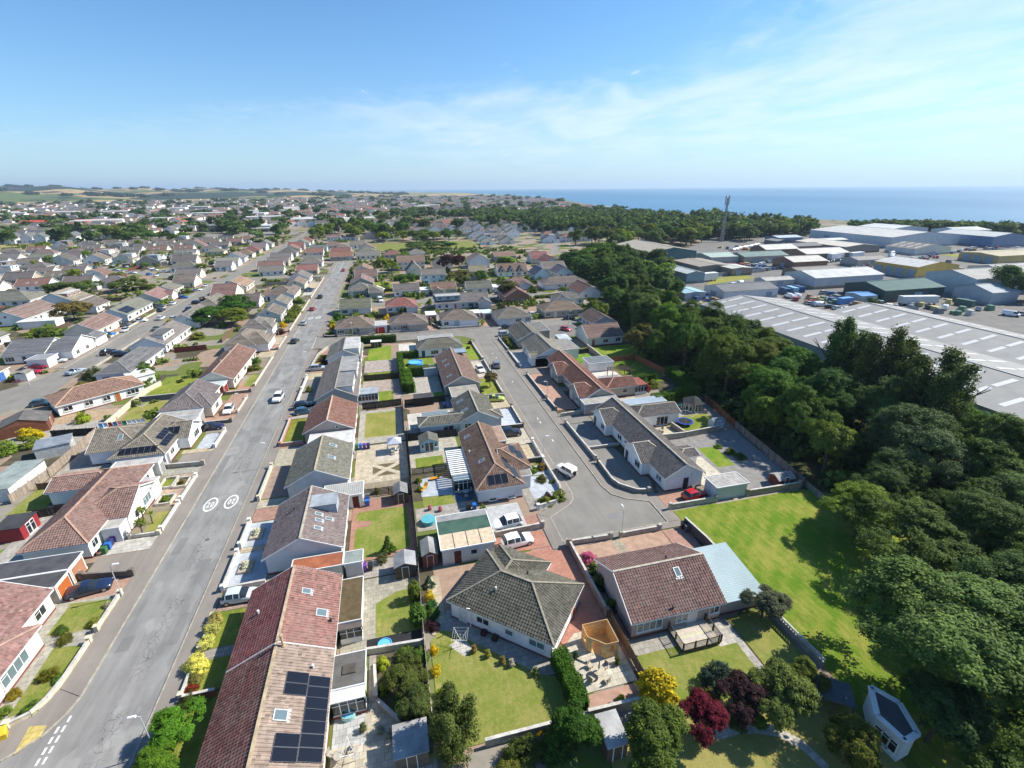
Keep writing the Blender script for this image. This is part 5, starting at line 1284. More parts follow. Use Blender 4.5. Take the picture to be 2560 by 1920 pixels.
def crown_arrays(seed,clumps,per,leaf,shape='round',clump_r=0.2,inner=0.3):
    """leaf clumps spread through a crown of radius 1 and half-height 1"""
    rng=np.random.default_rng(seed)
    d=rng.normal(size=(clumps,3));d /= np.linalg.norm(d,axis=1,keepdims=True)
    d[:,2]=np.where(d[:,2]<-0.55,-d[:,2],d[:,2])
    lob=rng.normal(size=(7,3));lob /= np.linalg.norm(lob,axis=1,keepdims=True)
    bulge=0.62+0.45*np.clip((d @ lob.T).max(1),0,1) ** 2.5+rng.normal(0,.05,clumps)
    rad=np.where(rng.random(clumps)<inner,rng.uniform(.25,.75,clumps),rng.uniform(.80,1.0,clumps))*bulge
    c=d*rad[:,None]
    if shape == 'lobed':  # a crown built of separate rounded boughs with gaps between
        K=15;ld=rng.normal(size=(K,3));ld /= np.linalg.norm(ld,axis=1,keepdims=True);ld[:,2]=np.where(ld[:,2]<-.35,-ld[:,2],ld[:,2])
        lc=ld*rng.uniform(.42,.74,(K,1));lr=rng.uniform(.26,.46,K);lc[0]=(0,0,.1);lr[0]=.55
        k=rng.choice(K,clumps,p=lr ** 2/(lr ** 2).sum());dd=d+ld[k]*.55;dd /= np.linalg.norm(dd,axis=1,keepdims=True)
        c=lc[k]+dd*(lr[k]*rng.uniform(.72,1.05,clumps))[:,None]
    if shape == 'cone':
        h=rng.random(clumps) ** 1.4;a=rng.uniform(0,2*math.pi,clumps);r=(1-h)*rng.uniform(.45,1.0,clumps)+.03
        c=np.stack([r*np.cos(a),r*np.sin(a),h*2-1],1)
    if shape == 'column':
        h=rng.random(clumps);a=rng.uniform(0,2*math.pi,clumps);r=np.sqrt(np.clip(1-(h*1.0) ** 5,0,1))*(0.55+.45*np.sin(np.clip(h*1.6+.25,0,math.pi)))*rng.uniform(.55,1,clumps)
        c=np.stack([r*np.cos(a),r*np.sin(a),h*2-1],1)
    if shape == 'dome':c[:,2]=np.abs(c[:,2])*1.8-.95
    if shape == 'plume':  # several upright sprays
        k=rng.integers(0,6,clumps);px=np.array([[0,0,1],[.5,.1,.75],[-.45,.2,.82],[.1,-.5,.7],[-.2,.5,.62],[.35,.45,.55]])[k]
        h=rng.random(clumps) ** .8;rr=(1-h*.8)*.62*rng.uniform(.3,1,clumps);a=rng.uniform(0,2*math.pi,clumps)
        c=np.stack([px[:,0]*(.5+.5*h)+rr*np.cos(a),px[:,1]*(.5+.5*h)+rr*np.sin(a),-1+h*(1+px[:,2])],1)
    cc=np.repeat(c,per,0);off=rng.normal(size=(clumps*per,3));off *= clump_r*rng.uniform(.3,1.0,(clumps*per,1))/(np.linalg.norm(off,axis=1,keepdims=True)+1e-9)*1.25
    off[:,2] *= 0.75
    p=cc+off
    base=rng.normal(.5,.16,clumps)
    tint=np.repeat(base,per)+rng.normal(0,.14,clumps*per)
    nr=off/clump_r*0.7+cc*0.5+np.array([0,0,.55])+rng.normal(0,.45,(clumps*per,3))
    sz=leaf*rng.uniform(.65,1.3,clumps*per)
    return p,nr,sz,tint
def crown_mesh(name,seed,*a,**k):return leaf_mesh(name,*crown_arrays(seed,*a,**k),seed)
def trunk_mesh(seed,limbs=6):
    rng=random.Random(seed);m=MB()  # unit tree: height 1, crown from 0.35 up
    m.tube((0,0,0),(.01,.0,.3),.034,.026,9,0,False);m.tube((.01,0,.3),(0,.015,.8),.026,.008,8,0,False)
    for i in range(limbs):
        a=i*2.4+rng.random();z=.26+.07*i;r=.16+.1*rng.random()
        p=(r*math.cos(a),r*math.sin(a),z+.2+.08*rng.random())
        m.tube((.005,.003,z),p,.014,.006,6,0,False)
        for s in (-.5,.5):m.tube(p,(p[0]+.09*math.cos(a+s),p[1]+.09*math.sin(a+s),p[2]+.1),.006,.003,5,0,False)
    return m.mesh('trunk','bark',True)
TRUNK=[trunk_mesh(i) for i in range(3)]
BIG=[crown_mesh('crown',20+i,420,80,.029,'lobed',clump_r=.11) for i in range(4)]
HUGE=[crown_mesh('crown',30+i,950,62,.0165,'lobed',clump_r=.07) for i in range(4)]
MID=[crown_mesh('crown',40+i,190,40,.05,'lobed',clump_r=.15) for i in range(5)]
LOW=[crown_mesh('crown',60+i,70,16,.125,clump_r=.24) for i in range(4)]
PLUME=[crown_mesh('crown',80+i,620,40,.030,'plume',clump_r=.12) for i in range(3)]
SHRUB=[crown_mesh('foliage',90+i,60,44,.085,'dome',clump_r=.24) for i in range(4)]
SHRUB_F=[crown_mesh('foliage',100+i,130,50,.052,'dome',clump_r=.18) for i in range(3)]
CONE=[crown_mesh('foliage',110+i,130,30,.07,'cone',clump_r=.13) for i in range(2)]
COLUMN=[crown_mesh('foliage',120+i,150,30,.085,'column',clump_r=.2) for i in range(2)]
G1,G2,G3,G4,G5=(0.080,0.136,0.024),(0.112,0.172,0.026),(0.057,0.104,0.024),(0.150,0.190,0.028),(0.090,0.126,0.042)
CU,PU,GO,YE,BL=(0.050,0.018,0.022),(0.125,0.013,0.026),(0.46,0.34,0.016),(0.30,0.32,0.030),(0.045,0.095,0.072)
_tr=random.Random(3)
def tree(x,y,h,r,color,label,lod=BIG,group=None,crown=0.68,name='leafy_tree',z=0.0):
    """h = total height, r = crown radius; the crown takes the top part"""
    t=thing(name,label,'tree',x,y,z,_tr.uniform(0,6.28),group)
    o=ob('trunk',_tr.choice(TRUNK),t);o.scale=(h*.9,h*.9,h*.82)
    if lod in (BIG,HUGE,MID):r *= 1.15;crown=min(1.02,crown*1.14)
    ch=h*crown/2
    c=ob('crown',_tr.choice(lod),t,(0,0,h-ch),0,tuple(v*_tr.uniform(.85,1.15) for v in color));c.scale=(r,r*_tr.uniform(.9,1.1),ch)
    return t
def shrub(x,y,r,h,color,label,kind=None,group=None,name='shrub',z=0.0,fine=False):
    ms={'cone':CONE,'column':COLUMN}.get(kind,SHRUB_F if fine else SHRUB)
    t=thing(name,label,'plant',x,y,z,_tr.uniform(0,6.28),group)
    o=ob('foliage',_tr.choice(ms),t,(0,0,h/2+(.02 if kind else h*.0)),0,tuple(v*_tr.uniform(.88,1.12) for v in color));o.scale=(r,r*_tr.uniform(.9,1.12),h/2)
    m=cached('stem',lambda:MB().tube((0,0,0),(.02,.01,.5),.05,.03,6).tube((0,0,.1),(.15,.1,.5),.03,.015,5).tube((0,0,.1),(-.14,.08,.5),.03,.015,5).mesh('stem','bark'))
    st=ob('stem',m,t);st.scale=(max(.3,r),max(.3,r),h)
    return t
def hedge(pts,w,hgt,color,label,dens=70,leaf=.12,group=None):
    """clipped hedge along a line: solid leafy block"""
    t=thing('hedge',label,'hedge',pts[0][0],pts[0][1],0,0,group);rng=np.random.default_rng(int(abs(pts[0][0]*31+pts[0][1]*17))+5)
    core=MB();P_,N_=[],[]
    for (ax,ay),(bx,by) in zip(pts[:-1],pts[1:]):
        L=math.hypot(bx-ax,by-ay);ux,uy=(bx-ax)/L,(by-ay)/L;vx,vy=-uy,ux
        ax -= pts[0][0];ay -= pts[0][1]
        n=int((L*w+2*L*hgt+2*w*hgt)*dens)
        f=rng.random(n);s=rng.uniform(-.06,L+.06,n);k=rng.random(n)
        top=f<w/(w+2*hgt)
        lat=np.where(top,rng.uniform(-w/2,w/2,n),np.where(k<.5,-w/2,w/2));z=np.where(top,hgt,rng.uniform(.02,hgt,n))
        end=rng.random(n)<.06;s=np.where(end & ~top,np.where(k<.5,0,L),s);lat=np.where(end & ~top,rng.uniform(-w/2,w/2,n),lat)
        wob=.10*np.sin(s*1.9+ax)+.06*np.sin(s*4.3)
        lat=lat*(1+wob) ;z=z*(1+.5*wob)
        P_.append(np.stack([ax+ux*s+vx*lat,ay+uy*s+vy*lat,z],1)+rng.normal(0,.05,(n,3)))
        N_.append(np.stack([np.where(top,0,vx*np.sign(lat)),np.where(top,0,vy*np.sign(lat)),np.where(top,1.0,.45)],1)+rng.normal(0,.5,(n,3)))
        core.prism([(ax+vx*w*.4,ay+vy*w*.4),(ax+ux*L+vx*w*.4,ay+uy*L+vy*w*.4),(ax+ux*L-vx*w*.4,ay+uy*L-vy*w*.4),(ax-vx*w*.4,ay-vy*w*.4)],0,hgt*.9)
    p=np.concatenate(P_);nn=np.concatenate(N_)
    o=ob('foliage',leaf_mesh('foliage',p,nn,leaf*rng.uniform(.7,1.3,len(p)),rng.normal(.5,.18,len(p)),9),t,color=color)
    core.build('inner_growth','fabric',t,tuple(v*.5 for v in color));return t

# ---- hedges
hedge([(12.75,32.6),(13.0,29.6),(13.1,27.0)],1.5,2.0,(0.050,0.115,0.012),'tall clipped green hedge between the big lawn and the patio',130,.085)
hedge([(0.3,133.5),(0.6,119.5),(0.8,108.6)],1.3,2.2,(0.060,0.120,0.014),'long green hedge along the back fence beside the paddling pool garden')
hedge([(2.2,119.6),(9.2,119.0)],1.6,2.4,G1,'dark hedge across the garden south of the paddling pool')
hedge([(1.6,118.5),(2.2,107.6)],1.7,2.4,(0.075,0.15,0.016),'bright green hedge beside the artificial turf garden')
hedge([(0.4,134.2),(8.6,134.2)],1.2,1.9,G1,'clipped hedge behind the paddling pool')
hedge([(-11.8,152.4),(-0.2,151.2)],1.5,2.2,(0.050,0.095,0.014),'broad hedge along the link road in front of the corner house')
hedge([(53.6,86.2),(62,88.2),(66.5,88.8)],2.0,2.5,(0.070,0.135,0.014),'thick rounded hedge behind the hexagonal summerhouse')
hedge([(54.4,99.6),(62,100.4)],1.6,1.8,(0.055,0.110,0.016),'green hedge beyond the red leaved shrub')
hedge([(66.6,90),(67.5,103)],2.4,2.2,(0.060,0.125,0.016),'sunlit hedge running along the foot of the wood')
hedge([(2,262),(15,264)],2.0,2.2,(0.045,0.11,0.014),'long clipped hedge in front of the steep brown house',30,.2)
hedge([(52,235),(92,236)],1.6,1.6,G1,'low hedge behind the hipped houses below the wood',25,.2)

# ---- trees near the camera
tree(1.5,26.8,7.2,2.9,(0.085,0.105,0.026),'feathery grey-green tree beside the small grey shed roof, bottom centre',PLUME,crown=.93,name='birch_tree')
tree(-2.3,33.6,3.0,1.9,(0.075,0.105,0.020),'loose green shrub tree in the dark planting bed',BIG,crown=.9,name='small_tree')
tree(-1.4,30.6,3.4,1.7,(0.070,0.100,0.022),'leafy pale green small tree by the fence bottom centre',BIG,crown=.9,name='small_tree')
tree(16.6,21.4,6.0,2.8,(0.070,0.110,0.022),'bright green spreading tree at the bottom edge beside the maroon maple',BIG,crown=.85)
tree(11.5,24.5,4.3,2.0,(0.032,0.072,0.012),'dark green bush tree at the end of the tall hedge',BIG,crown=.95,name='small_tree')
tree(22.7,22.9,3.7,1.8,PU,'deep maroon maple tree by the curved garden path',BIG,crown=.9,name='maple_tree')
tree(27.2,23.4,3.9,2.05,(0.045,0.020,0.024),'purple-brown smoke tree behind the maroon maple',BIG,crown=.92,name='smoke_tree')
tree(30.2,22.4,5.2,2.5,(0.098,0.120,0.030),'pale olive leafy tree right of the purple tree',BIG,crown=.9)
tree(34.4,23.8,3.6,1.5,(0.090,0.115,0.024),'small olive tree by the pierced wall end',BIG,crown=.9,name='small_tree')
tree(36.9,32.2,3.7,2.1,(0.085,0.105,0.050),'grey-green flowering bush against the end of the lean-to',BIG,crown=.95,name='small_tree')
tree(33.0,17.8,4.6,2.2,(0.080,0.120,0.018),'yellow-green tree beside the white building, bottom right',BIG,crown=.9)
shrub(20.1,26.2,1.7,3.7,(0.34,0.26,0.012),'golden yellow conifer bush at the lawn corner','column',fine=True,name='conifer_bush')
shrub(26.9,26.8,1.6,2.4,(0.028,0.060,0.048),'rounded blue-green conifer at the lawn edge',fine=True,name='conifer_bush')
shrub(24.9,24.8,1.2,1.8,(0.07,0.075,0.02),'brownish green bush between maroon and purple trees')
shrub(28.8,24.2,.7,3.2,(0.24,0.22,0.04),'yellow leaved sprig beside the purple tree')
shrub(26.4,22.6,.8,1.0,G5,'low grey-green shrub by the curved path');shrub(28.2,22.4,.8,1.0,G2,'low green shrub right of it by the curved path')
for i,(x,y,r,h,c,k,l) in enumerate([(-0.9,44.6,.8,2.6,G2,'column','upright green conifer on the fence line beside the small lawn'),(-0.8,41.2,1.0,2.3,G1,'column','dark upright conifer nearer on the same fence line'),
        (0.9,41.6,.75,1.3,G1,None,'dark clipped shrub at the bungalow corner'),(0.8,44.2,.7,1.3,GO,None,'round golden bush against the fence'),(0.8,42.7,.75,1.4,(0.03,0.10,0.03),None,'round deep green bush below the golden one'),
        (0.9,46.2,.75,1.6,BL,'cone','blue-green dwarf spruce by the fence'),(0.7,40.0,.8,.9,CU,None,'dark purple shrub at the path corner'),
        (0.6,37.0,.5,.9,GO,None,'small yellow bush on the lawn side of the fence, upper'),(0.6,34.6,.6,1.0,GO,None,'small yellow bush on the lawn side of the fence, lower'),(0.7,32.2,.5,.8,YE,None,'yellow-green bush near the feathery tree'),
        (-4.6,36.6,.7,1.3,YE,None,'yellow-green shrub at the bed edge, upper'),(-4.6,33.8,.7,1.1,(0.16,0.17,0.02),None,'yellow-green shrub at the bed edge, lower'),(-3.6,35.2,.9,1.4,G3,None,'dark green shrub in the planting bed'),(-2.4,37.2,1.0,1.4,G1,None,'green shrub at the head of the planting bed'),(-0.9,36.4,.9,1.6,G2,None,'green shrub by the fence in the planting bed'),
        (-3.2,31.8,.9,1.3,G3,None,'dark shrub near the low planter wall'),(7.0,25.0,1.6,1.9,(0.06,0.085,0.016),None,'olive shrub below the lawn wall, left'),(9.8,24.6,1.6,2.0,G3,None,'dark green shrub below the lawn wall, right'),(8.9,26.7,.5,.7,GO,None,'tuft of yellow flowers on the lawn wall'),(5.4,24.2,1.3,1.5,(0.10,0.12,0.02),None,'light olive shrub at the bottom edge of the lawn wall'),
        (-3.8,53.6,1.0,2.6,G1,'cone','dark green conifer at the foot of the brick edged lawn'),(-4.6,52.0,.8,1.3,G5,None,'grey-green shrub beside the colourful bins'),(-5.4,67.9,.6,1.0,YE,None,'yellow-green shrub before the slatted fence'),
        (17.2,27.4,.45,.7,YE,None,'small lime shrub in the pink gravel strip')]):
    shrub(x,y,r,h,c,l,k,fine=True)
# front gardens, west side of the first red roof
for i,(x,y,r,h,c,l) in enumerate([(-22.9,46.9,.9,1.3,(0.34,0.36,0.11),'pale yellow shrub nearest the silver car'),(-22.9,45.6,.9,1.3,(0.38,0.38,0.12),'pale yellow shrub second from the silver car'),(-22.9,43.9,1.0,1.1,(0.52,0.46,0.12),'bright yellow shrub beside the garden path'),
        (-22.9,41.2,1.25,1.6,(0.66,0.56,0.12),'large bright yellow bush overhanging the pavement'),(-22.6,39.6,.7,.9,(0.20,0.20,0.06),'small lime shrub below the large yellow bush'),(-22.6,38.5,.7,.8,(0.16,0.03,0.02),'russet low shrub in the second lawn'),(-22.3,37.2,1.0,1.3,(0.075,0.09,0.02),'olive round bush at the red wall')]):
    shrub(x,y,r,h,c,l,fine=True)
tree(-21.9,33.9,3.3,1.9,(0.085,0.17,0.014),'bright green bushy tree beside the lowest lamp post',BIG,crown=.97,name='small_tree');tree(-22.4,31.0,2.8,1.6,(0.08,0.15,0.014),'bright green bush at the bottom edge below the lamp post',BIG,crown=.97,name='small_tree')
for i,(x,y,r,h,c,l) in enumerate([(-39.0,49.7,.7,.8,G1,'dark clump at the end of the upper lawn, lower left'),(-38.0,48.3,.8,.9,(0.09,0.11,0.02),'olive clump beside the slab path, lower left'),(-35.9,50.0,.8,.8,(0.20,0.20,0.03),'yellow-green clump on the front wall, lower left'),(-37.0,43.8,.9,.9,(0.11,0.12,0.015),'round olive bush in the lower lawn island'),(-39.1,42.3,.7,.7,(0.20,0.20,0.02),'lime tuft on the slabs by the lower lawn'),(-39.0,40.4,.8,.7,G2,'green tuft at the lower left corner'),(-36.5,40.3,.9,.8,G1,'dark green shrub on the curved wall'),(-35.9,43.2,.6,.7,G2,'green shrub along the front wall of the lower lawn'),(-35.8,52.6,.5,.8,(0.3,0.28,0.2),'pale flowering plant on the front wall')]):
    shrub(x,y,r,h,c,l,fine=True)
# cabbage palms in the bungalow front garden
def palm(x,y,h,label):
    t=thing('cabbage_palm',label,'palm',x,y);m=MB();m.tube((0,0,0),(.08,.05,h),.1,.07,8,0,False);m.build('trunk','bark',t)
    heads=[(.08,.05,h)] if h<1.8 else [(.08,.05,h),(.5,.2,h-.2),(-.35,.3,h-.25)]
    rng=np.random.default_rng(int(h*100));m=MB()
    for hx,hy,hz in heads:
        if (hx,hy) != (.08,.05):m.tube((.05,.03,h*.6),(hx,hy,hz),.06,.05,6)
        for k in range(46):
            a,e=rng.uniform(0,6.28),rng.uniform(-.5,1.3);L=rng.uniform(.55,.85)
            d=Vector((math.cos(a)*math.cos(e),math.sin(a)*math.cos(e),math.sin(e)));s=d.cross(Vector((0,0,1))).normalized()*.05;b=Vector((hx,hy,hz));mid=b+d*L*.55;tip=b+d*L+Vector((0,0,-.18))
            m.tint[len(m.f)]=rng.random();m.add([b-s*.4,b+s*.4,mid+s,mid-s],[(0,1,2,3)]);m.tint[len(m.f)]=rng.random();m.add([mid-s,mid+s,tip],[(0,1,2)])
    m.build('fronds','leaf',t,(0.16,0.20,0.035))
palm(-37.4,65.8,2.3,'tall cabbage palm nearest the driveway');palm(-37.2,68.4,1.7,'shorter cabbage palm in the middle of the bed');palm(-38.8,69.6,1.9,'cabbage palm closest to the white gable')
# shrubs in other gardens: (x, y, r, h, colour, words)
for x,y,r,h,c,l in [(-37.0,79.0,.6,.7,(0.18,0.12,0.03),'orange and green planted box before the white gable'),(-37.5,74.2,.7,.9,G4,'green planting in the raised box near the palms'),
        (-38.8,140.4,1.7,2.2,G1,'round dark bush before the red-brown gabled house'),(-37.2,134.8,1.5,1.7,G4,'yellow-green bush beside the front lawn of the long house'),(-38.8,134.4,1.2,1.4,(0.12,0.10,0.03),'rusty green bush next to the yellow-green one'),
        (-37.8,170.6,2.0,1.8,CU,'dark purple shrub on the west pavement edge'),(-38.4,180.2,1.6,1.9,GO,'golden bush above the purple shrub'),(-37.8,186.4,2.2,2.0,G2,'green shrub above the golden bush'),(-37.6,193.5,2.6,3.0,G4,'leafy green shrub in the eighth west garden'),(-37.2,200,2.4,3.2,G2,'taller green shrub at the eighth west garden wall'),(-37.8,207,2.0,2.6,G2,'green shrub in the ninth west garden'),(-38,219,2.0,2.6,G1,'rounded shrub by the ninth west drive'),
        (-20.6,139.6,1.3,1.4,(0.16,0.17,0.02),'yellow-green shrub on the junction corner, upper'),(-21.0,136.6,1.3,1.3,(0.12,0.06,0.04),'rust coloured shrub on the junction corner'),(-21.4,133.8,1.1,1.2,GO,'golden shrub beside the silver van'),(-19.6,134.8,1.3,1.6,CU,'dark red shrub behind the golden shrub'),(-21.6,115,.8,1.8,G4,'slender bush in the grey gravel front'),
        (-20.4,183,2.2,3.6,G1,'green tree-like bush on the corner of the link road'),(-21.4,176,1.3,2.0,YE,'yellow shrub by the corner lamp'),(-21.2,172,1.3,1.8,GO,'golden shrub just below the corner lamp'),(-21.6,166,1.4,1.3,G4,'low shrub at the corner kerb'),(-18.6,163.4,1.4,1.2,G2,'green shrub before the red garage house, left'),(-14,162.6,1.4,1.3,G4,'lime shrub before the red garage house, middle'),(-9.5,181.5,2.4,2.6,G4,'green bush before the mossy bungalow'),(-2.8,176.6,1.7,3.2,GO,'golden conifer between the first two hipped bungalows'),
        (33.8,140.6,1.5,1.7,G4,'yellow-green shrub on the close corner, upper'),(33.8,137.4,1.5,1.6,(0.20,0.19,0.03),'yellow shrub on the close corner, middle'),(33.9,134.6,1.3,1.5,(0.11,0.13,0.03),'olive shrub on the close corner, lower'),(22.3,143,1.0,1.2,CU,'dark red bush on the other corner of the close'),(20.8,138,.8,.8,(0.09,0.03,0.02),'reddish border plant in the striped lawn'),
        (18.9,63.2,.0,0,G1,''),
        (19.8,58.5,1.3,1.3,(0.13,0.13,0.02),'olive shrub at the drive gatepost'),(21.9,59.0,1.4,1.4,(0.12,0.14,0.02),'broad yellow-green shrub on the curved wall corner'),(22.6,60.0,.9,1.0,(0.16,0.15,0.02),'small lime shrub inside the curved wall'),(20.6,59.9,.7,.9,CU,'small purple shrub in the corner bed'),(21.0,64.6,1.0,1.0,(0.075,0.085,0.02),'dark olive bush in the pale gravel'),(22.5,63.6,.5,.6,G4,'small bush near the curved wall'),(20.2,67.3,1.1,1.2,(0.10,0.17,0.012),'bright green bush in the blue-grey gravel'),(22.1,67.8,1.0,1.1,(0.17,0.11,0.03),'orange tinted bush by the front wall'),(19.6,69.7,.5,.8,(0.2,0.16,0.03),'yellowish shrub at the porch'),
        (10.1,58.6,.6,1.9,(0.12,0.18,0.015),'upright lime green shrub at the end of the driveway'),(1.3,69.3,.7,.9,G4,'green clump beside the orange lounger'),(1.2,66.8,.6,.8,G2,'leafy pot group by the fence'),
        (21.3,45.2,1.2,1.3,(0.42,0.10,0.22),'pink flowering hydrangea against the boundary wall'),(21.2,43.2,1.0,1.6,G1,'dark green climber below the pink hydrangea'),(21.0,40.6,.8,2.2,G3,'dark ivy growth by the tan gable wall, upper'),(20.9,37.4,.8,2.0,G3,'dark ivy growth by the tan gable wall, lower'),
        (56.8,64.4,1.1,.9,G1,'dark low shrub in the grey gravel garden'),(57.6,62.4,1.3,1.0,G3,'dark spreading shrub nearer the red shed'),(56.0,66.6,.8,.7,G2,'small shrub above it in the gravel garden'),
        (56.6,95.4,1.7,1.8,(0.22,0.03,0.035),'crimson leaved shrub beyond the conservatory'),(59.2,96.6,2.0,1.6,(0.13,0.15,0.02),'rounded golden green bush in the end garden'),(56.2,97.6,1.1,2.0,G1,'ball shaped dark shrub by the hedge, left'),(57.8,98.4,1.0,1.9,G1,'ball shaped dark shrub by the hedge, right'),
        (-65.2,138.6,2.6,3.4,G1,'dark green garden tree behind the slate bungalow'),(-62.0,133.4,2.5,3.4,(0.10,0.16,0.02),'bright green round garden tree by the white garage'),(-77.4,139.4,2.4,3.2,(0.08,0.095,0.03),'straggly bush at the bend of the west street'),(-77.6,133.8,1.5,1.2,(0.2,0.17,0.03),'yellow rockery plants on the bend'),(-79,130.4,1.4,1.0,G5,'grey rockery plants on the bend'),
        (-65.4,109.8,1.4,2.4,YE,'upright lime shrub on the slab garden'),(-60.6,109.6,1.2,1.4,G2,'round green bush by the block wall'),(-58.4,117,1.3,1.5,G2,'round bush against the pale wall'),(-71.8,104.6,2.0,2.2,GO,'golden dome shaped tree, right of a pair'),(-78.6,102.0,2.0,2.2,GO,'golden dome shaped tree, left of a pair'),(-72.8,98.8,2.4,2.2,G4,'yellow-green thicket between the golden trees and shed'),(-69.4,100.2,1.9,2.0,G4,'yellow-green bush right of the thicket'),
        (-63.4,172.4,2.6,2.4,G4,'pale green garden bush behind the dormer house'),(-79.2,196,1.7,2.0,GO,'golden round shrub on the west street'),(-93.6,175.6,1.6,1.9,(0.13,0.16,0.02),'lime shrub in front of the slate white house'),(-94.8,142.4,1.4,.9,(0.5,0.2,0.35),'pink flower bed on the bend'),
        (-94.2,258,2.6,2.6,G5,'round dark bush on the corner plot'),(-80.6,236,1.6,2.0,CU,'small purple bush across the west street'),(-115,190,2.6,2.6,G3,'dark round garden bush far left'),(-119,196,4.5,2.2,G4,'pale green thicket far left')]:
    if l:shrub(x,y,r,h,c,l)

# ---- the belt of trees between the gardens and the big warehouse
BT=[(67.5,54.5,10,3.8,G2,'small light green tree in the belt above the red shed'),(70.5,63,12,4.8,G1,'green tree in the belt above the gravel garden'),(58.6,33.2,9.0,6.6,(0.085,0.125,0.026),'big round tree casting its shadow on the play lawn'),(58.6,40.4,7.4,4.8,(0.115,0.170,0.022),'rounder light green tree beside the big one by the lawn fence'),
      (47.0,19.5,12.5,8.0,(0.098,0.135,0.044),'huge spreading tree at the lower right corner'),(59,22,11,6.0,G3,'dark tree behind the huge spreading tree'),(74.5,46.5,13.5,7.0,(0.090,0.115,0.055),'broad grey-green tree in the belt below the poplars'),(85,40,14,7,G3,'dark tree at the right edge below the warehouse'),(68,33,11,5.6,G3,'dark tree between the lawn trees and the right edge'),(66,43,9.5,4.8,G3,'deep shaded tree behind the lawn fence'),(41.4,17.4,7.2,3.3,G3,'dark tree leaning over the white outbuilding'),(42.0,11.6,6,3.8,G3,'dark tree in the bottom right corner'),(47,12.5,9,5,G1,'tree in the bottom right corner behind the dark one'),(54,12,10,6,G3,'dark tree right of the corner tree'),(66,23,12,6,G1,'tree behind the corner at the right edge'),(78,33,12,6,G5,'greyish tree at the right edge'),(66.5,24,9,5,G2,'light green tree low at the right edge'),
      (76,66,13,6,G3,'dark tree in the heart of the belt'),(83,58,13,6.0,G5,'greyish tree in the belt beside the warehouse wall'),(71.5,74,12,5.6,G1,'tree above the blue playhouse'),(79,77,13.5,6.2,G1,'broad tree above the summerhouse'),(82,68,12.5,6,G3,'dark tree by the foot of the poplars'),(93,56,12,5,G1,'tree against the warehouse corner'),(97,44,12,5,G2,'light tree in front of the warehouse end'),(90,49,12,5.4,G1,'tree below the rightmost poplar'),(67,68.5,8,3.2,G2,'slim green tree by the gravel garden fence')]
for x,y,h,r,c,l in BT:tree(x,y,h,r,c,l,HUGE if r>4.7 else BIG,crown=.82)
for x,y,h,r,l in ((89.8,75.4,20,6.4,'tall poplar-like tree before the warehouse, leftmost of three'),(89.9,65.4,20.5,6.6,'tall poplar-like tree before the warehouse, middle of three'),(88.4,54.8,20,7.0,'tall poplar-like tree before the warehouse, rightmost of three')):
    tree(x,y,h,r,(0.070,0.105,0.028),l,PLUME,crown=.9,name='poplar_tree')
_bt=random.Random(5);_n=0
def tone(c):return {G1:'mid green',G2:'light green',G3:'dark green',G5:'greyish green',CU:'dark copper'}.get(c,'olive green')
def belt_side(x,y):
    f=(x-np.interp(y,[80,120,160,210,290],[70,73,82,104,104]))/26
    return 'garden side' if f<.33 else 'middle' if f<.75 else 'warehouse side'
def belt_mark(y):
    for a,b in ((92,'six sided summerhouse'),(108,'red tiled conservatory'),(120,'shaded back lawn'),(135,'bright green back lawn'),(152,'brown mottled bungalow'),(172,'dark brown gabled bungalow'),(192,'white crossing gables'),(212,'upper street'),(232,'third row of bungalows'),(256,'slate gabled house'),(280,'red roofed corner group')):
        if y<a:return b
    return 'teal warehouse'
BELT=[(72,86),(81,86),(90,82),(75,95),(84,94),(92,92),(73,104),(80,104),(88,103),(95,101),(71,113),(79,114),(87,113),(94,111),(76,122),(84,122),(92,121),(98,120),(78,131),(86,131),(94,130),(82,140),(90,140),(98,138),(86,149),(94,149),(102,147),(88,159),(97,158),(105,157),(84,168),(92,168),(100,168),(109,168),(88,178),(97,178),(106,178),(115,176),(95,188),(104,188),(113,187),(100,198),(109,198),(118,197),(106,208),(115,208),(124,206),(112,218),(121,218),(130,216),(106,228),(116,228),(126,228),(136,226),(100,240),(111,240),(122,240),(133,240),(143,246),(104,252),(115,252),(127,252),(138,252),(110,264),(122,265),(134,265),(146,262),(106,277),(118,278),(130,278),(142,276),(112,291),(125,291),(138,290)]
for x,y in BELT:
    if x>93 and 116<y<172:continue
    x += _bt.uniform(-2,2);y += _bt.uniform(-2.4,2.4);c=_bt.choice([G1,G1,G2,G3,G3,G5,(0.085,0.12,0.022)]);lod=HUGE if y<125 else BIG if y<200 else MID
    if _bt.random()<.03:c=CU
    tree(x,y,_bt.uniform(10,14.5),_bt.uniform(4.6,6.2),c,'%s belt tree, %s, beside the %s'%(tone(c),belt_side(x,y),belt_mark(y)),lod,'trees of the dense belt',.85)
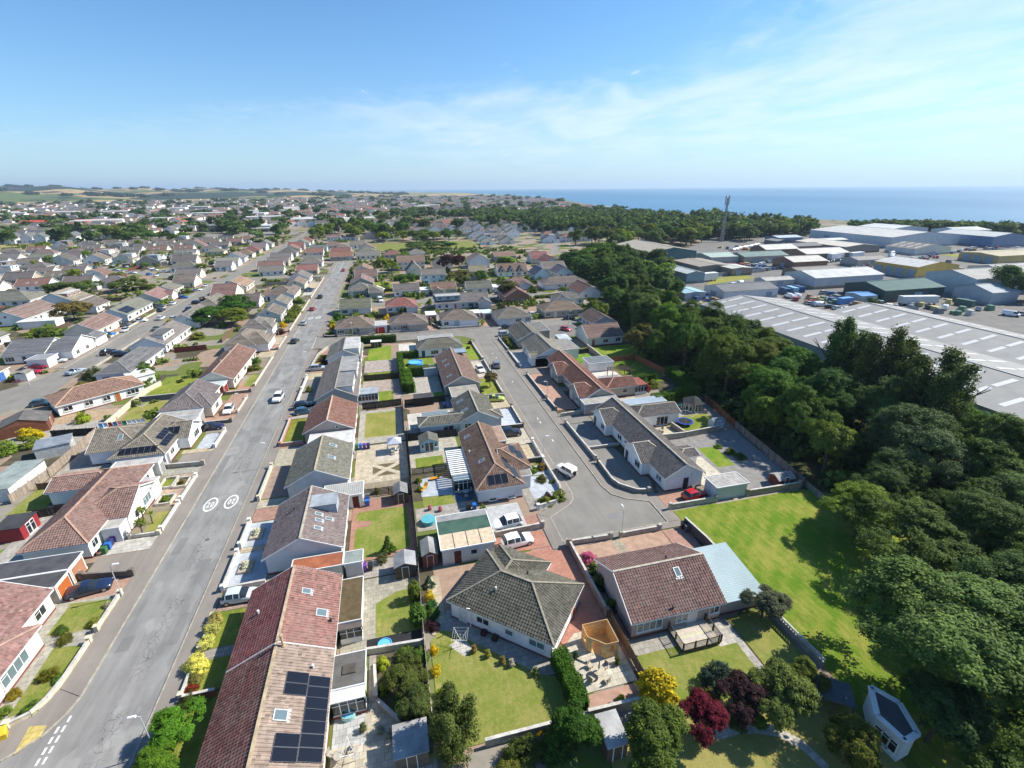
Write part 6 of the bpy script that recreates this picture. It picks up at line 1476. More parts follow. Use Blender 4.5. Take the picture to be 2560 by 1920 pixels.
for x,y,h,r,c,l in [(68,120,9,3.4,(0.10,0.105,0.035),'pale brown-green conifer standing out at the wood edge'),(72.5,160,7,3.6,G2,'round green tree by the white gabled house'),(48.6,200.6,8.5,5.0,(0.085,0.095,0.022),'round olive willow before the rust roofed brick house'),(32.5,285,10,5.0,CU,'dark copper tree between the two-storey houses'),(39.5,284,9.5,4.4,CU,'dark copper tree touching its larger twin'),(34,246,7,6.4,(0.10,0.125,0.02),'yellow-green spreading tree left of the cream house'),(68,284,8,6,G4,'yellow-green tree before the orange-tan roof'),(45.5,246.5,6,3,G1,'small dark tree in front of the cream two-storey house'),
                      (-59.5,203,8.0,6.0,(0.035,0.085,0.014),'big dark green tree behind the west row, left of the road'),(-65.5,192,6.5,6.0,(0.045,0.10,0.016),'spreading dark green tree left of the big one'),(-57,188,6,5,G2,'lower green tree beside the big dark tree'),(-118,214,7,5.5,(0.13,0.105,0.03),'autumn tinted round tree left of centre'),(-143,268,7,10,(0.085,0.125,0.028),'wide pale green thicket tree far left'),(-126,274,6,7,(0.085,0.115,0.028),'pale green thicket tree right of the wide one'),(1,290,6,4,G4,'light green tree by the steep hedge garden'),(9,326,8,5,G2,'green tree behind the two-storey houses'),(-4,316,6,4,G4,'lime tree east of the main road')]:
    tree(x,y,h,r,c,l,MID,crown=.88)
tree(20.9,106,3.6,1.9,(0.09,0.10,0.03),'small front lawn tree before the long pinkish-brown house',BIG,crown=.65,name='small_tree')
# ------------------------------------------------------------------ walls, fences, sheds, street furniture
def wall(pts,h,label,color=(0.42,0.40,0.36),t=.22,cope=(0.50,0.48,0.44),mat='stone',name='garden_wall',piers=True,group=None):
    x0,y0=pts[0];r=thing(name,label,'wall',x0,y0,0,0,group)
    m,c,p=MB(),MB(),MB()
    for (ax,ay),(bx,by) in zip(pts[:-1],pts[1:]):
        a,b=(ax-x0,ay-y0),(bx-x0,by-y0)
        m.bar(a+(h/2,),b+(h/2,),t,h);
        if cope:c.bar(a+(h+.03,),b+(h+.03,),t+.07,.06)
    m.build('wall_body',mat,r,color)
    if cope:c.build('coping','stone',r,cope)
    if piers:
        for q in (pts[0],pts[-1]):
            x,y=q[0]-x0,q[1]-y0;p=MB();p.box(x-.2,y-.2,0,x+.2,y+.2,h+.22).box(x-.25,y-.25,h+.22,x+.25,y+.25,h+.3);p.build('pier',mat,r,color)
    return r
def fence(a,b,h,label,color=(0.20,0.13,0.08),board=.28,vertical=True,gap=.012,group=None,rails=6):
    """board fence: each board a part"""
    (ax,ay),(bx,by)=a,b;L=math.hypot(bx-ax,by-ay);r=thing('fence',label,'fence',ax,ay,0,math.atan2(by-ay,bx-ax),group);rnd=random.Random(int(ax*13+ay))
    if vertical:
        n=int(L/board)
        if n>130:board=L/130;n=130
        me=cached(('board',round(board,2),h),lambda:MB().box(0,-.015,.05,board-gap,.015,h).mesh('board','timber'))
        for i in range(n):
            f=rnd.uniform(.8,1.2);o=ob('board',me,r,(i*board,rnd.uniform(-.012,.012),rnd.uniform(-.02,.02)),0,tuple(c*f for c in color))
        m=MB()
        for z in (.35,h-.3):m.box(0,.016,z-.04,L,.07,z+.04)
        m.build('rail','timber',r,tuple(c*.8 for c in color))
    else:
        me=cached(('slat',round(L,1),rails,h),lambda:MB().box(0,-.02,0,L,.02,h/rails*.62).mesh('slat','timber'))
        for i in range(rails):f=rnd.uniform(.85,1.15);ob('slat',me,r,(0,0,.12+i*(h-.1)/rails),0,tuple(c*f for c in color))
    me=cached(('post',h),lambda:MB().box(-.05,-.05,0,.05,.05,h+.12).mesh('post','timber'))
    for i in range(int(L/1.9)+1):ob('post',me,r,(min(L,i*1.9),.06 if vertical else -.03,0),0,tuple(c*.7 for c in color))
    return r
WHT,STN,CRM,PNK,DRK=(0.74,0.72,0.68),(0.40,0.37,0.32),(0.62,0.55,0.42),(0.45,0.24,0.18),(0.10,0.085,0.075)
# walls along the main road, west side
wall([(-37.6,38.9),(-36.2,39.6),(-35.6,40.9),(-35.25,43),(-35.2,47.4)],.55,'pale low wall curving round the lower left corner lawn',CRM)
wall([(-35.2,48.9),(-35.15,54.1)],.55,'pale low wall before the upper left lawn',CRM)
wall([(-35.15,57.3),(-41.0,58.2)],.9,'dark boundary wall between the two lower left drives',(0.16,0.14,0.12),cope=(0.2,0.18,0.16))
wall([(-35.2,65.4),(-38.8,65.5)],.5,'low pale wall edge of the palm drive',CRM);wall([(-35.2,66.2),(-35.2,72.6)],.55,'pale low wall before the palms',WHT);wall([(-35.2,73.6),(-35.2,80.4)],.55,'pale low wall with gate gap before the planted boxes',WHT)
wall([(-35.2,84.35),(-41.4,84.9)],.8,'grey boundary wall south of the solar roofed house',STN);wall([(-35.2,90.6),(-35.2,97.2)],.7,'white wall with round capped piers before the pale slab drive',WHT);wall([(-35.2,101.7),(-40.5,101.9)],.7,'dark wall beside the black parked car',(0.2,0.17,0.15));wall([(-35.2,106.6),(-35.2,114.6)],.5,'low pale wall before the red drive, right of the white hatchback',CRM);wall([(-35.2,118.3),(-40.6,118.1)],.7,'dark boundary wall beside the red-brown gabled house',(0.2,0.17,0.15))
wall([(-35.2,122.2),(-35.2,144.6)],.55,'long pale wall before the red-brown gabled house lawn',CRM);wall([(-35.3,152),(-40,152.2)],.6,'dark low wall between beige and red drives',(0.22,0.19,0.17));wall([(-35.2,153),(-35.2,166.4)],.5,'pale low wall along the sixth and seventh west gardens',CRM);wall([(-35.3,173),(-35.3,224)],.6,'long low wall along the shrubby west gardens',CRM);wall([(-35.3,228),(-35.3,283)],.55,'far low wall on the west pavement',CRM)
for x,y,x2,y2,l in [(-39.9,77.8,-38.0,80.9,'pale edged planted box, upper left of the paved front'),(-37.7,77.5,-35.9,80.3,'pale edged planted box, upper right of the paved front'),(-38.5,72.9,-36.5,75.3,'pale edged planted box beside the palms')]:
    wall([(x,y),(x2,y),(x2,y2),(x,y2),(x,y)],.4,l,CRM,.16,piers=False,name='planter_wall')
# east side of the main road
wall([(-23.3,51.6),(-23.3,58.0)],.75,'white front wall of the gravel garden, nearer half',WHT);wall([(-23.3,59.4),(-23.3,64.6)],.75,'white front wall of the gravel garden, farther half',WHT);wall([(-23.3,51.6),(-18.6,51.7)],.6,'white side wall beside the silver hatchback',WHT,piers=False)
wall([(-23.3,70.4),(-23.3,80.2)],.75,'pale front wall with the lamp post at its far end',CRM);wall([(-23.3,88.0),(-23.3,99.6)],.7,'pink block wall before the brown roofed house',PNK);wall([(-23.3,88.0),(-19.2,88.0)],.7,'pink block return wall beside the front lawn',PNK,piers=False);wall([(-23.3,106.8),(-23.3,115.6)],.8,'white front wall of the long grey pair, nearer',WHT);wall([(-23.3,116.2),(-23.3,124.4)],.8,'white front wall of the long grey pair, farther',WHT);wall([(-23.3,132),(-22.6,143),(-20.6,149.4),(-17.6,151.6)],.7,'low wall curving round the junction corner',STN)
wall([(-23.2,163),(-21.6,162.0),(-19,161.8)],.6,'dark wall curving at the far corner of the link road',DRK);wall([(-19,161.8),(-7,161.5)],.5,'low wall before the red garage bungalow',STN);wall([(-1.8,161.7),(10.8,161.5)],.6,'grey front wall of the second hipped bungalow',STN);wall([(15.2,161.7),(28.6,161.2)],.7,'grey front wall of the white hipped bungalow',STN);wall([(11.2,173),(14.9,161.8)],.8,'boundary wall beside the dark red car',DRK,piers=False);wall([(29.1,161.4),(29.3,172)],.8,'boundary wall by the twin carports',STN,piers=False)
wall([(-23,37.6),(-20.2,37.6)],.8,'short red brick wall across the lower front lawn',(0.28,0.10,0.06),piers=False);wall([(-23.3,38.0),(-23.3,41.2)],.5,'pale low wall beside the large yellow bush',CRM);wall([(-23.3,43.4),(-23.3,47.6)],.4,'low wall beneath the yellow shrubs',CRM)
# cul-de-sac walls
wall([(23.2,77.2),(23.1,70.7)],.75,'white wall before the beige slab garden',WHT);wall([(23.1,70.2),(23.15,61.5),(22.6,59.3),(21.2,57.9),(18.2,57.3)],.75,'white wall curving round the gravel corner garden',(0.66,0.64,0.60));wall([(23.1,70.5),(19.6,70.4)],.9,'dark slatted divider between two front gardens',DRK,piers=False);wall([(17.6,53.1),(10.4,52.8)],.9,'grey wall between the two white cars',STN)
wall([(23.1,83.8),(17.6,83.9)],.9,'dark wall beside the black parked car',DRK,piers=False);wall([(23.1,84),(23.1,93.4)],.7,'dark front wall of the pale blue gravel garden',DRK);wall([(23.1,100),(18.4,100.4)],.8,'grey wall by the lime green car',STN,piers=False);wall([(23.0,101),(23.0,112.6)],.6,'low wall before the small lawn tree',STN);wall([(23.1,115),(23.1,125.6)],.7,'dark low wall beside the white parked car',(0.2,0.18,0.16));wall([(23.1,127),(22.8,143)],.6,'white low wall along the striped lawn',WHT)
wall([(32.0,83.0),(32.2,68.2)],.8,'grey wall before the white bungalow pair, upper stretch',STN);wall([(32.25,67.2),(32.1,61),(32.6,59.4),(34.6,57.3),(36.4,56.9)],.8,'grey wall curving into the turning head',(0.27,0.25,0.22));wall([(32.3,72.1),(38.6,72.1)],.5,'low divider wall between the two dark front gardens',STN,piers=False);wall([(31.9,111.8),(32,96.2)],.7,'dark wall before the pink gravel, upper stretch',(0.25,0.22,0.19));wall([(32,95.4),(32.2,89.6)],.7,'dark wall before the pink gravel, lower stretch',(0.25,0.22,0.19));wall([(32.1,86.4),(37.6,86.8)],.8,'grey wall stub below the pink gravel',STN,piers=False);wall([(31.8,131.5),(31.7,117.4)],.6,'low wall before the pale slab yard',STN);wall([(31.9,145),(32,133)],.6,'low wall round the yellow shrubs corner',STN)
wall([(37.4,52.3),(45.2,52.2)],.9,'grey wall between the red car drive and the play lawn',STN);wall([(50.8,52.2),(60.4,52.0)],1.1,'weathered wall between gravel garden and play lawn',(0.30,0.27,0.21));wall([(46,71.9),(52,71.6),(60.2,72.3)],1.2,'block wall at the top of the gravel garden',(0.34,0.30,0.25),piers=False);wall([(52.2,76.4),(52.6,72.4)],1.0,'short block wall beside the trampoline',(0.32,0.28,0.23),piers=False)
wall([(19.75,48.7),(26.0,48.45)],.8,'grey wall along the turning head, left of the garden gate',STN);wall([(27.4,48.4),(33.4,48.4)],.8,'grey wall along the turning head, right of the garden gate',STN);wall([(37.3,48.4),(37.75,44),(37.8,40.8)],1.5,'dark wall dividing the tan drive from the play lawn',(0.11,0.10,0.09),piers=False)
wall([(19.9,48.4),(19.95,36.5)],1.1,'brown boundary wall between the red brick drive and pink hydrangea',(0.26,0.20,0.16));wall([(4.0,26.6),(13.5,26.55)],.9,'weathered wall along the foot of the big lawn',(0.38,0.35,0.29),piers=False);wall([(13.5,26.55),(20.2,26.4)],1.2,'grey wall below the pink gravel strip',(0.27,0.25,0.22),piers=False)
wall([(-6.3,38.45),(-0.3,38.1)],.8,'pale wall between the black membrane strip and the planting bed',CRM,piers=False);wall([(-5.4,36.6),(-5.2,33.2)],.6,'low curved stone edging of the planting bed',(0.36,0.33,0.28),piers=False);wall([(-5.1,32.8),(-2.9,30.2)],.6,'low stone edging below the planting bed',(0.36,0.33,0.28),piers=False)
wall([(-59.6,104.6),(-59.5,124),(-58,129)],1.2,'long cream block wall behind the west gardens',CRM,piers=False);wall([(-58.6,118.6),(-50,118.8)],1.3,'dark grey wall across the washing lawn',(0.16,0.16,0.165),piers=False);wall([(55.4,116.4),(55.6,129)],1.3,'stone wall beside the bright green lawn',(0.36,0.30,0.24),piers=False);wall([(-91.8,160),(-91.7,172)],.5,'white low wall before the slate white house',WHT);wall([(-91.8,181),(-91.8,226)],.5,'low pale wall along the west street',CRM);wall([(-81.2,148),(-81.2,176)],.5,'low wall on the east side of the west street',STN)
# pierced screen wall beside the play lawn: every block with its opening
pw=thing('screen_wall','pierced concrete block screen wall beside the play lawn','wall',38.0,32.0)
m=MB();m.bar((0,0,.35),(.4,-6.6,.35),.2,.7);m.build('wall_body','stone',pw,(0.33,0.30,0.27))
me=MB()
for a,b in (((-.16,.02),(.16,.02)),((-.16,.38),(.16,.38))):me.box(a[0],-.06,a[1]-.02,b[0],.06,b[1]+.02)
me.box(-.16,-.06,.04,-.12,.06,.36).box(.12,-.06,.04,.16,.06,.36).bar((-.12,0,.06),(.12,0,.34),.05,.1);blk=me.mesh('screen_block','stone')
for i in range(20):ob('screen_block',blk,pw,(.01+.02*i,-.17-.33*i,.7),R(-86.5),(0.52,0.50,0.47))
m=MB();m.bar((0,0,1.13),(.4,-6.6,1.13),.22,.07);m.build('coping','stone',pw,(0.45,0.43,0.4))

# fences
BRN,GRF,BLK=(0.17,0.10,0.06),(0.24,0.21,0.17),(0.035,0.032,0.03)
for a,b,h,l,c,bd,v in [((0.05,68.4),(0.2,87),1.7,'dark slatted back fence beside the beige slab garden',BLK,.2,True),((0.0,50.0),(0.05,68.3),1.5,'pale topped back fence beside the brick edged lawn',GRF,.3,True),((-0.3,38.4),(-0.15,49.8),1.3,'weathered fence between the lawn and spruce bed',(0.34,0.30,0.25),.3,True),((-0.25,27.0),(-0.3,38.3),1.2,'pale fence along the planting bed and big lawn',(0.38,0.34,0.28),.3,True),
        ((-0.4,101.2),(-9.0,100.8),1.7,'black fence across the square back lawn',BLK,.3,True),((-0.3,87.4),(-0.1,100.8),1.6,'dark fence beside the square back lawn',BLK,.25,True),((-0.4,118.3),(-9.2,118.6),1.6,'dark fence between the small back lawns',BLK,.3,True),((0.3,84.0),(9.8,83.6),1.6,'dark fence behind the blue summerhouse',BLK,.3,True),((0.3,71.8),(6.4,71.8),1.3,'black slatted fence above the gravel terrace',BLK,0,False),((-7.4,67.2),(-0.4,66.9),1.5,'dark slatted fence behind the brick garden',BLK,0,False),((0.4,100.4),(9.6,100.8),1.6,'dark fence south of the artificial turf',BLK,.3,True),
        ((20.1,35.9),(20.2,26.6),1.5,'brown board fence behind the unfinished pine cabin',(0.20,0.15,0.10),.16,True),((61.4,52.2),(64.2,72.8),1.6,'weathered board fence between the gravel garden and the wood',(0.25,0.21,0.18),.28,True),((61.6,52.2),(60.6,44),1.2,'grey wire fence at the lawn corner by the wood',(0.20,0.20,0.19),.3,True),((64.3,72.9),(66.5,86.5),1.6,'red-brown fence behind the blue playhouse',(0.24,0.10,0.05),.25,True),((55.4,115.2),(64.4,115.6),1.5,'red-brown fence across the shaded lawn',(0.28,0.10,0.05),.25,True),((64.5,115.4),(66.4,103),1.6,'red-brown fence on the wood side of the shaded lawn',(0.28,0.10,0.05),.25,True),
        ((-60.6,79.4),(-59.4,86.6),1.6,'weathered grey-brown fence behind the red shed, lower stretch',(0.30,0.25,0.20),.25,True),((-59.4,86.8),(-59.5,103.4),1.7,'weathered grey-brown fence behind the solar house, upper stretch',(0.32,0.26,0.21),.25,True),((-54.6,74.0),(-50.2,74.6),1.5,'dark fence stub beside the red shed',(0.06,0.05,0.04),.25,True),((-59.4,102.6),(-68,103.4),1.6,'black fence below the slab garden',BLK,.3,True),((-59,82.8),(-53.6,82.8),1.2,'brown low fence behind the brown hipped bungalow',BRN,.25,True),((-64.6,157),(-56,158),1.7,'dark red fence behind the dormer house',(0.18,0.04,0.03),.3,True),((46.2,124.6),(54.4,124.4),1.4,'dark fence behind the artificial lawn',BLK,.3,True)]:
    fence(a,b,h,l,c,bd or .28,v)

# sheds and small buildings
def shed(x,y,w,d,h,label,wallc=(0.20,0.08,0.05),roofc=(0.20,0.20,0.20),ridge='x',rot=0.0,rise=.5,name='garden_shed',door='S',glazed=False,mat='timber'):
    t=thing(name,label,'shed',x,y,0,rot);hw,hd=w/2,d/2
    m=MB();m.prism(rect(-hw,-hd,hw,hd),0,h,cap=False)
    if ridge == 'x':m.add([(hw,-hd,h),(hw,hd,h),(hw,0,h+rise),(-hw,hd,h),(-hw,-hd,h),(-hw,0,h+rise)],[(0,1,2),(3,4,5)])
    elif ridge == 'y':m.add([(-hw,-hd,h),(hw,-hd,h),(0,-hd,h+rise),(hw,hd,h),(-hw,hd,h),(0,hd,h+rise)],[(0,1,2),(3,4,5)])
    m.build('wall',mat,t,wallc)
    b=MB()
    for i in range(1,int(w/.16)):
        for yy in (-hd-.008,hd+.008):b.box(-hw+i*.16-.008,yy-.006,.04,-hw+i*.16+.008,yy+.006,h-.02)
    for i in range(1,int(d/.16)):
        for xx in (-hw-.008,hw+.008):b.box(xx-.006,-hd+i*.16-.008,.04,xx+.006,-hd+i*.16+.008,h-.02)
    b.build('board_joint',mat,t,tuple(c*.6 for c in wallc))
    r=MB();o=.12
    if ridge == 'x':
        for s in (-1,1):r.add([(-hw-o,s*(hd+o),h-.06),(hw+o,s*(hd+o),h-.06),(hw+o,0,h+rise+.03),(-hw-o,0,h+rise+.03),(-hw-o,s*(hd+o),h-.02),(hw+o,s*(hd+o),h-.02),(hw+o,0,h+rise+.08),(-hw-o,0,h+rise+.08)],[(0,1,2,3),(4,5,6,7),(0,1,5,4),(1,2,6,5),(3,0,4,7)])
    elif ridge == 'y':
        for s in (-1,1):r.add([(s*(hw+o),-hd-o,h-.06),(s*(hw+o),hd+o,h-.06),(0,hd+o,h+rise+.03),(0,-hd-o,h+rise+.03),(s*(hw+o),-hd-o,h-.02),(s*(hw+o),hd+o,h-.02),(0,hd+o,h+rise+.08),(0,-hd-o,h+rise+.08)],[(0,1,2,3),(4,5,6,7),(0,1,5,4),(1,2,6,5),(3,0,4,7)])
    elif ridge == 'pent':r.add([(-hw-o,-hd-o,h),(hw+o,-hd-o,h),(hw+o,hd+o,h+rise),(-hw-o,hd+o,h+rise),(-hw-o,-hd-o,h+.07),(hw+o,-hd-o,h+.07),(hw+o,hd+o,h+rise+.07),(-hw-o,hd+o,h+rise+.07)],[(3,2,1,0),(4,5,6,7),(0,1,5,4),(1,2,6,5),(2,3,7,6),(3,0,4,7)])
    else:r.box(-hw-o,-hd-o,h,hw+o,hd+o,h+.1)
    r.build('roof','felt',t,roofc)
    rz,(nx,ny)=SIDE[door];px,py=nx*(hw+.03),ny*(hd+.03)
    if glazed:
        for dx in (-.42,.42):
            q=(px+(dx if door in 'SN' else 0),py+(0 if door in 'SN' else dx),.12);o_=ob('glazed_door',window_mesh(.8,1.8)[0],t,q,rz);ob('pane',window_mesh(.8,1.8)[1],o_)
        if w>2.4 and door in 'SN':
            for dx in (-1.2,1.2):
                o_=ob('window',window_mesh(.5,.8)[0],t,(px+dx,py,.9),rz);ob('pane',window_mesh(.5,.8)[1],o_)
    else:ob('door',door_mesh(),t,(px,py,.05),rz,tuple(c*.8 for c in wallc)).scale=(.8,1,.85)
    return t
shed(-1.75,65.3,2.0,2.6,1.85,'brown garden shed with grey roof at the end of the brick garden',(0.13,0.07,0.05),(0.20,0.20,0.20),'y')
shed(-1.75,49.4,2.5,2.4,1.9,'dark shed with pale grey roof beside the bins corner',(0.10,0.08,0.06),(0.27,0.28,0.29),'y')
shed(1.4,50.9,1.9,2.9,1.9,'red-brown shed with grey roof against the green roofed garage',(0.20,0.07,0.045),(0.27,0.27,0.26),'y')
shed(3.9,80.4,3.4,3.0,1.9,'pale blue summerhouse with glazed double doors',(0.42,0.60,0.66),(0.13,0.13,0.11),'y',rise=.75,glazed=True,name='summerhouse',mat='paint')
shed(-2.2,27.6,2.7,2.5,1.9,'small shed with pale grey felt roof at the bottom centre',(0.14,0.12,0.10),(0.33,0.33,0.33),'pent',rise=.25,name='garden_shed')
shed(14.6,24.1,1.8,2.6,1.9,'narrow shed with worn grey roof below the pink gravel',(0.13,0.09,0.07),(0.38,0.38,0.38),'pent',rise=.2)
shed(58.6,53.9,3.0,2.2,1.4,'red-brown barrel shed at the gravel garden corner',(0.20,0.06,0.04),(0.30,0.30,0.28),'x',rise=.5)
shed(60.8,74.0,2.4,1.8,1.5,'pale blue play house by the wood fence',(0.55,0.63,0.68),(0.22,0.24,0.26),'x',rise=.6,name='play_house',mat='paint')
shed(-54.6,70.6,3.2,3.6,2.1,'bright red garden room with black flat roof and glazed doors',(0.33,0.035,0.045),(0.05,0.05,0.055),'flat',door='E',glazed=True,name='garden_room',mat='paint')
shed(-74.6,108.6,7.5,5.5,2.2,'large dark roofed brick outbuilding with orange panels, left',(0.25,0.10,0.06),(0.13,0.125,0.12),'y',R(20),1.3,name='outbuilding',door='E')
shed(-63.2,96.2,5.0,3.6,2.2,'pale shed with bluish-grey roof against the weathered fence',(0.6,0.6,0.58),(0.21,0.24,0.28),'pent',R(20),.3,door='E',name='outbuilding')
shed(-62.8,84.6,4.0,8.5,2.3,'long white outbuilding with green-grey roof beyond the fence',(0.7,0.7,0.68),(0.25,0.29,0.28),'pent',R(-2),.25,door='E',name='outbuilding')
shed(-73.2,110.2,2.4,2.2,1.9,'small brown hut with teal roof on the bend',(0.16,0.07,0.04),(0.10,0.17,0.20),'pent',0,.15)
shed(49.8,134,3.5,5,2.3,'pale lean-to shelter with bluish roof behind the third bungalow',(0.6,0.6,0.6),(0.45,0.50,0.54),'pent',0,.3,name='outbuilding')
shed(-6.2,147.4,3,2,1.8,'small dark shed by the hedge with a white roof edge',(0.08,0.06,0.05),(0.6,0.6,0.6),'flat')
shed(4.6,100.9,4.2,2.4,1.9,'black flat roofed shed beside the artificial turf',(0.03,0.03,0.03),(0.06,0.06,0.065),'flat',door='N');shed(7.8,119.2,3.6,3.0,2.1,'blue-grey shed with white edge beside the paddling pool',(0.36,0.43,0.5),(0.30,0.31,0.33),'flat',door='W')
def flat_garage(x0,y0,x1,y1,h,label,wallc,roofc,side,doorc,name='garage',mat='felt',c=None,slab=None):
    h_=House([Vol(x0,y0,x1,y1,'f',h,5,.15)],'grey',wallc,label,1,name=name,cat='garage',auto=False,basec=tuple(v*.8 for v in wallc))
    for o in h_.root.children:
        if o.name.startswith('flat_roof'):o.color=roofc+(1,);o.data.materials[0]=MATS[mat]
    if side:h_.opening('garage',side,c if c is not None else ((y0+y1)/2 if side in 'EW' else (x0+x1)/2),min(2.3,(y1-y0 if side in 'EW' else x1-x0)-.7),color=doorc)
    return h_
g=flat_garage(2.8,49.0,9.9,56.0,2.6,'flat roofed garage with half green, half plywood roof',(0.60,0.60,0.60),(0.055,0.11,0.085),None,None)
m=MB();m.box(-3.5,-3.5,2.6,3.5,-.5,2.625);m.build('plywood_deck','timber',g.root,(0.55,0.45,0.32))
m=MB()
for x in (-1.75,0,1.75):m.box(x-.05,-3.5,2.626,x+.05,-.5,2.65)
m.build('deck_joint','timber',g.root,(0.12,0.10,0.08))
m=MB();m.box(-3.5,2.2,2.6,3.5,3.5,2.63);m.build('edge_strip','felt',g.root,(0.26,0.27,0.27));g.opening('door','S',4.9,color=(0.10,0.03,0.02));g.opening('window','S',7,.9,.8,1.1)
g=flat_garage(-13.0,64.6,-7.2,68.1,2.45,'corrugated roof garage with maroon side door behind the dormer house',(0.75,0.74,0.72),(0.36,0.36,0.33),'W',(.6,.6,.6),mat='felt');g.opening('door','S',-8.4,color=(0.10,0.015,0.015))
m=MB()
for i in range(18):m.box(-2.85+i*.32,-1.7,2.44,-2.7+i*.32,1.7,2.5)
m.build('roof_rib','sheet',g.root,(0.40,0.40,0.38))
flat_garage(-17.4,81.6,-9.5,86.4,2.55,'white parapet garage between the beige garden and brown roofed house',(0.72,0.72,0.71),(0.55,0.55,0.54),'W',(.6,.6,.6))
flat_garage(-50.2,54.4,-41.3,57.2,2.5,'dark flat roofed garage with an orange door',(0.72,0.66,0.54),(0.075,0.075,0.08),'E',(0.42,0.12,0.03));flat_garage(-50.2,57.3,-41.4,60.5,2.55,'dark flat roofed garage with a tan brown door',(0.72,0.66,0.54),(0.075,0.075,0.085),'E',(0.36,0.17,0.10))
flat_garage(-48,82.5,-41.0,84.4,2.6,'narrow white garage beside the brown hipped bungalow',(0.8,0.8,0.79),(0.42,0.40,0.38),'E',(.25,.25,.25));flat_garage(-48.8,98.8,-40.4,101.6,2.6,'white walled garage behind the black parked car',(0.8,0.8,0.79),(0.30,0.30,0.30),'E',(.6,.6,.6),c=100.2);flat_garage(-48.8,101.8,-40.8,104.6,2.5,'pale garage below the hipped grey house',(0.7,0.7,0.68),(0.34,0.33,0.31),'E',(.3,.3,.3),c=103.2)
flat_garage(-46.4,117.8,-40.6,121.2,2.5,'dark red door garage with pale bluish roof',(0.35,0.10,0.08),(0.42,0.46,0.48),'E',(.2,.02,.02),c=119.5);flat_garage(45.1,52.2,50.8,55.4,2.5,'blue-washed block garage beside the red hatchback',(0.48,0.56,0.56),(0.36,0.35,0.33),'W',(.72,.72,.71),c=53.8,mat='stone');flat_garage(37.2,85.6,45.4,88.4,2.6,'flat roofed grey garage with a blue awning',(0.40,0.37,0.34),(0.34,0.33,0.30),'W',(.3,.35,.4),c=87)
flat_garage(48,109.2,55,114.2,2.5,'white garage with smooth blue-grey roof',(0.8,0.8,0.79),(0.16,0.18,0.20),'S',(.7,.7,.7));flat_garage(27.6,171.6,31.4,177,2.5,'white roofed carport, left of the pair',(0.5,0.5,0.5),(0.72,0.72,0.72),'S',(.1,.1,.1));flat_garage(31.6,170.4,35.6,176.4,2.5,'pale green roofed carport, right of the pair',(0.5,0.5,0.5),(0.50,0.60,0.56),'S',(.1,.1,.1));flat_garage(11.2,172.6,15,178.6,2.6,'white roofed garage behind the dark red car',(0.5,0.5,0.5),(0.72,0.72,0.72),'S',(.35,.03,.03));flat_garage(12.8,221,16.6,228,2.5,'white garage between third row bungalows, left',(0.6,0.6,0.6),(0.65,0.65,0.64),'S',(.6,.6,.6));flat_garage(46,218,50,226,2.5,'white garage between third row bungalows, right',(0.6,0.6,0.6),(0.62,0.62,0.6),'S',(.6,.65,.7));flat_garage(-15.2,50.0,-9.2,52.4,2.3,'low orange-red felt roof link between the red roof and grey house',(0.7,0.68,0.64),(0.34,0.12,0.065),'W',(.6,.6,.6),name='link_building');flat_garage(-9.1,50.0,-6.8,52.2,2.3,'small green-grey felt roofed store beside the coloured bins',(0.6,0.6,0.58),(0.24,0.28,0.26),None,None,name='store')
# white building with glazed wall at the lower right
t=thing('white_outbuilding','white walled outbuilding with dark glazing and pale eaves, bottom right','building',38.2,18.6)
poly=[(38.7,21.2),(36.9,19.0),(37.2,16.8),(38.8,17.0),(39.8,19.4)]
pl=[(a-38.2,b-18.6) for a,b in poly];m=MB();m.prism(pl,0,2.7);m.build('wall','render',t,(0.62,0.66,0.70))
m=MB();m.prism([(x*.96,y*.96) for x,y in pl],2.7,2.76);m.build('roof','felt',t,(0.11,0.11,0.115))
m=MB()
for i in range(5):m.bar(pl[i]+(2.78,),pl[(i+1)%5]+(2.78,),.45,.16)
m.build('eaves','white_paint',t)
a,b=Vector(pl[1]+(0,)),Vector(pl[2]+(0,));an=math.atan2(b.y-a.y,b.x-a.x)
for i in range(3):
    q=a.lerp(b,.2+.27*i);o=ob('window',window_mesh(.7,1.3)[0],t,(q.x-.05,q.y-.02,.7),an);ob('pane',window_mesh(.7,1.3)[1],o)
t=thing('log_store','dark open sided store in the shade by the pierced wall','shed',35.8,22.2,0,R(-35));m=MB();m.box(-1.6,-1.2,1.9,1.6,1.2,2.0);m.build('roof','felt',t,(0.10,0.11,0.12))
for x in (-1.5,0,1.5):
    for y in (-1.1,1.1):ob('post',cached('lspost',lambda:MB().box(-.06,-.06,0,.06,.06,1.95).mesh('post','timber')),t,(x,y,0),0,(0.1,0.07,0.05))
m=MB();m.box(-1.5,.4,.05,1.5,1.1,1.5);m.build('stacked_goods','fabric',t,(0.30,0.32,0.34))

